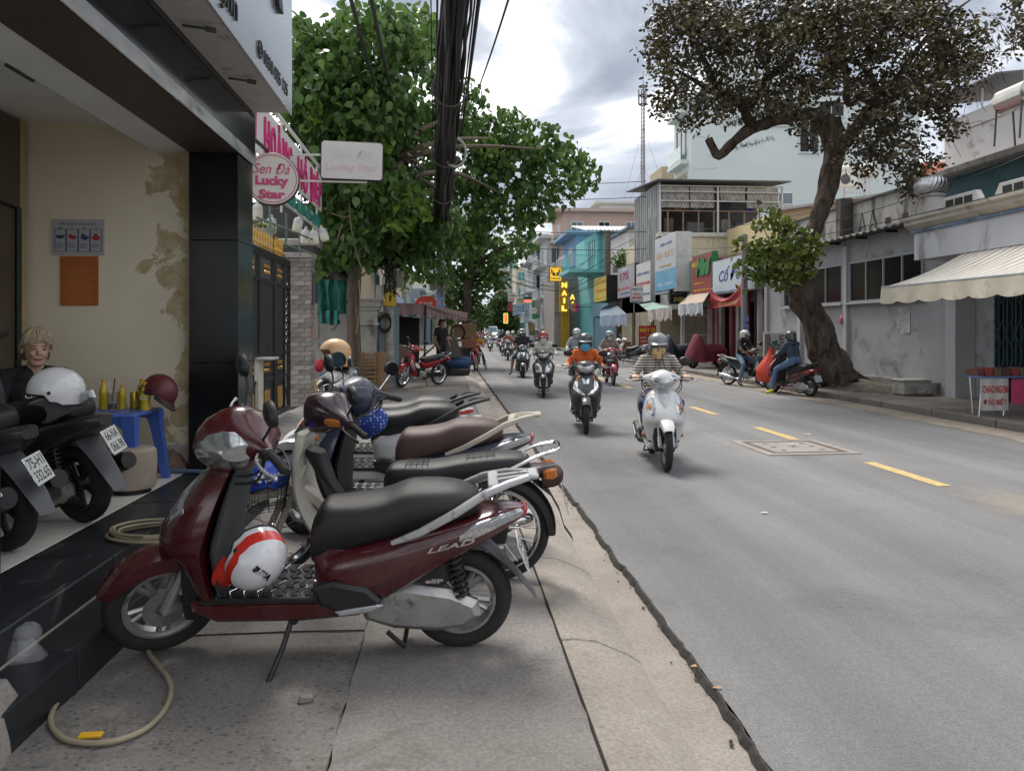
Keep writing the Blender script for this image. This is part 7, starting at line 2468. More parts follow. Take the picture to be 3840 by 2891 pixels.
  # -- nail salon
gldp=M('ochre_panel',(.50,.29,.02),.5,var=.08)
ns_=thing('nail_salon','nail salon front clad in ochre panels','building',(9.9,63,0))
a,b_=P(2078,1300,63),P(2134,1055,63)
bx(a.x,b_.x+4,a.y,a.y+7,0,P(0,1040,63).z).build('wall',M('salon_grey',(.3,.28,.26),.85,var=.15),ns_,smooth=0)
c0,c1=P(2102,1300,63),P(2134,1172,63)
bx(c0.x,c1.x,c0.y-.5,c0.y-.02,.1,c1.z,.02).build('ochre_column',gldp,ns_,smooth=0)
bx(P(2078,0,63).x,c0.x-.01,c0.y-.2,c0.y-.03,P(0,1172,63).z,P(0,1060,63).z).build('name_panel',M('salon_taupe',(.27,.24,.19),.6,var=.15),ns_,smooth=0)
txt('ANGEL',.5,.4,fr((P(2090,0,63).x,c0.y-.21,P(0,1120,63).z),FC),gold_ink,ns_,ext=.03)
s1,put,_=sign_cam('nail_sign','tall ochre box sign with vertical yellow NAIL letters',2100,1055,2132,1173,61.5,gldp,gldp,.4)
yel_l=M('lit_yellow_letter',(.8,.55,.05),.4,emit=((1,.62,.08),.9),var=0)
for k,ch_ in enumerate('NAIL'):
 put(ch_,.5,.875-.245*k,.62 if ch_!='I' else .2,.17,yel_l,.06,0,.05)
s1,put,(a,b_,Y)=sign_cam('wings_sign','square yellow sign with black wing emblem in a black frame',2060,999,2108,1056,61,M('lit_yellow_face',(.75,.47,.03),.5,emit=((1,.55,.04),.35),var=.04),blackp,.3)
put('ANGEL NAIL',.5,.2,.76,.10,blk_ink,.02)
W_,H_=b_.x-a.x,a.z-b_.z
wg=MB()
for s_ in(-1,1):
 cx_=(a.x+b_.x)/2
 for k in range(4):
  pts=[V((cx_+s_*W_*.04,Y-.012,b_.z+H_*(.40+k*.03))),V((cx_+s_*W_*(.16+.03*k),Y-.012,b_.z+H_*(.42+k*.06))),V((cx_+s_*W_*(.22+.04*k),Y-.012,b_.z+H_*(.50+k*.09)))]
  wg.tube(smooth_path(pts,4),.022,5)
 wg.tube(smooth_path([V((cx_+s_*W_*.03,Y-.012,b_.z+H_*.36)),V((cx_+s_*W_*.12,Y-.012,b_.z+H_*.55)),V((cx_+s_*W_*.34,Y-.012,b_.z+H_*.80)),V((cx_+s_*W_*.30,Y-.012,b_.z+H_*.5)),V((cx_+s_*W_*.12,Y-.012,b_.z+H_*.36))],4),.024,5)
wg.build('wing_emblem',blk_ink,s1,kind='stuff')
s1,put,_=sign_cam('second_nail_sign','taupe panel with part of a second yellow NAIL word',2133,1100,2166,1160,60,MATS['salon_taupe'],MATS['salon_taupe'],.3)
put('A',.4,.78,.55,.34,yel_l,.05,0,.04);put('I',.45,.3,.2,.34,yel_l,.05,0,.04)
c=P(2158,1152,57)
s1=thing('round_pink_sign','round pink and orange sign with dark name','sign',c)
R_=17/2888*57
MB().lathe([(0,-.1),(R_+.02,-.1),(R_+.02,0),(R_,.004),(0,.004)],28,fr(c,FC)).build('disc',stripemat('pink_orange','X',1.4,.5,(.55,.10,.32),(.62,.30,.12),soft=.4),s1)
txt('Vinny',R_*1.5,R_*.5,fr(c+V((0,-.008,0)),FC),ink('wine',(.10,.02,.06)),s1,ext=.01,bold=.03)
MB().bar(c,V((c.x+1.2,c.y+.1,c.z)),.04).build('arm',darkmetal,s1)
# other projecting signs further up
ledm=M('led_red',(.7,.08,.04),.5,emit=((1,.12,.05),1.1),var=.2,vs=4)
ledg=M('led_green',(.05,.7,.06),.5,emit=((.08,1,.1),1.0),var=0)
for(nm,lab,x0_,y0_,x1_,y1_,d_,fc_,cs_,words)in(('pawn_sign','white sign with two red words high above the traffic',1904,1097,1931,1131,92,M('pawn_white',(.6,.56,.54),.5),alfr,(('CẦM',.5,.72,.8,.3,red_ink),('ĐỒ',.5,.28,.6,.3,red_ink))),('led_sign','lit red and orange LED sign with bright green border',1889,1175,1905,1213,96,ledm,ledg,(('KHO',.5,.7,.6,.2,yel_ink),('BÁN',.5,.4,.6,.2,yel_ink))),('red_column_sign','tall narrow red sign below the pawn sign',1906,1135,1922,1168,94,M('red_face',(.42,.04,.04),.5),blackp,()),('pharmacy_sign','blue and white pharmacy sign with a cross',1936,1143,1959,1181,80,M('pharma_blue',(.33,.48,.66),.5),alfr,(('NHÀ',.62,.76,.5,.2,blue_ink),('+',.2,.76,.22,.2,blue_ink),('THUỐC',.5,.46,.8,.2,blue_ink))),('teal_sign','pale teal sign beside the pharmacy sign',1923,1141,1935,1186,83,M('teal_face',(.16,.36,.42),.5),alfr,(('D',.5,.6,.5,.25,white_ink),('d',.5,.3,.5,.2,white_ink))),('red_led_strip','lit red strip sign under a dark green board',1964,1124,1993,1134,74,ledm,blackp,()),('dark_green_sign','dark green board with white edge above the red strip',1962,1112,1996,1123,74.3,M('bottle_green',(.02,.09,.06),.5),alfr,()),('blue_white_sign','blue white vertical pharmacy sign nearer the green panel',1966,1137,1984,1205,75,M('blue_white',(.42,.50,.62),.5,var=.2,vs=2),alfr,(('THUỐC',.5,.35,.8,.12,blue_ink),('NHÀ',.5,.55,.6,.12,blue_ink))),('green_panel_sign','bright green panel sign behind the small round sign',1996,1128,2014,1198,71,M('green_panel',(.04,.26,.08),.5),MATS['ink_greenl'],()),('taupe_sign','taupe vertical sign beside the green panel',2008,1125,2026,1180,70.4,M('taupe_face',(.3,.27,.21),.6),alfr,()),('cup_sign','long white coffee sign with a cup drawing',2026,1143,2079,1169,70,M('cup_white',(.6,.6,.58),.5),alfr,(('O',.3,.5,.2,.5,M('ink_grey',(.3,.3,.3),.5,var=0)),('C',.85,.5,.14,.6,MATS['ink_grey']))),('menu_board','dark olive menu board with small yellow print',1986,1213,2006,1257,67,M('olive_board',(.13,.12,.05),.6),blackp,(('CHUYÊN',.5,.8,.8,.12,yel_ink),('BÁN SỈ',.5,.6,.7,.12,yel_ink),('LẺ',.5,.4,.4,.12,yel_ink)))):
 s1,put,_=sign_cam(nm,lab,x0_,y0_,x1_,y1_,d_,fc_,cs_)
 for w_ in words:
  put(*w_)
c=P(2003,1165,67)
s1=thing('small_round_sign','small white round sign with grey letters in front of the green panel','sign',c)
MB().lathe([(0,-.1),(.26,-.1),(.26,0),(0,.004)],24,fr(c,FC)).build('disc',M('disc_white',(.62,.62,.6),.5),s1)
txt('B-G',.3,.14,fr(c+V((0,-.008,0)),FC),MATS['ink_grey'],s1,ext=.01)
# -- far shop houses on both sides, beyond the ones above
rf=random.Random(21)
cols=[(.52,.50,.44),(.42,.46,.46),(.56,.50,.36),(.30,.44,.46),(.50,.42,.36),(.58,.58,.55),(.36,.40,.46),(.55,.46,.30)]
adj=['cream','grey green','straw yellow','dull teal','beige pink','white','slate blue','ochre']
ordn=['first','second','third','fourth','fifth','sixth','seventh','eighth','ninth','tenth','eleventh','twelfth']
def far_house(side,y,w,h,ci,lab,X):
 b=bend(y+w/2)
 x=X+b
 o=thing('shop_house',lab,'building',(x,y,0),group='distant shop houses')
 wm_=M('far_wall_%d'%ci,cols[ci],.85,var=.1,vs=.4,dirt=(tuple(c*.55 for c in cols[ci]),.1,.7))
 s=1 if side>0 else-1
 bx(x,x+7*s,y,y+w-.05,0,h).build('wall',wm_,o,smooth=0)
 bx(x-.5*s,x+7*s,y,y+w-.05,h,h+.25).build('roof_slab',wm_,o,smooth=0)
 F=FL if side>0 else FX
 fl=int((h-3)/3)
 for f in range(fl):
  zz=4.6+f*3.1
  window(o,(x-.02*s,y+w/2,zz),F,w*.5,1.6,white_paint,glassd if rf.random()<.5 else glassb,2)
  if rf.random()<.7:
   bx(x-.8*s,x,y+.3,y+w-.3,zz-1.15,zz-1.0).build('balcony_slab',wm_,o,smooth=0)
   bx(x-.8*s,x-.76*s,y+.3,y+w-.3,zz-1.0,zz-.2).build('balcony_rail',rf.choice((white_paint,tqd,alfr)),o,smooth=0)
  window(o,(x+2.5*s,y-.02,zz),FC,1.2,1.4,white_paint,glassd,2)
 bx(x-.01*s,x-.05*s,y+.4,y+w-.4,.15,2.7).build('shutter',rf.choice((alfr,tqd,gconc,darkin)),o,smooth=0)
 bx(x-.9*s,x,y+.1,y+w-.1,2.9,3.0).build('canopy',rf.choice((MATS['faded_green_cloth'],MATS['slate_cloth'],MATS['tan_cloth'])),o,smooth=0)
 bx(x-.15*s,x-.01*s,y+.2,y+w-.2,3.1,3.9).build('shop_sign',rf.choice((MATS['red_board'],MATS['pharma_blue'],MATS['yellow_face'],MATS['sign_plain_white'],MATS['green_panel'])),o,smooth=0)
for i in range(9):
 y=86+i*6.2
 ci=(i*3+1)%8
 far_house(1,y,6.0,rf.choice((7,9,10.5,12)),ci,'%s shop house, %s beyond the nail salon on the right side'%(adj[ci],ordn[i]),10.5)
for i in range(10):
 y=44+i*8.6
 ci=(i*5+2)%8
 far_house(-1,y,8.2,rf.choice((5.5,7,9)),ci,'%s shop house, %s beyond the stall on the left side'%(adj[ci],ordn[i]),-3.6+(0 if y<60 else-.5))
 # cross block that closes the view at the bend
for i,(x_,c_)in enumerate(((2,5),(9,0),(16,6))):
 far_house(1,165+i*5,9,10+i*2,c_,'%s block closing the far end of the street, %s from the left'%(adj[c_],ordn[i]),x_+4)
 # mid-left house with teal shutters behind the stall
ml=thing('cream_corner_house','cream house with teal slatted shutter and slate awning behind the stall','building',(-3.4,31,0))
bx(-8,-3.3,29.5,40,0,5.6).build('wall',M('cream_house_wall',(.55,.47,.34),.85,var=.1,vs=.8),ml,smooth=0)
bx(-3.6,-2.7,29.3,40,5.6,5.8).build('eave',M('slate_eave',(.12,.14,.17),.7),ml,smooth=0)
slats(ml,'shutter_slat',-3.33,30.2,33.6,1.9,4.1,.11,M('teal_shutter',(.05,.22,.22),.5))
window(ml,(-3.28,36,3.4),FX,1.8,1.4,tqd,glassd,2)
MB().box((-2.7,35,4.6),(1.4,4,.05),(0,.3,0)).build('awning',M('blue_sheet',(.12,.2,.3),.6),ml,smooth=0)
c=P(1598,1140,29)
s1=thing('red_oval_sign','red oval sign with white writing above the stall roof','sign',c)
MB().lathe([(0,-.08),(.42,-.08),(.42,0),(0,.004)],28,fr(c,FC)@Matrix.Diagonal((1,.7,1,1))).build('disc',M('red_disc',(.55,.05,.03),.5),s1)
txt('CAFE',.5,.15,fr(c+V((0,-.01,0)),FC),white_ink,s1,ext=.01,shear=.2)
MB().bar(c+V((0,.05,-.2)),c+V((-.6,.1,-.5)),.04).build('arm',darkmetal,s1)
c=P(1560,1065,30)
s1,put,_=sign_cam('tall_white_sign','tall white projecting sign with red foot on the left side',1515,1012,1545,1098,31,M('tall_white',(.62,.62,.62),.5,var=.06),alfr)
s1,put,_=sign_cam('red_square_sign','red square sign hanging behind the second pole',1598,1108,1622,1140,31,MATS['red_face'],alfr)
# lattice radio mast on a far roof
mt0=P(2412,840,120)
ms=thing('radio_mast','tall lattice telecom mast with panel antennas and guy wires','mast',(mt0.x,mt0.y,mt0.z))
steel=M('mast_steel',(.16,.13,.12),.6,.4)
zt_,zb_=P(2412,335,120).z,mt0.z-4
hw=.32
lg=[]
for k in range(3):
 a=2*pi*k/3+.4
 lg.append((cos(a)*hw,sin(a)*hw))
 MB().tube([(mt0.x+lg[-1][0],mt0.y+lg[-1][1],zb_),(mt0.x+lg[-1][0],mt0.y+lg[-1][1],zt_)],.06,5).build('leg',steel,ms)
br=MB()
n=40
for i in range(n):
 z0,z1=zb_+(zt_-zb_)*i/n,zb_+(zt_-zb_)*(i+1)/n
 for k in range(3):
  p_,q_=lg[k],lg[(k+1)%3]
  br.tube([(mt0.x+p_[0],mt0.y+p_[1],z0),(mt0.x+q_[0],mt0.y+q_[1],z1)],.035,3,cap=False)
  br.tube([(mt0.x+p_[0],mt0.y+p_[1],z1),(mt0.x+q_[0],mt0.y+q_[1],z1)],.03,3,cap=False)
br.build('bracing',steel,ms,smooth=0,kind='stuff')
for k in range(3):
 a=2*pi*k/3+.9
 zc=P(0,360,120).z
 bx(mt0.x+cos(a)*.7-.14,mt0.x+cos(a)*.7+.14,mt0.y+sin(a)*.7-.1,mt0.y+sin(a)*.7+.1,zc-1.3,zc+1.0,.03).build('panel_antenna',M('antenna_grey',(.42,.42,.40),.6),ms)
 MB().lathe([(.3,0),(.75,0),(.75,.08),(.3,.08)],12,Matrix.Translation((mt0.x,mt0.y,zc-1.4+1.4*k)),closed_prof=True).build('platform_ring',steel,ms)
MB().tube([(mt0.x,mt0.y,zt_),(mt0.x,mt0.y,zt_+2.8)],.05,4).build('lightning_rod',steel,ms)
for k,zz in enumerate((zt_-6,zt_-12)):
 for a in(.1,2.2,4.3):
  MB().tube([(mt0.x,mt0.y,zz),(mt0.x+cos(a)*7,mt0.y+sin(a)*7,zb_)],.022,3).build('guy_wire',steel,ms)
  # far tall pale blocks on the skyline
for i,(x0_,x1_,y0_,d_,lab)in enumerate(((1870,1945,960,150,'distant white apartment block behind the left trees'),(1935,2010,1000,140,'distant cream apartment block with teal glass'))):
 a,b_=P(x0_,1240,d_),P(x1_,y0_,d_)
 o=thing('apartment_block',lab,'building',(a.x,a.y,0))
 wm_=M('far_block_%d'%i,((.6,.6,.57),(.58,.54,.42))[i],.85,var=.06)
 bx(a.x,b_.x,a.y,a.y+10,0,b_.z).build('wall',wm_,o,smooth=0)
 for f in range(4):
  for k in range(2):
   window(o,(a.x+(b_.x-a.x)*(.27+.46*k),a.y-.02,b_.z-1.8-f*2.9),FC,1.3,1.6,white_paint,M('teal_glass',(.10,.32,.32),.1),2)
  bx(a.x+.2,b_.x-.2,a.y-.7,a.y,b_.z-2.95-f*2.9,b_.z-2.8-f*2.9).build('balcony_slab',wm_,o,smooth=0)
  # ====== trees, poles, cables
def leaves(name,centers,per,L,W,mat,par,seed,spread=.3,droop=.8,heart=True):
 r=np.random.RandomState(seed)
 n0=len(centers)
 base=np.repeat(np.array(centers,dtype=float),per,axis=0)
 n=len(base)
 # sprig direction per centre
 sd=r.normal(size=(n0,3));sd[:,2]=-abs(sd[:,2])*.6
 sd/=np.linalg.norm(sd,axis=1)[:,None]
 sd=np.repeat(sd,per,axis=0)
 t=r.uniform(-.5,1,n)
 p=base+sd*(t*spread)[:,None]+r.normal(scale=spread*.28,size=(n,3))
 d=r.normal(size=(n,3));d[:,2]=d[:,2]*.5-droop
 d/=np.linalg.norm(d,axis=1)[:,None]
 a=np.cross(d,r.normal(size=(n,3)));a/=np.linalg.norm(a,axis=1)[:,None]
 nn=np.cross(a,d)
 l=L*r.uniform(.42,1.3,n);w=W*r.uniform(.75,1.2,n)
 if heart:
  sh=[(0,0,0),(.12,.42,.10),(.45,.46,.10),(1.0,0,-.12),(.45,-.46,.10),(.12,-.42,.10)]
 else:
  sh=[(0,0,0),(.25,.32,.06),(.65,.34,.06),(1.0,0,-.05),(.65,-.34,.06),(.25,-.32,.06)]
 vs=np.stack([p+d*(l*x)[:,None]+a*(w*y)[:,None]+nn*(w*z)[:,None]for x,y,z in sh],axis=1).reshape(-1,3)
 i=np.arange(n)[:,None]*6
 fs=np.concatenate([i+np.array([[0,5,4,3]]),i+np.array([[0,3,2,1]])],axis=0)
 me=bpy.data.meshes.new(name)
 me.vertices.add(len(vs));me.vertices.foreach_set('co',vs.ravel())
 me.loops.add(fs.size);me.loops.foreach_set('vertex_index',fs.ravel().astype(np.int32))
 me.polygons.add(len(fs));me.polygons.foreach_set('loop_start',np.arange(0,fs.size,4,dtype=np.int32));me.polygons.foreach_set('loop_total',np.full(len(fs),4,dtype=np.int32))
 me.update(calc_edges=True)
 me.materials.append(mat)
 o=bpy.data.objects.new(name,me)
 COL.objects.link(o)
 if par is not None:
  o.parent=par
  o.matrix_basis=wm(par).inverted()
 return o
def blob_pts(blobs,d0,dd,step,seed,gap=None):
 r=random.Random(seed);out=[]
 for q in blobs:
  x,y,rx,ry=q[:4]
  d=q[4]if len(q)>4 else d0
  area=pi*rx*ry
  k=int(area/step*(.72 if d==22.5 else 1))
  for _ in range(k):
   while True:
    u,v,w=r.uniform(-1,1),r.uniform(-1,1),r.uniform(-1,1)
    if u*u+v*v+w*w<1:
     break
   s_=(u*u+v*v+w*w)**.5
   f=(s_**.5)/max(s_,.01)
   p=P(x+u*f*rx,y+v*f*ry,d+w*f*dd)
   if gap is None or noise.noise(p*.95)>gap:
    out.append(p)
 return out
def bark(name,c0,c1,scale=8,stretch=(1,1,.35),bump=.9):
 m,n,l,b=_new(name)
 tc=n.new('ShaderNodeTexCoord');mp=n.new('ShaderNodeMapping');mp.inputs['Scale'].default_value=stretch
 l.new(tc.outputs['Object'],mp.inputs['Vector'])
 t=noise_node(n,l,mp.outputs[0],scale,9,.7,1.0)
 r=ramp(n,l,t.outputs['Fac'],.35,c0,.68,c1)
 l.new(r.outputs['Color'],b.inputs['Base Color']);b.inputs['Roughness'].default_value=.95
 b.inputs['Specular IOR Level'].default_value=.2
 bump_to(n,l,b,t.outputs['Fac'],bump,.06)
 MATS[name]=m
 return m
def limb(pts,rs,n=12,k=4,rough=.0,seed=0):
 tab=lerp_table([list(p)+[r]for p,r in zip([tuple(V(q))for q in pts],rs)],k)
 P_=[V(t[:3])for t in tab]
 mb=MB();mb.tube(P_,[max(.004,t[3])for t in tab],n)
 if rough:
  out=[]
  for i,v in enumerate(mb.v):
   c=P_[min(i//n,len(P_)-1)]
   q=V(v);d=q-c
   f=1+rough*noise.noise(V((q.x*3.1+seed,q.y*3.1,q.z*1.6)))+rough*.6*noise.noise(V((q.x*8+seed,q.y*8,q.z*3)))
   out.append(tuple(c+d*f))
  mb.v=out
 return mb
 # ---------------- left tree
bk1=bark('pale_bark',(.10,.075,.055),(.24,.19,.15))
tr=thing('bodhi_tree','large green heart leaved tree overhanging the left pavement','tree',(-2.6,17.2,PZ))
T=lambda x,y,d:P(x,y,d)
trunk=limb([T(1335,1440,17.3),T(1330,1250,17.3),T(1325,1050,17.2),T(1400,800,17),T(1430,600,16.8)],[.16,.11,.12,.13,.10],12,4,.25)
trunk.build('trunk',bk1,tr)
for i,(pts,rs)in enumerate((([T(1320,1430,17.1),T(1312,1200,17.15),T(1330,1000,17.1),T(1360,850,17)],[.09,.07,.07,.06]),([T(1350,1430,17.5),T(1342,1200,17.4),T(1350,980,17.3)],[.07,.05,.05]))):
 limb(pts,rs,8,4,.3,i).build('root_stem',bk1,tr)
LB0=[(1200,300,120,190),(1380,140,220,120),(1550,130,110,95),(1330,420,240,190),(1560,330,130,190),(1560,560,180,170),(1350,700,190,160),(1480,830,240,150),(1720,420,105,120),(1750,600,170,140),(1720,780,160,120),(1870,470,120,70),(1900,600,130,75),(2010,520,95,62),(2100,575,75,50),(2165,640,50,60),(2195,690,30,35),(1990,680,55,70),(2050,760,45,55),(1880,740,90,80),(1970,815,70,35),(1300,900,120,85),(1560,930,120,75),(1700,900,90,55),(1225,620,60,110),(1660,250,60,60),(1820,860,80,40),(1120,150,60,90),(1640,1010,60,40,22),(1560,1010,60,30),(2090,630,60,40),(2150,690,40,45),(2215,660,25,40),(2010,760,40,60),(2060,700,50,50),(1930,860,60,35),(1840,560,90,60),(1960,560,80,60)]
LB=[q if len(q)>4 else q+((16.4,)if q[0]<1470 else(18.5,)if q[0]<1560 else(22.5,))for q in LB0]
for i,(x,y)in enumerate(((1250,350),(1400,180),(1560,180),(1580,420),(1740,430),(1880,520),(2030,560),(1900,740),(1720,800),(1340,800),(1600,650),(1250,600))):
 mid=T((1430+x)/2,(600+y)/2-30,16.8)
 far=T(x,y,(16.4 if x<1500 else 21.5)+(i%3)*.5)
 limb([T(1425,640+15*i if y>600 else 620,16.9),mid,far],[.075,.05,.02],7,4,.2,i).build('branch',bk1,tr)
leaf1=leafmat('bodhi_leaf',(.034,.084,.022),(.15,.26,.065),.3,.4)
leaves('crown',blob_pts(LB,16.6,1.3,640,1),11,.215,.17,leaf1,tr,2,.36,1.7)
leaves('inner_crown',blob_pts([(1250,700,120,140),(1290,900,130,110),(1400,930,130,80),(1350,600,200,150),(1230,480,120,150),(1480,700,120,160)],18.8,.5,900,77),9,.22,.175,leafmat('crown_shade_leaf',(.012,.032,.009),(.035,.075,.02),.4,.2),tr,78,.3,.9)  # inner leaves darker: shade within the crown put into the leaf colour
yl=leafmat('young_bodhi_leaf',(.10,.20,.02),(.20,.30,.05),.35,.35)
leaves('young_crown',blob_pts([(1540,780,60,60),(1450,560,40,40),(1790,560,70,40,21),(1560,690,50,30,21),(1500,800,40,70),(1720,880,60,60,21),(1200,400,60,90)],15.6,.5,1500,5),7,.18,.15,yl,tr,3,.25,.9)
vn=MB()
for i,pts in enumerate((((1325,690),(1310,760),(1318,860),(1340,960),(1370,1040)),((1240,800),(1290,815),(1310,810)),((1345,1050),(1350,1150),(1335,1250)),((1285,840),(1270,880),(1262,920)))):
 vn.tube(smooth_path([T(x,y,15.2)for x,y in pts],5),.012,5)
vn.build('aerial_roots',M('root_tan',(.27,.2,.12),.9),tr,kind='stuff')
# ---------------- second tree further up on the left
t2=thing('almond_tree','dark trunked tree with layered crown beyond the stall','tree',G(1750,1365,.12))
bk2=bark('dark_bark',(.045,.035,.028),(.12,.10,.08))
limb([T(1752,1370,30),T(1750,1200,30),T(1753,1080,30),T(1768,1020,30.5),T(1790,940,31)],[.22,.19,.17,.13,.07],10,4,.15).build('trunk',bk2,t2)
for i,pts in enumerate((((1750,1085),(1715,1065),(1690,1030),(1680,980)),((1768,1020),(1830,960),(1920,915),(1990,915)),((1760,1050),(1820,1010),(1870,990)),((1765,1030),(1745,960),(1720,900)))):
 limb([T(x,y,30.5)for x,y in pts],[.10,.08,.06,.03][:len(pts)],7,4,.15,i).build('branch',bk2,t2)
leaves('crown',blob_pts([(1720,960,70,50),(1790,905,80,35),(1885,905,90,22),(1960,925,55,18),(1860,975,80,32),(1790,1020,70,40),(1700,1070,55,70),(1840,1050,60,32),(1690,1150,50,60),(1780,1100,45,50),(1790,1180,40,40),(1740,930,60,40),(1910,950,60,22)],31,1.6,210,7),8,.26,.19,leafmat('almond_leaf',(.03,.075,.016),(.11,.20,.04),.4,.25),t2,8,.35,.4,False)
# ---------------- far round tree at the bend
t3=thing('far_tree','big rounded green tree standing at the bend of the street','tree',V((10.0,128,0)))
limb([(9.4,128,0),(9.4,128,3),(9.4,128,5)],[.4,.3,.2],8).build('trunk',bk2,t3)
leaves('crown',blob_pts([(1875,1165,45,50),(1835,1200,40,40),(1905,1205,35,40),(1880,1120,25,22),(1845,1230,50,25),(1900,1240,40,20)],126,3.5,14,9),8,.55,.45,leafmat('far_leaf',(.028,.06,.018),(.09,.15,.045),.6,.2),t3,10,.9,.5,False)
for i,(px,d,w,lab)in enumerate(((1800,95,30,'small tree on the left pavement before the bend'),(1835,140,30,'distant tree between the traffic and the far block'))):
 b0=P(px,1240,d);b0.z=0
 o=thing('street_tree',lab,'tree',b0)
 limb([b0,b0+V((.2,0,2)),b0+V((0,0,4))],[.2,.15,.08],7).build('trunk',bk2,o)
 leaves('crown',blob_pts([(px,1195,w,30),(px-15,1220,w*.8,20),(px+16,1175,w*.6,20)],d,2.0,16,20+i),7,.5,.4,MATS['far_leaf'],o,11+i,.8,.5,False)
 # ---------------- right tree
bk3=bark('grey_brown_bark',(.035,.026,.020),(.18,.14,.112),5,(1,1,.4),1.0)
bkd=bark('dark_limb_bark',(.030,.022,.018),(.115,.085,.068),6,(1,1,1),1.0)
D=18.6
rt=thing('rain_tree','huge leaning street tree with sawn limb and dark small leaves','tree',G(3120,1418,.3))
limb([T(3150,1432,D),T(3110,1360,D),T(3062,1230,D),T(3012,1110,D),T(2990,1030,D),T(3005,960,D),T(3052,860,D),T(3085,770,D),T(3108,690,D),T(3128,600,D),T(3122,530,D),T(3105,450,D)],[.45,.39,.335,.32,.305,.26,.215,.205,.24,.235,.26,.25],22,6,.34,3).build('trunk',bk3,rt)
for i,(x,y,x2,y2,r0)in enumerate(((3150,1350,3250,1430,.16),(3180,1390,3380,1440,.10),(3100,1380,3050,1425,.16),(3130,1390,3130,1440,.16),(3160,1395,3210,1445,.12))):
 a,b_=T(x,y,D),T(x2,y2,D-(.3 if i!=1 else-.1)-.25*(i>2))
 b_.z=.13
 limb([a,a.lerp(b_,.5)+V((0,0,-.12)),b_],[r0,r0*.7,r0*.3],9,4,.3,i).build('root',bk3,rt)
limbs=(([(3118,470),(3060,432),(2960,440),(2870,465),(2800,490),(2740,545),(2695,583),(2672,555),(2655,522)],[.22,.17,.155,.15,.14,.12,.12,.10,.10]),([(2830,480),(2800,440),(2790,400),(2740,370),(2690,330),(2650,250),(2600,150),(2560,60)],[.14,.13,.12,.10,.09,.07,.05,.02]),([(2795,420),(2840,360),(2880,290),(2960,235),(2990,120),(3010,0)],[.12,.10,.09,.09,.05,.03]),([(2760,385),(2670,345),(2600,300),(2530,260)],[.08,.07,.05,.02]),([(3120,600),(3165,535),(3230,460),(3290,395),(3350,345),(3440,310),(3530,270),(3510,190),(3480,100),(3440,-20)],[.19,.19,.17,.19,.14,.12,.13,.11,.10,.06]),([(3290,400),(3230,360),(3190,390),(3175,360),(3170,250),(3130,120),(3120,-20)],[.14,.10,.09,.08,.07,.05,.04]),([(3300,390),(3280,320),(3220,240),(3130,220),(3060,180)],[.11,.09,.07,.05,.02]),([(3330,350),(3380,270),(3470,150),(3560,60),(3640,0)],[.10,.08,.06,.04,.02]),([(3520,265),(3540,200),(3525,150),(3510,140)],[.08,.07,.06,.05]),([(3420,315),(3480,350),(3540,390),(3560,450)],[.05,.04,.03,.01]),([(3300,400),(3330,480),(3350,560),(3380,640)],[.05,.04,.025,.01]))
for i,(pts,rs)in enumerate(limbs):
 dz=(0,-.4,.3,-.6,.2,-.5,.5,.1,.2,-.3,-.3)[i]
 limb([T(x,y,D+dz*min(1,k/2))for k,(x,y)in enumerate(pts)],rs,12,4,.28,i).build('limb',bkd if i else bk3,rt)
c=T(2655,521,D)
MB().lathe([(0,0),(.095,0),(.10,-.02)],16,frame(c,(.2,.95,0),(.3,0,.9))).build('sawn_end',M('sawn_wood',(.30,.20,.12),.85,var=.3,vs=14),rt)
RB=[(2560,120,115,120),(2590,300,115,120),(2700,90,190,120),(2860,70,230,105),(2790,270,130,110),(3000,180,200,140),(3200,90,230,130),(3130,320,140,90),(3400,140,200,150),(3320,370,140,90),(3480,310,140,110),(3240,500,80,75),(3370,540,90,100),(3465,600,60,70),(3040,450,80,45),(2900,400,90,45),(2670,400,90,50),(3620,140,110,110),(2480,400,40,45),(3550,460,60,45),(3395,660,35,60),(3250,610,40,60),(2620,450,60,30),(2560,40,120,60),(3100,30,200,60),(3330,20,220,60),(3640,250,70,50),(3820,60,50,90),(3830,150,30,40),(2980,330,90,60),(2470,200,50,90),(3420,720,18,30),(3170,560,30,40),(3060,530,25,30)]
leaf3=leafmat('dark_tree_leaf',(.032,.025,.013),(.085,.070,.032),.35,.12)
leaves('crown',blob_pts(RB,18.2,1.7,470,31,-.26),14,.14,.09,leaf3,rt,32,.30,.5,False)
leaf3b=leafmat('lit_olive_leaf',(.06,.05,.02),(.12,.10,.04),.4,.2)  # lighter copy of the dark leaf: light on the crown put into its colour
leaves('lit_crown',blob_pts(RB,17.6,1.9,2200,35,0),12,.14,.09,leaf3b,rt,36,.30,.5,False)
tw_=MB();r_=random.Random(6)
for i in range(60):
 x,y=r_.choice(((3640,230),(3680,160),(3600,300),(3560,420),(3660,80)))
 x+=r_.uniform(-60,80);y+=r_.uniform(-40,60)
 a=T(x,y,18)
 p1=a+V((r_.uniform(-.2,.4),r_.uniform(-.2,.2),r_.uniform(-.4,.1)))
 tw_.tube(smooth_path([a,p1,p1+V((r_.uniform(-.1,.3),0,r_.uniform(-.5,-.1)))],3),.006,4)
tw_.build('bare_twigs',bkd,rt,kind='stuff')
fern=MB()
r_=random.Random(9)
for i in range(70):
 t=r_.random()
 x=3060-320*t;y=428+55*max(0,t-.35)*1.5
 q=T(x,y-r_.uniform(0,14),D+r_.uniform(-.15,.05))
 fb=blades(q,4,.26,.007,i,1.1)
 fern.add(fb.v,fb.f)
for i in range(46):
 t=r_.random()
 x=2900-230*t;y=510+60*t
 q=T(x,y+r_.uniform(-6,10),D-.1)
 fb=blades(q,3,.2,.005,i+200,-.6)
 fern.add(fb.v,fb.f)
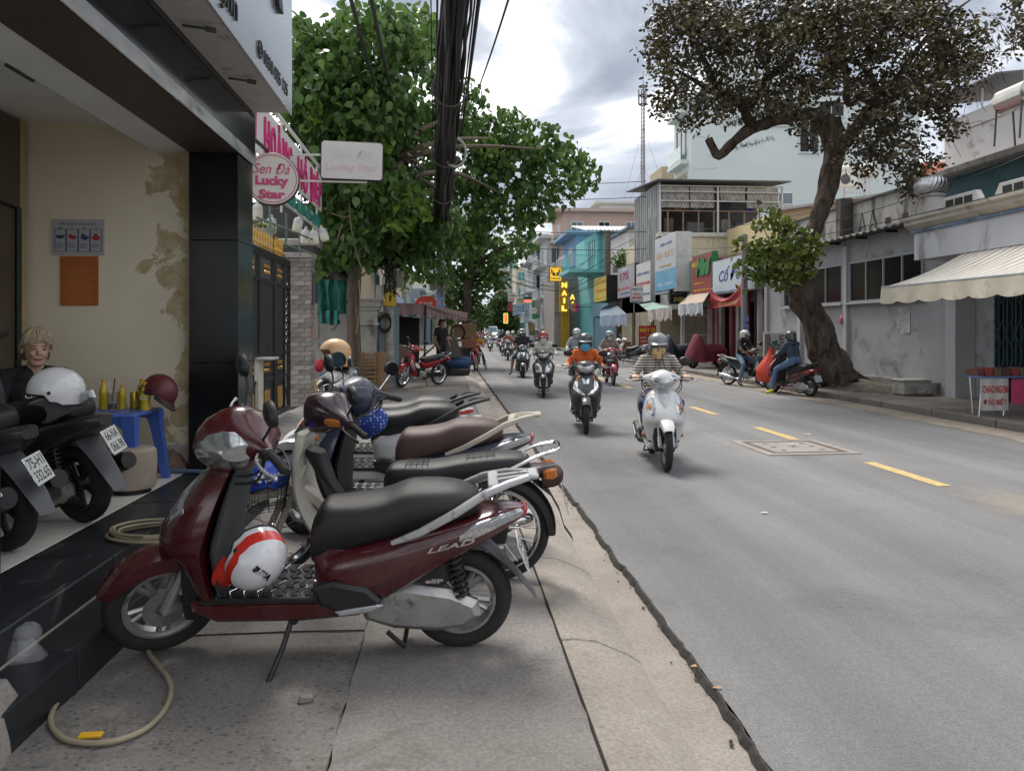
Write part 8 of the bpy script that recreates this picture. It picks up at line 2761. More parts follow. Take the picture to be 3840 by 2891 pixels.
fern.build('ferns',leafmat('fern_leaf',(.06,.075,.02),(.16,.17,.05)),rt,smooth=60,kind='stuff')
# earth mound round the roots
mo=MB();vs=[]
cc_=G(3170,1425,.25)
for j in range(9):
 for i in range(24):
  a=2*pi*i/24;r=j/8
  vs.append((cc_.x-.1+cos(a)*1.15*r,cc_.y-.5+sin(a)*3.2*r,.13+.20*(1-r*r)*(1+.4*noise.noise(V((cos(a)*r*3,sin(a)*r*3,2))))-.01))
mo.add(vs,[(j*24+i,j*24+(i+1)%24,(j+1)*24+(i+1)%24,(j+1)*24+i)for j in range(8)for i in range(24)])
mo.build('root_mound',M('dark_earth',(.07,.058,.045),.95,var=.5,vs=5,bump=.8,bs=20,dirt=((.2,.16,.12),.15,5)),kind='structure',smooth=60)
# shoots of a young bodhi at the trunk
sh=thing('bodhi_shoots','bright green heart leaved shoots growing from the leaning trunk','plant',T(2960,1100,18.1))
for i,(x,y)in enumerate(((2780,900),(2850,830),(2920,810),(3010,850),(2760,980),(2870,1060),(3050,930))):
 limb([T(2985,1060,18.3),T((2985+x)/2,(1060+y)/2+20,18.1),T(x,y,17.9)],[.03,.02,.008],6).build('stem',bk1,sh)
leaves('foliage',blob_pts([(2890,900,105,90),(2930,980,115,85),(2850,990,70,60),(2990,900,70,60),(2880,820,60,40),(3040,930,40,40),(2785,900,25,25),(2900,1060,65,35),(2820,1020,40,35)],18.0,.6,900,41),8,.17,.14,leafmat('shoot_leaf',(.05,.085,.012),(.20,.24,.045),.4,.3),sh,42,.26,.8)
for par,p in SHRUBS:
 leaves('foliage',[p+V((random.Random(i).uniform(-.8,1.2),random.Random(i+50).uniform(-.1,.4),random.Random(i+99).uniform(-.2,.75)))for i in range(60)],8,.28,.18,leafmat('shrub_leaf',(.04,.09,.015),(.14,.24,.05)),par,44,.3,.4,False)
 # ---------------- poles
polec=M('pole_concrete',(.33,.32,.30),.9,var=.2,vs=4,bump=.2,dirt=((.62,.6,.56),.22,9))
blc=M('black_cable',(.018,.017,.018),.6,var=.3,vs=4)
def pole(label,base,h,r0,r1,mat=polec):
 o=thing('utility_pole',label,'pole',base)
 MB().tube([base,base+V((0,0,h))],[r0,r1],16).build('shaft',mat,o)
 MB().tube([base-V((0,0,.02)),base+V((0,0,.12))],[r0*2.0,r0*1.5],14).build('footing',gconc,o)
 return o
b1=G(1462,1452,.12)
p1=pole('near concrete pole plastered with white scraps beside the red motorbike',b1,6.2,.155,.10)
mb=MB()
for z0,z1,dx in((2.55,2.95,.22),(3.2,3.65,.25)):
 bx(b1.x+.10,b1.x+.10+dx,b1.y-.12,b1.y+.08,z0,z1,.01).build('meter_box',M('meter_grey',(.30,.29,.27),.6,var=.2),p1)
bx(b1.x-.38,b1.x-.16,b1.y-.1,b1.y+.05,3.0,3.7,.01).build('cable_box',M('cable_box_white',(.55,.54,.52),.6),p1)
bx(b1.x-.33,b1.x-.15,b1.y-.15,b1.y-.02,1.95,2.6,.01).build('cable_box',MATS['cable_box_white'],p1)
q=bx(b1.x-.12,b1.x+.16,b1.y-.175,b1.y-.16,2.1,2.5).build('warning_plate',M('warn_yellow',(.65,.42,.02),.5),p1,smooth=0)
txt('1',.05,.14,fr((b1.x+.02,b1.y-.177,2.28),FC),blk_ink,q,ext=.002,bold=.03)
for k in range(9):
 r_=random.Random(k)
 pts=[V((b1.x+r_.uniform(-.2,.25),b1.y-.16-r_.uniform(0,.1),3.9-i*.32+r_.uniform(-.1,.1)))for i in range(6)]
 MB().tube(smooth_path(pts,5),.014,5).build('service_cable',blc,p1)
pts=[V((b1.x-.1+.14*cos(i*.45),b1.y-.2,1.62+.2*sin(i*.45)+.002*i))for i in range(60)]
MB().tube(pts,.012,5).build('cable_coil',blc,p1)
b2=G(1652,1378,.12)
p2=pole('second concrete pole with blue stickers and tangled boxes behind the stall',b2,8.2,.17,.12)
for z0 in(3.0,3.8):
 bx(b2.x-.42,b2.x-.18,b2.y-.15,b2.y+.1,z0,z0+.6,.01).build('meter_box',MATS['meter_grey'],p2)
for k in range(3):
 bx(b2.x-.13,b2.x+.13,b2.y-.185,b2.y-.17,2.3+k*.27,2.5+k*.27).build('sticker',M('sticker_blue',(.20,.25,.5),.6,var=.4,vs=14),p2,smooth=0)
for z_ in(4.2,5.6):
 bx(b2.x-.6,b2.x+.6,b2.y-.06,b2.y+.04,z_,z_+.1,.01).build('cross_arm',M('galvanised',(.3,.3,.3),.5,.5),p2)
for k in range(14):
 r_=random.Random(k+30)
 pts=[V((b2.x+r_.uniform(-.5,.4),b2.y-.2-r_.uniform(0,.2),5.0-i*.42+r_.uniform(-.2,.2)))for i in range(6)]
 MB().tube(smooth_path(pts,5),.016,5).build('service_cable',M('mixed_cable',(.12,.11,.11),.6,var=.6,vs=2),p2)
b3=V((9.95,25.2,.13))
p3=pole('grey pole with blue stickers beside the big tree trunk',b3,4.6,.12,.10,M('pole_grey',(.25,.25,.26),.85,var=.2))
for k in range(4):
 bx(b3.x-.09,b3.x+.09,b3.y-.135,b3.y-.12,.9+k*.3,1.12+k*.3).build('sticker',MATS['sticker_blue'],p3,smooth=0)
MB().tube([b3+V((.3,-.2,0)),b3+V((.3,-.2,3.6))],.05,8).build('drain_pipe',blc,label='black drain pipe beside the stickered grey pole',cat='pipe')
# ---------------- the thick bundle of cables running over the pavement
A0,A1=P(1650,900,20.5),V((.32,-2.0,6.05))
cb=thing('cable_bundle','thick sagging bundle of black cables running overhead along the pavement','cables',A0)
def along(t,off=V((0,0,0)),sag=.30):
 p=A0.lerp(A1,t)
 return p+off+V((0,0,-sag*4*t*(1-t)*.35))
r_=random.Random(12)
for k in range(46):
 a,rr_=r_.uniform(0,2*pi),.165*sqrt(r_.random())
 tw=r_.uniform(-1.2,1.2)
 pts=[]
 for i in range(27):
  t=i/26
  s_=1+.22*sin(t*40+k*1.7)
  rk=rr_*(.55+.45*min(1,t*5))*s_
  pts.append(along(t,V((cos(a+tw*t*3)*rk*.95,0,sin(a+tw*t*3)*rk*1.1))))
 MB().tube(pts,r_.choice((.016,.022,.03,.038)),6).build('cable',blc,cb)
for k,t in enumerate((.12,.22,.33,.45,.58)):
 pts=[along(t,V((cos(i*.5)*.24,.02*i/12,sin(i*.5)*.25)))for i in range(13)]
 MB().tube(pts,.014,5,loop=False).build('binding',M('binding_wire',(.07,.07,.07),.5),cb)
for k,(t,ox,oz,rr_)in enumerate(((.04,-.10,-.05,.26),(.04,.12,-.05,.24),(.11,.0,-.1,.36),(.33,.16,.0,.24))):
 c=along(t,V((ox,0,oz)))
 MB().tube([c+V((cos(i*pi/12)*rr_*.75,0,sin(i*pi/12)*rr_))for i in range(24)],.024,6,loop=True).build('cable_loop',M('pale_cable',(.36,.37,.35),.6),cb)
def wire(a,b,r=.012,sag=.4,n=14,mat=blc,label=None,group=None):
 a,b=V(a),V(b)
 pts=[a.lerp(b,i/n)+V((0,0,-sag*4*(i/n)*(1-i/n)))for i in range(n+1)]
 return MB().tube(pts,r,5)
WIRES=[]
def W(a,b,label,r=.012,sag=.4):
 wire(a,b,r,sag).build('overhead_wire',blc,label=label,cat='wire',group='overhead wires')
W(T(1305,-40,9.5),T(1480,560,26),'thick black cable crossing the crown of the left tree',.028,.1)
W(T(1385,-40,9.5),T(1500,470,22),'second thick black cable beside it in the left tree',.028,.1)
W(T(1615,-40,9.5),T(1625,600,24),'thin cable left of the thick bundle',.010,.15)
W(T(1640,-40,9.5),T(1632,620,25),'pair cable close left of the thick bundle',.016,.15)
W(T(1800,-40,9.2),T(1720,560,24),'heavy cable right of the thick bundle',.03,.1)
W(T(1785,-40,9.4),T(1705,600,25),'thin cable hugging the right of the bundle',.014,.2)
W(T(1925,-60,9.4),T(1795,330,18),'lone black wire slanting across the bright cloud',.016,.05)
for k in range(8):
 r_=random.Random(k+70)
 W(V((b1.x,b1.y,4.6+.08*k)),along(.06+.02*k,V((-.15,0,-.1))),'strand %s of the fan of wires between bundle and tree'%ordn[k],.016,.25)
for k in range(12):
 r_=random.Random(k+90)
 W(V((b2.x,b2.y,4.6+.12*k)),V((9.6+r_.uniform(-.4,.6),58+r_.uniform(-3,14),4.6+.17*k)),'wire %s of those crossing from the second pole to the right side'%ordn[k],.014,r_.uniform(.3,.9))
for k in range(12):
 r_=random.Random(k+140)
 W(V((9.5,42+r_.uniform(-4,10),4.4+.2*k)),V((r_.uniform(7.5,12.5),100,4.5+.28*k)),'wire %s of those sagging along the right hand shop signs'%ordn[k],.016,r_.uniform(.2,.8))
for k,(z0,z1)in enumerate(((7.6,8.4),(8.3,9.2),(6.3,6.6),(5.6,5.7))):
 W(V((-2,34,z0)),V((10.2,39,z1)),'straight wire crossing the sky, %s from the top'%ordn[min(k,3)],.018,.25)
for k,(ya_,yb_)in enumerate(((690,905),(705,935),(745,968),(560,840))):
 W(T(3900,ya_,12+k),T(2560,yb_+25,36),'long wire in front of the grey building, %s of four'%ordn[k],.010,.35)
W(T(3090,590+250,18.4),T(3900,560,14),'wire tied to the leaning trunk running right',.008,.1)
# ====== traffic, parked bikes, people, stall
def plain(name,c,rough=.85,var=.22,vs=5,bump=.0):
 return M(name,c,rough,var=var,vs=vs,bump=.7,bs=9,bd=.04)
darkred=paint('dark_red_paint',(.062,.004,.007),.2)
cream=paint('aged_white_paint',(.52,.49,.42))
purple=paint('aubergine_paint',(.028,.008,.016),.2)
navy=paint('navy_paint',(.012,.022,.05),.3)
white_b=paint('white_bike_paint',(.66,.67,.67),.25)
black_b=paint('matt_black_paint',(.022,.022,.024),.45)
red_b=paint('red_bike_paint',(.36,.012,.02),.25)
# ---- the row parked on the pavement
r1=scooter('motor_scooter','dark red scooter with black seat, nearest of the parked row',cs=1.42,ce=1.75,body=darkred,inner=M('grey_inner',(.06,.065,.068),.5,var=.2),steer=30,plate_text='59-S2\n123.06',lamps='lead',tail='wide',mirror_mat=blackp)
HL=place(r1,(-.58,3.42,PZ),178,-7)
silv_l=M('badge_silver',(.62,.6,.58),.3,.8,var=0)
txt('LEAD',.20,.022,frame((-.60,.176,.525),(-.98,-.12,.16),(.16,.1,.98)),silv_l,r1,ext=.003,bold=.02,shear=.3,local=True)
txt('eSP',.075,.018,frame((-.53,.1455,.362),(-1,0,.0),(0,0,1)),silv_l,r1,ext=.002,bold=.04,local=True)
txt('HONDA',.10,.012,frame((-.50,.1555,.185),(-1,0,.02),(0,0,1)),silv_l,r1,ext=.0015,bold=.02,local=True)
c1=cub('motorbike','old white motorbike with aubergine handlebars and a black wire basket',body=cream,cowl=purple,shield=cream,side=M('dark_plum_side',(.03,.012,.018),.4),old=True,basket=True,steer=28,cs=1.35,plate_text='52-M6\n4471',stand=True,fend=cream)
place(c1,(-.34,4.32,PZ),176,-5)
txt('HONDA',.10,.025,frame((-.795,0,.745),(0,-1,0),(.25,0,.97)),white_ink,c1,ext=.001,bold=.03,local=True)
r2=scooter('motor_scooter','navy scooter with brown seat and cream grab rail in the parked row',body=navy,body2=M('cream_plastic',(.5,.46,.38),.5),seat=seatbrn,inner=blackp,steer=-32,plate_text='59-V1\n660.21',lamps='apron',rack='body',tail='wide',cowl=navy,cs=1.4)
place(r2,(-.34,5.25,PZ),172,-5)
for ch in r2.children:
 if ch.name.startswith('grab_rail'):
  ch.data.materials.clear();ch.data.materials.append(MATS['cream_plastic'])
txt('Latte',.14,.05,frame((-.47,.172,.575),(-1,-.05,.08),(0,.05,1)),silv_l,r2,ext=.002,shear=.3,local=True)
r3=scooter('motor_scooter','white scooter with black seat and red tail lamp behind the brown seat',body=white_b,seat=seatblk,steer=-10,rack='black',tail='red',lamps='apron',cowl=black_b,mirrors=(0,0))
place(r3,(-.62,6.38,PZ),176,-5)
r4=scooter('motor_scooter','white and black scooter at the far end of the parked row',body=white_b,body2=black_b,seat=seatgrey,steer=12,rack='black',tail='red',lamps='slit',cowl=black_b,mirrors=(1,0))
place(r4,(-.66,7.22,PZ),174,-5)
for b_,dz in((c1,-.07),(r2,.06),(r3,.06),(r4,.04)):
 for ch in b_.children:
  if ch.name.split('.')[0]in('seat','rear_body','grab_rail','tail_lamp','stop_lamp','seat_front'):
   ch.location.z=dz
   # helmets on the row
hm=HL@Matrix.Translation((.33,.10,.49))@Euler((radians(78),radians(10),radians(205))).to_matrix().to_4x4()
whh=M('helmet_white_gloss',(.68,.68,.70),.2,coat=.6,var=.03)
ho=loose_helmet('white and red half helmet hanging above the dark red scooter footboard',hframe(HL@V((.20,.14,.47)),(HL.to_3x3()@V((.75,.2,-.6))),(HL.to_3x3()@V((-.45,.72,-.35)))),whh,s=.92,peak=M('helmet_red',(.62,.03,.02),.25,coat=.5,var=.03),band=M('helmet_red',(.62,.03,.02)))
txt('AKUS',.085,.028,frame((-.01,-.03,.122),(.1,-.95,-.25),(-1,0,.1)),blk_ink,ho,ext=.004,bold=.03,local=True)
MB().tube(smooth_path([HL@V((.36,.05,.66)),HL@V((.35,.12,.6)),HL@V((.35,.10,.52))],4),.008,6).build('helmet_strap',strapm,label='black helmet strap hooked on the dark red scooter',cat='strap')
CM=WM[c1.name]@steer_mt(28,(.34,0,.80),26)
ho=loose_helmet('blue helmet with white print lying in the wire basket',CM@Matrix.Translation((.66,0,.62))@Euler((.15,.25,.4)).to_matrix().to_4x4(),M('helmet_blue',(.01,.06,.50),.18,coat=.7,var=.05),s=.95)
txt('HONDA',.09,.02,frame((0,.121,.03),(-1,0,0),(0,.1,1)),white_ink,ho,ext=.004,bold=.03,local=True)
for k in range(3):
 MB().box((.07-.022*k,.105,.05+.012*k),(.016,.02,.03),(0,.3,.3)).build('white_stripe',white_ink,ho,local=True)
p=P(1258,1325,7.0)
ho=loose_helmet('tan open face helmet hung on the far parked scooter',hframe(p,(-.97,-.25,.05),(0,0,1)),M('helmet_tan',(.60,.38,.20),.4,var=.05),trim=M('leather_trim',(.17,.06,.025),.6),s=1.0,full=True,lining=M('tan_lining',(.12,.05,.025),.8))
# blue polka dot bag under the navy handlebars
p=P(1385,1580,5.75)
def dotmat():
 m,n,l,b=_new('polka_cloth')
 tc=n.new('ShaderNodeTexCoord');v=n.new('ShaderNodeTexVoronoi');v.inputs['Scale'].default_value=42;v.inputs['Randomness'].default_value=.35
 l.new(tc.outputs['Object'],v.inputs['Vector'])
 r=ramp(n,l,v.outputs['Distance'],.22,(.6,.65,.75),.26,(.015,.05,.28))
 l.new(r.outputs['Color'],b.inputs['Base Color']);b.inputs['Roughness'].default_value=.8
 return m
mb=MB().ell(p,(.13,.10,.12),18,12)
mb.v=[tuple(V(v)*1+(V(v)-p).normalized()*.03*noise.noise(V(v)*14))for v in mb.v]
mb.build('cloth_bag',dotmat(),label='blue polka dot cloth bag hanging under the navy scooter handlebars',cat='bag',smooth=70)
# ---- three bikes with their tails out of the porch
for i,(lab,px,py,pt_,bd)in enumerate((('black and silver sport motorbike in the porch with tall tail and angled plate',318,1955,'66-NA\n066.98',black_b),('dark motorbike in the porch with plate beside the white helmet',150,2058,'75-H1\n332.65',black_b),('motorbike tail at the very edge of the porch behind the black pier',10,2170,'59-L2\n772.91',black_b))):
 ax=G(px,py,FZ)
 o=scooter('motorbike',lab,body=bd,body2=black_b,seat=seatblk,rim=darkmetal,rack=None,tail=None,steer=40,stand=False,mirrors=(0,0),lamps='big')
 hd_=150+3*i
 f_=V((cos(radians(hd_)),sin(radians(hd_)),0))
 for ch in list(o.children):
  if ch.name.split('.')[0]in('rear_mudguard',):
   ch.data.materials.clear();ch.data.materials.append(M('mudguard_grey',(.10,.105,.115),.5))
 mt=place(o,(ax.x+f_.x*.635-(0,.16,.24)[i],ax.y+f_.y*.635,FZ),hd_,-6)
 plate(o,(-.93-.02*(i==0),.0,.44+.06*(i==0)),28,pt_,(.19,.15),yaw=.55,frame_mat=chrome)
 if i==0:
  MB().prism([(-.25,.56),(-.60,.60),(-.99,.76),(-.97,.80),(-.55,.74),(-.25,.66)],.10,.135,XZ,ch=.01).build('silver_flank',silver,o,local=True)
p=P(212,1470,4.15)
loose_helmet('plain white half helmet resting on the bike saddle in the porch',hframe(p,(-.9,-.3,.05),(.08,0,1)),whh,s=1.0,lining=hair_blk)
# ---- the seated young man with bleached hair
sp=P(140,1500,5.7)
B=Body()
fx=V((.62,-.78,0)).normalized();lx=V((-fx.y,fx.x,0))
hc=P(135,1312,5.2)
o0=V((hc.x,hc.y,FZ))
L_=lambda a,b,z:o0+fx*a+lx*b+V((0,0,z))
neck=L_(-.04,0,hc.z-FZ-.13)
shz=hc.z-FZ-.185
sh2=[L_(-.06,.185,shz),L_(-.06,-.185,shz)]
torso(B,L_(-.14,0,.42),L_(-.09,0,.72 if shz>.7 else shz-.08),neck,hc,sh2,1.02)
q=head(B,hc,fx+V((.05,-.1,0)),V((.03,0,1)),1.0)
for k in(1,-1):
 S0=sh2[0 if k>0 else 1]
 el=L_(.04,.25*k,shz-.27);wr=L_(.24,.10*k,.46)
 B.chain([S0,S0+(el-S0)*.6],[.062,.056],'top');B.chain([S0+(el-S0)*.55,el],[.043,.038],'skin');B.chain([el,wr],[.038,.026],'skin')
 hand(B,wr,fx-lx*.3*k,(0,0,1),k,.4)
 kn,an=L_(.30,.14*k,.44),L_(.34,.15*k,.09)
 B.chain([L_(-.12,.09*k,.40),kn,an],[.095,.062,.045],'bottom');B.chain([an,an+fx*.14-V((0,0,.05))],[.038,.03],'foot')
yo=body_obj('young man with bleached hair in a black printed shirt sitting in the porch',B,{'top':plain('black_tshirt',(.012,.012,.014)),'bottom':plain('pale_jeans',(.22,.27,.33)),'skin':skin_pale,'foot':blackp},Matrix.Identity(4),.0075)
face(yo,q,brow=M('brow_brown',(.05,.03,.02),.8))
hairdo(yo,q,M('bleached_hair',(.42,.34,.22),.6,var=.4,vs=50,bump=.6,bs=120),1.08)
tm=frame(L_(.085,.02,shz-.12),lx,V((-.12,0,1)))
txt('Gang S',.20,.05,tm,M('shirt_print',(.6,.6,.58),.7,var=0),yo,ext=.002,shear=.3)
MB().prism([(-.06,-.03),(.05,-.04),(.07,.01),(.0,.035),(-.05,.02)],0,.003,frame(L_(.10,.0,shz-.20),lx,V((-.05,0,1)))).build('shirt_print',M('shirt_print_red',(.45,.3,.25),.7,var=.6,vs=40),yo)
so=L_(-.13,0,0)
st_=thing('low_stool','low red plastic stool under the young man','stool',so)
MB().lathe([(.16,.30),(.165,.33),(.15,.345),(0,.345)],18,Matrix.Translation(so)).build('seat',M('red_plastic',(.4,.03,.03),.4),st_)
for k in range(4):
 a=pi/4+k*pi/2
 MB().tube([so+V((cos(a)*.14,sin(a)*.14,.32)),so+V((cos(a)*.18,sin(a)*.18,0))],.018,6).build('leg',MATS['red_plastic'],st_)
 # ---- riders coming down the street
def ride(px,py,heading,kind,blabel,plabel,bkw,pkw,z=0.0,sc=1.0):
 w=G(px,py,z)
 h=radians(heading)
 f=V((cos(h),sin(h),0))
 ctr=w-f*(.635 if kind=='scooter' else .62)*sc+V((0,0,0))
 ctr.z=z
 b=(scooter if kind=='scooter' else cub)('motor_scooter' if kind=='scooter' else 'motorbike',blabel,stand=False,group='oncoming motorbikes',**bkw)
 mt=place(b,ctr,heading)
 r=None
 if plabel:
  r=rider(plabel,mt,kind=kind,group='riders in the street',**pkw)
 return b,r,mt
b,r,mt=ride(2500,1768,-98,'scooter','white scooter in front with silver chest panel, ridden towards us','rider in striped hoodie, leopard face mask and grey helmet',dict(fR=.262,cs=1.25,ce=1.9,body=white_b,accent=silver,lamps='apron',inner=greyp,mirrors=(1,0),mirror_mat=blackp,rack='black'),dict(mats={'top':stripemat('striped_hoodie','Z',.03,.5,(.62,.58,.5),(.05,.045,.05),var=.2,soft=.04),'bottom':vormat('flower_trousers',[(.012,.018,.055),(.015,.02,.06),(.015,.02,.06),(.42,.26,.16),(.12,.16,.42),(.5,.42,.38)],24),'foot':skin_dark},voxel=.008,fingers=True,hel=M('helmet_grey',(.20,.22,.24),.3,coat=.5,var=.05),msk=vormat('leopard_mask',[(.55,.38,.19),(.62,.45,.24),(.55,.38,.19),(.07,.04,.02)],80),fullmask=True,h=.95,w=.98,skin=skin_pale,feet='bare',hood=M('hoodie_hood',(.30,.28,.25),.9,var=.5,vs=30),eyes=True))
txt('K',.022,.02,frame((.475,0,.80),(0,1,0),(-.6,0,.8)),silv_l,b,ext=.004,bold=.05,local=True)
MB().tube([(.11,0,1.19),(.115,0,1.0),(.08,0,.86)],.004,5).build('zip',blackp,r,local=True)
for k in(1,-1):
 MB().tube(smooth_path([(.03,.035*k,1.215),(.105,.05*k,1.1),(.11,.085*k,1.03)],4),.004,5).build('drawstring',strapm,r,local=True)
b,r,mt=ride(2198,1628,-99,'scooter','matt black scooter with silver chevrons ridden in the left lane','rider in orange jacket with blue surgical mask and dark helmet',dict(fR=.255,body=black_b,lamps='slit',mirrors=(1,1),mirror_mat=blackp,rim=darkmetal,rack='black'),dict(mats={'top':M('orange_jacket',(.62,.13,.02),.75,var=.2,vs=6,bump=.3,bs=14),'bottom':stripemat('dark_striped_trousers','Y',.04,.7,(.03,.027,.03),(.3,.28,.27),var=.4)},voxel=.009,fingers=True,hel=M('helmet_dark',(.045,.05,.055),.3,coat=.5,var=.1),vis=M('helmet_visor_grey',(.2,.21,.22),.35),msk=M('surgical_blue',(.10,.38,.62),.8,var=.06),h=.93,w=.92,skin=skin_pale,eyes=True,shorts=False))
# small black helmet hanging from the left mirror of the black scooter
q_=mt@V((.16,.36,1.06))
ho=loose_helmet('small black helmet held at the orange rider\'s side',hframe(q_,mt.to_3x3()@V((.95,.1,.1)),(0,0,1)),M('helmet_black_gloss',(.015,.015,.017),.25,coat=.6,var=.05),s=.85,peak=blackp)
b,r,mt=ride(2038,1492,-97,'scooter','black and red scooter with large twin headlamps','rider in white jacket and gloves with red helmet and sunglasses',dict(fR=.255,body=black_b,lamps='big',rim=alu,rack='black',mirror_mat=blackp,cowl=black_b,fend=black_b),dict(mats={'top':M('white_jacket',(.60,.57,.52),.85,var=.1,vs=6,bump=.25,bs=14),'bottom':plain('brown_trousers',(.07,.05,.05))},voxel=.012,hel=M('helmet_red_gloss',(.34,.045,.03),.25,coat=.6,var=.05),msk=M('white_scarf',(.6,.58,.55),.85),fullmask=True,glasses=True,gloves=M('white_jacket',(.6,.57,.52)),h=.98))
for ch in list(b.children):
 if ch.name.startswith('under_body')or ch.name.startswith('rear_body'):
  ch.data.materials.clear();ch.data.materials.append(paint('dark_red_trim',(.16,.01,.012)))
b,r,mt=ride(1962,1418,-93,'scooter','dark grey scooter ridden by the man in the grey polo','man in dark grey polo shirt and grey helmet riding bare armed',dict(body=black_b,lamps='apron',rim=alu,rack='black',mirror_mat=blackp,accent=chrome),dict(mats={'top':plain('charcoal_polo',(.055,.05,.055)),'bottom':plain('denim_shorts',(.05,.08,.14))},voxel=.014,hel=M('helmet_grey',(.2,.22,.24)),sleeve='short',skin=skin_tan,h=1.12,w=1.12,shorts=True,legs={-1:((.12,-.30,.62),(.10,-.36,.20),(.22,-.42,.09)),1:None}))
b,r,mt=ride(2300,1446,-93,'cub','red step through motorbike of the rider in the beige hoodie','rider in beige grey hooded jacket with white mask',dict(body=red_b,rim=alu,spokes='alloy',mirrors=(0,0)),dict(mats={'top':plain('beige_hoodie',(.30,.24,.21)),'bottom':plain('grey_trousers',(.12,.1,.1))},voxel=.013,hel=M('helmet_pale_grey',(.33,.36,.38),.3,coat=.5,var=.05),vis=M('helmet_peak_dark',(.06,.06,.065),.4),msk=M('white_mask',(.62,.61,.6),.85,var=.03),h=1.0,hood=M('beige_hood',(.28,.22,.2),.9)))
b,r,mt=ride(2170,1440,-95,'scooter','dark scooter half hidden behind the orange rider','rider in pale blue grey jacket and white helmet behind the orange rider',dict(body=black_b,lamps='apron',rack='black',mirror_mat=blackp,mirrors=(0,0)),dict(mats={'top':plain('pale_blue_jacket',(.38,.42,.46)),'bottom':plain('dark_trousers',(.03,.03,.035))},voxel=.014,hel=M('helmet_white2',(.58,.58,.57),.3,coat=.5,var=.03),vis=M('helmet_band_grey',(.25,.26,.27),.4),msk=M('white_mask',(.62,.61,.6)),h=1.12,gloves=M('white_jacket',(.6,.57,.52))))
b,r,mt=ride(1780,1390,-97,'cub','red motorbike stopped at the left kerb','woman in orange cardigan and pink helmet with feet on the road',dict(body=red_b,rim=alu,spokes='alloy',mirrors=(0,0)),dict(mats={'top':plain('amber_cardigan',(.60,.26,.03)),'bottom':plain('black_trousers',(.02,.016,.018))},voxel=.014,hel=M('helmet_pink',(.46,.2,.18),.35,var=.1),skin=skin_pale,h=.93,legs={1:((.14,.26,.55),(.10,.38,.12),(.24,.42,.04)),-1:((.14,-.26,.55),(.10,-.34,.16),(.22,-.38,.10))}))
far=((1905,1352,'scooter',(.40,.12,.09),'salmon shirt',black_b,'black',.95,(.55,.55,.54)),(1886,1335,'scooter',(.03,.035,.06),'navy shirt',black_b,'dark',1.1,(.04,.04,.045)),(1838,1318,'scooter',(.45,.45,.46),'grey white shirt',paint('grey_bike',(.25,.26,.28)),'grey',1.0,(.10,.10,.11)),(1924,1330,'cub',(.22,.34,.27),'pale green jacket',black_b,'black',1.0,(.5,.5,.5)),(1946,1318,'cub',(.02,.12,.06),'dark green jacket',black_b,'black',1.0,(.05,.05,.05)),(1872,1312,'cub',(.35,.42,.52),'light blue shirt',red_b,'red',1.1,(.15,.3,.5)),(1810,1302,'scooter',(.45,.15,.15),'pink red top',black_b,'black',1.0,(.3,.05,.05)),(1798,1296,'cub',(.12,.2,.4),'blue jacket',black_b,'black',1.0,(.2,.25,.4)),(1827,1290,'cub',(.3,.28,.26),'taupe shirt',red_b,'red',1.0,(.4,.4,.4)))
for i,(px,py,kd,c,cn,bm,bn,hh,hcol)in enumerate(far):
 ride(px,py,-94,kd,'%s motorbike of the distant rider in %s'%(bn,cn),'distant rider in %s coming down the street'%cn,dict(body=bm,mirrors=(0,0),rim=alu,detail=0,**({'rack':'black','lamps':'apron'}if kd=='scooter' else{'spokes':'alloy'})),dict(mats={'top':plain('far_top_%d'%i,c),'bottom':plain('far_trousers_%d'%i,(.04,.045,.06)if i%2 else(.12,.08,.06))},voxel=.024,hel=M('far_helmet_%d'%i,hcol,.4,var=.05),h=hh,msk=MATS['white_mask']if i%2==0 else None,eyes=False,skin=skin_tan if i%2 else skin_pale,sleeve='long' if i%3 else 'short'))
 # motorbike seen from behind, parked far right, with a rider in grey
o=scooter('motor_scooter','scooter seen from behind with a rider in grey by the far right kerb',body=black_b,mirrors=(0,0),stand=False,detail=0,rack='black',group='oncoming motorbikes')
w=G(2010,1330,0);mt=place(o,(w.x+.2,w.y,0),95)
rider('rider in grey shirt and dark helmet seen from behind',mt,{'top':plain('grey_shirt',(.2,.2,.21)),'bottom':plain('dark_trousers2',(.03,.03,.035))},voxel=.022,hel=M('far_helmet_1',(.04,.04,.045)),h=1.05,group='riders in the street',eyes=False)
# white car far back in the lane
c=G(1843,1288,0)
car=thing('white_van','white minibus far back in the oncoming traffic','van',(c.x,c.y,0))
wc=paint('white_car',(.62,.63,.64))
MB().loft([[V((c.x+a*w,c.y+y_,z))for a,z in((-1,.35),(1,.35),(1,zt*.62),(.84,zt),(-.84,zt),(-1,zt*.62))]for y_,w,zt in((0,.82,1.0),(.25,.88,1.15),(.9,.9,1.3),(1.6,.9,2.0),(4.2,.9,2.05),(4.8,.88,1.9))]).build('body',wc,car,smooth=40)
MB().add([(c.x-.76,c.y+.88,1.28),(c.x+.76,c.y+.88,1.28),(c.x+.68,c.y+1.50,1.92),(c.x-.68,c.y+1.50,1.92)],[(0,1,2,3)]).build('windscreen',glassb,car,smooth=0)
bx(c.x-.86,c.x+.86,c.y-.06,c.y+.1,.32,.55,.03).build('bumper',greyp,car)
for s_ in(-1,1):
 MB().ell((c.x+s_*.66,c.y-.02,.8),(.16,.06,.1),12,6).build('headlamp',M('car_headlamp',(.8,.8,.78),.1,emit=((1,1,.95),1.2),var=0),car)
 wheel(car,'wheel',(0,0,0),.32,.2,alu,'alloy',Matrix.Translation((c.x+s_*.75,c.y+.9,.32))@Matrix.Rotation(pi/2,4,'Z'),False,0)
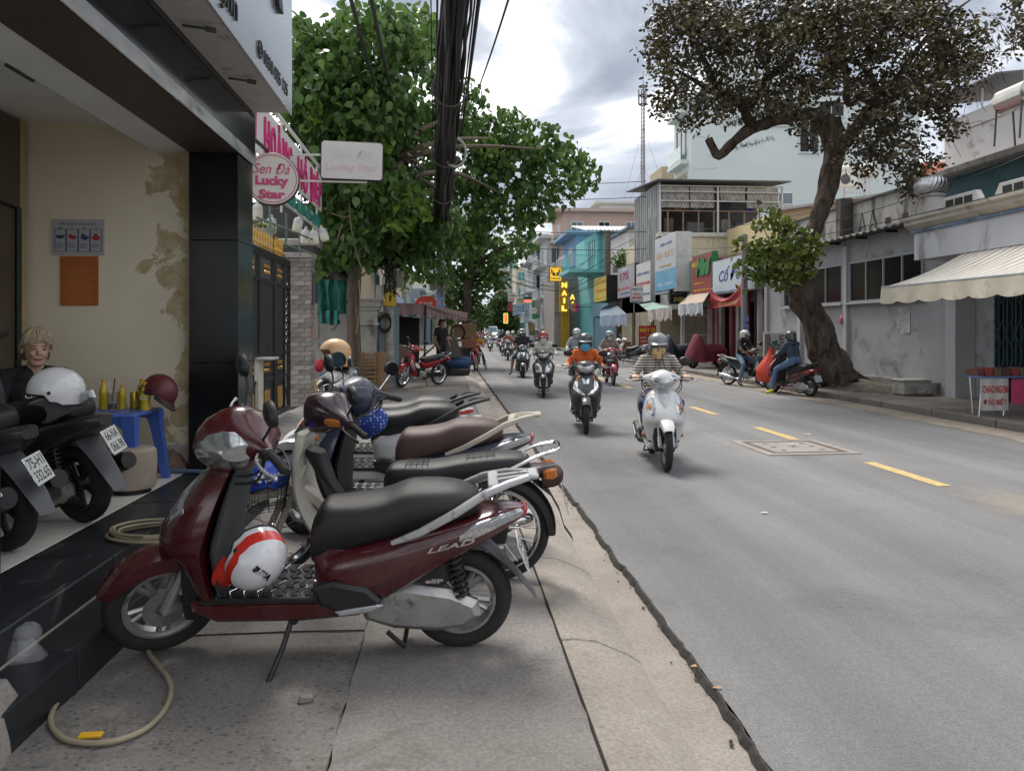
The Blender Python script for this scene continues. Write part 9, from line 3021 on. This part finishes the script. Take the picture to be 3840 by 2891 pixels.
 # ---- red motorbike parked on the left pavement
o=cub('motorbike','red and silver motorbike with grey seat parked beside the near pole',body=red_b,seat=seatgrey,rim=chrome,side=M('red_side',(.3,.015,.02),.35),steer=15,plate_text=None)
f0,f1=G(1514,1453,.12),G(1640,1443,.12)
mid=(f0+f1)/2
place(o,(mid.x,mid.y,.12),math.degrees(atan2(f0.y-f1.y,f0.x-f1.x)),-4)
# ---- street stall with the grey and pink awning
stl=thing('street_stall','street repair stall with grey cloth roof and pink scalloped edge','stall',(-1.4,23,PZ))
cA,cB,cC,cD=V((-3.4,21.3,2.35)),V((-.62,21.6,2.22)),V((.72,28.5,2.15)),V((-3.4,28.5,2.4))
def quad_cloth(A,Bq,Cq,Dq,sag,n=12):
 vs=[]
 for s_ in(0,-.015):
  for i in range(n+1):
   for j in range(n+1):
    u_,v_=i/n,j/n
    p=A.lerp(Bq,u_).lerp(Dq.lerp(Cq,u_),v_)
    p.z+=s_-sag*sin(pi*u_)*sin(pi*v_)+.10*abs(sin(pi*u_*2))*0+.03*noise.noise(V((u_*5,v_*5,1)))
    vs.append(p)
 k0=(n+1)**2
 fs=[(i*(n+1)+j,(i+1)*(n+1)+j,(i+1)*(n+1)+j+1,i*(n+1)+j+1)for i in range(n)for j in range(n)]
 fs+=[tuple(k0+q for q in reversed(f))for f in fs]
 return MB().add(vs,fs)
gcl=M('grey_stall_cloth',(.17,.15,.145),.9,var=.15)
quad_cloth(cA,cB,cC,cD,.12).build('roof_cloth',gcl,stl,smooth=70)
pk=M('dusty_pink_cloth',(.30,.20,.195),.9,var=.12)
for A,Bq in((cA,cB),(cB,cC)):
 n=60;rg=[]
 for i in range(n+1):
  u_=i/n
  p=A.lerp(Bq,u_)
  dd=.22+.10*abs(sin(u_*pi*(A-Bq).length/.62))**.7
  w_=.02*sin(u_*40)
  rg.append([p+V((0,w_,.01)),p+V((0,w_*2,-dd)),p+V((.012,w_*2+.012,-dd)),p+V((.012,w_+.012,.01))])
 MB().loft(rg).build('valance',pk,stl,smooth=70)
for p in(cB,cC,cA,cD):
 MB().tube([p,V((p.x-.05,p.y,PZ))],.03,8).build('post',darkmetal,stl)
MB().tube([cB+V((0,0,-.05)),cC+V((.25,.2,-.3))],.02,6).build('brace',darkmetal,stl)
MB().tube([cC+V((.35,0,-.25)),V((-.2,26.8,1.2)),V((-1.0,25.2,.5))],.03,6).build('prop',darkmetal,stl)
quad_cloth(V((-3.4,24.2,2.1)),V((-.9,24.6,1.9)),V((-.9,24.2,.5)),V((-3.4,23.8,.4)),.1).build('back_sheet',M('stall_shade_dark',(.05,.045,.042),.85,var=.3),stl,smooth=70)  # dark sheet added as the shade under the stall roof
mb=MB().ell((-1.55,21.9,.55),(.62,.45,.62),18,10)
mb.v=[tuple(V(v)*1+(V(v)-V((-1.55,21.9,.5))).normalized()*.09*noise.noise(V(v)*4))for v in mb.v]
mb.build('sacking',M('brown_sacking',(.17,.10,.07),.9,var=.35,vs=4,bump=.4,bs=12),label='mound of goods under brown sacking behind the red motorbike',cat='goods',smooth=70)
c0=P(1752,1250,24.5)
cbd=thing('cardboard_sign','brown cardboard panels with handwriting hung from the stall','sign',c0)
bx(c0.x-.42,c0.x+.30,c0.y,c0.y+.03,c0.z-.14,c0.z+.3,.005).build('panel',M('cardboard',(.25,.16,.09),.9,var=.12),cbd)
bx(c0.x-.18,c0.x+.30,c0.y-.02,c0.y+.01,c0.z-.46,c0.z-.18,.005).build('panel',MATS['cardboard'],cbd)
txt('VÁ VỎ XE',.42,.13,fr((c0.x+.06,c0.y-.022,c0.z-.32),FC),red_ink,cbd,ext=.002,bold=.03)
for k in range(3):
 rr_=.20+.015*k
 MB().tube([c0+V((-.30+cos(i*pi/12)*rr_,-.05-.01*k,.02+sin(i*pi/12)*rr_*1.1))for i in range(24)],.012,6,loop=True).build('rubber_tube',rubber,label='black inner tube hung on the cardboard sign, %s of three'%ordn[k],cat='tube')
 # air compressor with blue tank
c0=P(1715,1370,24.2);c0.z=PZ
cp=thing('air_compressor','blue air compressor tank on wheels beside the stall','compressor',c0)
MB().lathe([(0,-.45),(.16,-.42),(.2,-.34),(.2,.34),(.16,.42),(0,.45)],18,Matrix.Translation(c0+V((0,0,.38)))@Matrix.Rotation(pi/2,4,'Y')@Matrix.Rotation(.0,4,'X')).build('tank',M('compressor_blue',(.03,.09,.22),.45,var=.2),cp)
bx(c0.x-.25,c0.x+.15,c0.y-.12,c0.y+.12,.70,1.0,.03).build('motor',darkmetal,cp)
MB().prism([(-.35,.0),(.35,0),(.2,.55),(-.25,.6)],-.02,.02,fr((c0.x-.2,c0.y-.25,.66),FC),ch=.008).build('belt_guard',M('guard_grey',(.13,.12,.105),.7),cp)
for s_ in(-.3,.3):
 MB().lathe([(0,-.03),(.1,-.03),(.1,.03),(0,.03)],14,Matrix.Translation(c0+V((s_,-.1,.1)))@Matrix.Rotation(pi/2,4,'X')).build('wheel',rubber,cp)
MB().tube([c0+V((.4+.02*i,-.2+.25*cos(i*.5),.45+.25*sin(i*.5)))for i in range(26)],.012,5).build('air_hose',M('hose_grey',(.3,.3,.3),.5),cp)
bx(c0.x-.5,c0.x+.35,c0.y-.6,c0.y-.35,PZ,PZ+.2,.03).build('tool_box',blackp,label='low black tool box in front of the blue compressor',cat='box')
# standing man at the stall and a pedestrian behind
def stander(label,base,yaw,mats,skin,h=1.62,voxel=.014,hel=None,hair=hair_blk,arms_down=True,group=None):
 B=Body();s=h/1.7
 f=V((cos(yaw),sin(yaw),0));l=V((-f.y,f.x,0))
 L2=lambda a,b,z:base+f*a*s+l*b*s+V((0,0,z*s))
 hc=L2(.03,0,1.585)
 shs=[L2(0,.175,1.40),L2(0,-.175,1.40)]
 torso(B,L2(0,0,.96),L2(.0,0,1.26),L2(.0,0,1.45),hc,shs,s*1.02)
 q=head(B,hc,f,V((0,0,1)),s)
 for k in(1,-1):
  S0=shs[0 if k>0 else 1]
  el=L2(-.02,.23*k,1.12);wr=L2(.12,.22*k,.90)
  B.chain([S0,S0.lerp(el,.6)],[.06*s,.055*s],'top');B.chain([S0.lerp(el,.55),el,wr],[.044*s,.04*s,.027*s],'skin')
  hand(B,wr,V((0,0,-1))+f*.4,l*k,k,.3,s)
  kn,an=L2(.03,.10*k,.50),L2(0,.11*k,.09)
  B.chain([L2(0,.09*k,.92),kn,an],[.095*s,.065*s,.048*s],'bottom');B.chain([an-f*.03-V((0,0,.035)),an+f*.15-V((0,0,.05))],[.038,.034],'foot')
 md=dict(mats);md['skin']=skin;md.setdefault('foot',blackp)
 o=body_obj(label,B,md,Matrix.Identity(4),voxel,group=group)
 if hel is not None:
  helmet(o,q,f,V((0,0,1)),hel)
 else:
  hairdo(o,q,hair)
 face(o,q,detail=0)
 return o
b0=P(1655,1370,23.2);b0.z=PZ
stander('man in black shirt standing under the stall roof',b0,-.9,{'top':plain('black_shirt',(.012,.012,.013)),'bottom':plain('black_pants',(.016,.016,.018))},skin_tan,1.72)
b0=P(1760,1340,33);b0.z=PZ
stander('pedestrian in striped shirt behind the woman in the orange cardigan',b0,-1.4,{'top':stripemat('striped_shirt','Z',.09,.5,(.5,.5,.52),(.2,.2,.25)),'bottom':plain('grey_pants',(.1,.1,.11))},skin_tan,1.66,.02)
# ---- old gateway, crates and tarpaulins behind the stone pillar
oldw=M('stained_old_plaster',(.42,.40,.36),.9,var=.25,vs=2.2,bump=.2,bs=20,dirt=((.05,.048,.04),.3,2.6),stretch=(1,1,.5))
ow=thing('old_gateway','weathered white gateway wall with mouldy columns behind the parked row','wall',(-3,18.6,PZ))
a,b_=P(1348,1150,18.6),P(1417,1150,18.6)
bx(-6.5,a.x-.02,18.75,18.95,PZ,2.15).build('wall',oldw,ow,smooth=0)
bx(a.x,b_.x,18.55,18.95,PZ,2.0,.01).build('column',oldw,ow,smooth=0)
for z0,z1,e_ in((1.62,1.70,.04),(1.98,2.06,.05),(2.06,2.2,.09),(2.2,2.26,.12)):
 bx(a.x-e_,b_.x+e_,18.55-e_,18.95+e_,z0,z1,.01).build('moulding',oldw,ow,smooth=0)
for k in range(2):
 bx(a.x-1.5-.9*k,a.x-.95-.9*k,18.72,18.76,1.3-.25*k,1.9-.1*k,.01).build('panel_relief',oldw,ow,smooth=0)
bx(b_.x+.02,b_.x+.5,18.9,18.95,PZ,2.1).build('blue_grey_door',M('blue_grey_door',(.18,.23,.26),.6,var=.2),label='blue grey door leaf between the mouldy column and the pole',cat='door')
pl_=MB()
rf_=thing('dark_lean_to','dark corrugated lean-to roof with green tarpaulin behind the pillar','roof',(-4,18,3))
p0,p1,p2_,p3_=P(1190,985,17.8),P(1335,1085,17.8),P(1335,1000,21),P(1190,930,21)
MB().loft([[p0,p3_,p3_+V((0,0,.06)),p0+V((0,0,.06))],[p1,p2_,p2_+V((0,0,.06)),p1+V((0,0,.06))]]).build('roof_sheet',M('blackish_sheet',(.035,.033,.032),.85,var=.4),rf_,smooth=0)  # lean-to sheet in a near-black tone, varied by noise
drape('green_tarpaulin',rf_,P(1195,1100,18).x,P(1300,1100,18).x,18.2,P(0,1050,18).z,P(0,1180,18).z,M('green_tarp',(.02,.14,.11),.6,var=.25),4.2,.1)
bx(-7,-3.05,19.1,24,0,4.6).build('tree_shade_block',M('tree_shade_dark',(.10,.10,.095),.9,var=.3),label='added dark block standing in for tree shade behind the stone gate pillar',cat='building')  # added dark block: tree shade behind the pillar put into its shape and colour
drape('striped_valance',None,P(1200,1190,17.2).x,P(1272,1190,17.2).x,P(1240,1190,17.2).y,P(0,1165,17.2).z,P(0,1215,17.2).z,stripemat('teal_black_stripes','X',.17,.5,(.02,.30,.25),(.02,.03,.03),soft=.02),9.1,.05,18,5,'teal and black striped awning strip beside the stone pillar','awning')
wood=M('crate_wood',(.30,.19,.10),.85,var=.25,vs=7,stretch=(1,1,.4))
def crate(label,x0,x1,y0,y1,z0,z1):
 o=thing('wooden_crate',label,'crate',((x0+x1)/2,(y0+y1)/2,z0),group='wooden crates by the gateway')
 n=5
 for i in range(n):
  za=z0+(z1-z0)*i/n
  zc=za+(z1-z0)/n*.62
  bx(x0,x1,y0,y0+.018,za,zc,.003).build('slat',wood,o,smooth=0)
  bx(x1-.018,x1,y0+.02,y1,za,zc,.003).build('slat',wood,o,smooth=0)
  bx(x0,x0+.018,y0+.02,y1,za,zc,.003).build('slat',wood,o,smooth=0)
  bx(x0,x1,y1,y1+.018,za,zc,.003).build('slat',wood,o,smooth=0)
 for x_ in(x0+.03,x1-.03):
  for y_ in(y0+.035,y1-.02):
   bx(x_-.02,x_+.02,y_-.014,y_+.014,z0,z1+.01).build('corner_post',wood,o,smooth=0)
a,b_=P(1355,1380,17.6),P(1410,1380,17.6)
crate('slatted wooden crate on top of the stack beside the near pole',a.x,b_.x,a.y,a.y+.3,.62,1.0)
crate('wooden crate carrying the slatted one beside the near pole',a.x,b_.x,a.y+.02,a.y+.34,PZ,.61)
a,b_=P(1412,1380,17.8),P(1446,1380,17.8)
bx(a.x,b_.x,a.y,a.y+.25,PZ,1.0,.01).build('plank_box',wood,label='tall closed plank box against the near pole',cat='box')
a,b_=P(1275,1370,17.9),P(1345,1370,17.9)
crate('low pallet crate behind the tan helmet',a.x,b_.x,a.y,a.y+.3,.45,.95)
a,b_=P(1200,1400,17.2),P(1352,1400,17.2)
mb=bx(a.x,b_.x,a.y,a.y+.4,.30,.56,.05)
mb.jit(.015,6).build('blue_tarp_bundle',M('blue_tarp',(.03,.12,.34),.6,var=.3),label='flat blue tarpaulin bundle below the crates',cat='tarpaulin')
a=P(1212,1430,17)
bx(a.x-.2,a.x+.25,a.y,a.y+.3,PZ,.42,.03).build('yellow_crate',M('yellow_plastic',(.55,.33,.03),.5),label='yellow plastic crate behind the gate pillar',cat='crate')
MB().ell((a.x-.06,a.y-.15,.74),(.11,.11,.15),14,8).build('red_jug',M('red_jug',(.45,.03,.04),.4),label='red plastic jug behind the gate pillar',cat='jug')
# ---- people stopped at the right kerb
o=cub('motorbike','dark green blue motorbike of the man in the black polo at the far kerb',body=paint('petrol_paint',(.015,.035,.05)),rim=chrome,steer=-8,stand=False)
w0=G(2844,1452,0)
mt=place(o,(w0.x-.15,w0.y+.45,0),-62,0)
rider('man in black polo and white green helmet sitting on his motorbike',mt,{'top':plain('black_polo',(.016,.017,.022)),'bottom':plain('blue_jeans',(.12,.18,.26))},kind='cub',skin=skin_dark,voxel=.012,hel=M('helmet_white2',(.58,.58,.57)),vis=M('helmet_green',(.02,.14,.09),.4),sleeve='short',h=1.02,look=.15,arms={1:((.03,.25,1.0),(.16,.10,.82),(.26,.02,.80)),-1:((.03,-.26,1.0),(.20,-.14,.84),(.3,-.10,.80))},legs={-1:((.16,-.30,.60),(.12,-.42,.13),(.25,-.46,.045)),1:((.2,.22,.6),(.1,.3,.13),(.22,.34,.05))})
o=scooter('motor_scooter','maroon scooter with white plate seen from behind at the right kerb',body=paint('maroon_scooter',(.07,.007,.012)),rack='black',tail='red',plate_text='54-X1\n2253',stand=True,mirrors=(1,0),steer=12,cs=1.0)
w0=G(3035,1487,0)
f_=V((cos(radians(106)),sin(radians(106)),0))
mt=place(o,(w0.x+f_.x*.6,w0.y+f_.y*.6,0),106,-3)
rider('woman in blue hooded jacket and blue trousers on the maroon scooter',mt,{'top':plain('slate_jacket',(.045,.062,.10)),'bottom':plain('steel_blue_trousers',(.10,.15,.27)),'foot':M('lime_sandal',(.62,.60,.03),.6,var=.05)},skin=skin_tan,voxel=.011,hel=M('helmet_slate',(.05,.06,.07),.3,coat=.5,var=.1),vis=None,h=.98,look=.5,hood=M('slate_hood',(.05,.07,.11),.9),arms={1:((.06,.24,.98),(.24,.12,.88),(.33,.08,.86)),-1:((.06,-.24,.98),(.22,-.08,.87),(.31,.0,.86))},legs={1:((.20,.24,.60),(.26,.34,.13),(.42,.37,.035)),-1:((.22,-.14,.62),(.16,-.16,.40),(.30,-.18,.345))},hair=M('hair_brown',(.06,.03,.02),.6))
# big red carrier bag between them
c0=P(2892,1370,18.9)
mb=MB();rg=[]
for z,r_ in((-.42,.10),(-.40,.30),(-.28,.36),(-.08,.32),(.12,.20),(.28,.09),(.40,.05),(.44,.055)):
 rg.append([c0+V((cos(t)*r_*1.05*(1+.16*noise.noise(V((cos(t)*2,sin(t)*2,z*6)))),sin(t)*r_*.75*(1+.16*noise.noise(V((cos(t)*2,sin(t)*2,z*6+9)))),z))for t in[k*pi/16 for k in range(32)]])
mb.loft(rg).build('carrier_bag',M('red_carrier_plastic',(.62,.06,.03),.35,var=.15,vs=5,bump=.6,bs=16),label='big bright red plastic bag held between the two stopped riders',cat='bag',smooth=70)
# notice board, covered bikes, parked scooters by the laundry board
c0=G(2908,1425,.13)
nb=thing('notice_board','white framed louvred board with a pinned paper at the kerb','board',(9.2,c0.y+1.0,.13))
a,b_=P(2866,1360,21.3),P(2950,1245,21.3)
for x_ in(a.x,b_.x):
 bx(x_-.02,x_+.02,a.y,a.y+.03,.13,b_.z,.003).build('frame_post',white_paint,nb,smooth=0)
bx(a.x,b_.x,a.y,a.y+.03,b_.z-.04,b_.z,.003).build('frame_rail',white_paint,nb,smooth=0)
for k in range(10):
 z_=.5+(b_.z-.56)*k/10
 MB().box(((a.x+b_.x)/2,a.y+.02,z_+.045),(b_.x-a.x-.05,.012,.085),(.35,0,0)).build('louvre',M('louvre_taupe',(.28,.27,.24),.7),nb,smooth=0)
drape('pinned_paper',nb,P(2890,0,21.3).x,P(2922,0,21.3).x,a.y-.03,P(0,1250,21.3).z,P(0,1290,21.3).z,M('paper_lined',(.6,.62,.66),.8,var=.1,vs=30),2.0,.01,6,6)
MB().lathe([(0,0),(.07,0),(.07,.22),(.05,.24),(0,.24)],14,Matrix.Translation(P(2905,1308,21.2))).build('green_tin',M('tin_green',(.02,.12,.06),.5),label='green tin standing before the notice board',cat='tin')
def cover(label,px,py,d,w,h,heading,mat,seed):
 b=P(px,py,d);b.z=.13
 h_=radians(heading);f=V((cos(h_),sin(h_),0));l=V((-f.y,f.x,0))
 o=thing('covered_motorbike',label,'motorbike',b)
 prof=[(-.85,.42,.20),(-.78,.72,.26),(-.45,.80,.28),(-.1,.78,.28),(.15,.74,.30),(.32,.95,.36),(.40,1.12,.36),(.50,1.08,.30),(.72,.72,.24),(.85,.40,.16)]
 prof=lerp_table(prof,3)
 rg=[]
 for x,zt,hw in prof:
  q=[]
  for i in range(21):
   t=pi*i/20
   fold=1+.10*noise.noise(V((x*5,cos(t)*4,seed)))+.05*sin(x*22+cos(t)*3)
   y=cos(t)*hw*fold*(1.0 if sin(t)>.5 else 1.15)
   z=.22+(zt-.22)*sin(t)**.55+.02*noise.noise(V((x*6,t*3,seed+4)))
   q.append(b+f*x*w+l*y+V((0,0,z*h)))
  rg.append(q)
 MB().loft(rg,closed=True,cap=True).build('cover',mat,o,smooth=70)
 R=Matrix.Rotation(h_,4,'Z')
 for x in(-.6,.6):
  wheel(o,'wheel',(0,0,0),.25,.07,alu,'alloy',Matrix.Translation(b+f*x*w+V((0,0,.25)))@R,False,0)
  # parts sit in world space under a root at b
 for ch in o.children:
  if ch.name.startswith('wheel'):
   ch.matrix_basis=Matrix.Translation(-b)
   for g in ch.children:
    pass
 return o
cover('motorbike under a maroon cloth cover outside the pink shop',2648,1380,28.3,1.0,1.12,200,M('maroon_cover',(.15,.02,.035),.75,var=.2,vs=3,bump=.3,bs=8),3)
cover('motorbike under a black blue cover next to the maroon one',2545,1368,30.5,1.0,1.08,185,M('navy_cover',(.012,.018,.03),.6,var=.25,vs=3,bump=.3,bs=8),8)
for i,(px,py,d,hd,bm,lab)in enumerate(((2368,1352,34.5,165,paint('beige_scooter',(.42,.38,.32)),'beige scooter parked beside the red standing board'),(2345,1362,32.5,170,paint('green_black_scooter',(.02,.04,.03)),'dark green scooter parked in front of the beige one'))):
 b0=P(px,py,d);b0.z=.13
 o=scooter('motor_scooter',lab,body=bm,seat=seatblk if i else seatgrey,detail=0,rack='silver',mirrors=(1,1),stand=True)
 place(o,b0,hd,-4)
 # fruit / goods stand in front of the grocery
c0=P(2325,1310,41);c0.z=.13
gs=thing('grocery_stand','low stand of jars outside the grocery shop','stand',c0)
bx(c0.x-.5,c0.x+.7,c0.y,c0.y+.6,.13,.75,.02).build('table',wood,gs)
for k in range(8):
 for j in range(2):
  MB().lathe([(0,0),(.055,0),(.055,.13),(.04,.15),(0,.15)],10,Matrix.Translation((c0.x-.42+k*.14,c0.y+.12+j*.2,.75))).build('jar',M('jar_%d'%(k%3),((.45,.18,.04),(.3,.08,.04),(.5,.35,.1))[k%3],.4),label='%s jar in the %s row on the grocery stand'%(ordn[k],('front','back')[j]),cat='jar',group='jars on the grocery stand')
  # food stand with lettered apron at the right edge
c0=P(3735,1560,12.3);c0.z=.13
fsn=thing('food_stand','folding food table with lettered cloth front and blue top','table',c0)
a,b_=P(3678,1540,12.3),P(3790,1418,12.3)
yy=a.y
MB().loft([[V((a.x+(b_.x-a.x)*u_,yy+.01*sin(u_*14),z_))for u_ in[k/12 for k in range(13)]]+[V((a.x+(b_.x-a.x)*u_,yy+.015+.01*sin(u_*14),z_))for u_ in[k/12 for k in range(12,-1,-1)]]for z_ in(a.z,(a.z+b_.z)/2,b_.z)]).build('front_cloth',M('apron_white',(.55,.54,.52),.8,var=.1),fsn)
txt('CHAO NGON',.43,.12,fr(((a.x+b_.x)/2,yy-.012,b_.z-.18),FC),red_ink,fsn,ext=.002,bold=.02)
txt('ĐẶC BIỆT',.38,.13,fr(((a.x+b_.x)/2,yy-.012,b_.z-.38),FC),red_ink,fsn,ext=.002,bold=.02)
bx(a.x-.03,b_.x+.5,yy-.03,yy+.34,b_.z,b_.z+.03,.008).build('table_top',M('blue_check_cloth',(.12,.18,.36),.8,var=.4,vs=40),fsn)
for x_ in(a.x+.03,b_.x-.03):
 MB().tube([(x_,yy+.02,b_.z),(x_-.05,yy+.02,.13)],.014,6).tube([(x_,yy+.3,b_.z),(x_+.05,yy+.3,.13)],.014,6).build('leg',chrome,fsn,kind='stuff')
for k in range(6):
 bx(a.x-.02+k*.15,a.x+.11+k*.15,yy+.06,yy+.35,b_.z+.03,b_.z+.14+.02*(k%2),.008).build('food_tray',M('tray_%d'%(k%3),((.12,.05,.04),(.3,.05,.04),(.16,.12,.07))[k%3],.5),label='tray of food on the stand, %s from the wall side'%ordn[k],cat='tray',group='trays on the food stand')
bx(b_.x+.05,b_.x+.5,yy-.01,yy+.02,a.z+.1,b_.z-.02).build('pink_cloth',M('pink_front',(.55,.06,.16),.7),fsn)
# battered polystyrene box
a=P(3385,1478,16.1);b_=P(3500,1420,16.1)
pb=thing('polystyrene_box','battered white polystyrene box against the grey wall','box',(a.x,a.y,.13))
wpb=M('dirty_polystyrene',(.42,.40,.37),.9,var=.2,dirt=((.16,.12,.09),.2,6))
bx(a.x,b_.x,a.y,a.y+.4,.15,.15+.30,.03).jit(.006,3).build('tub',wpb,pb)
bx(a.x-.02,b_.x+.02,a.y-.02,a.y+.42,.43,.48,.02).jit(.005,4).build('rim',wpb,pb)
bx(a.x+.03,b_.x-.04,a.y+.02,a.y+.38,.12,.16).build('foot',M('box_tape',(.3,.22,.1),.8),pb)
txt('LENO',.3,.1,fr((a.x+.25,a.y-.002,.29),FC),M('box_ink',(.2,.2,.2),.9,var=.3),pb,ext=.001)
finish_texts()
finish_people()
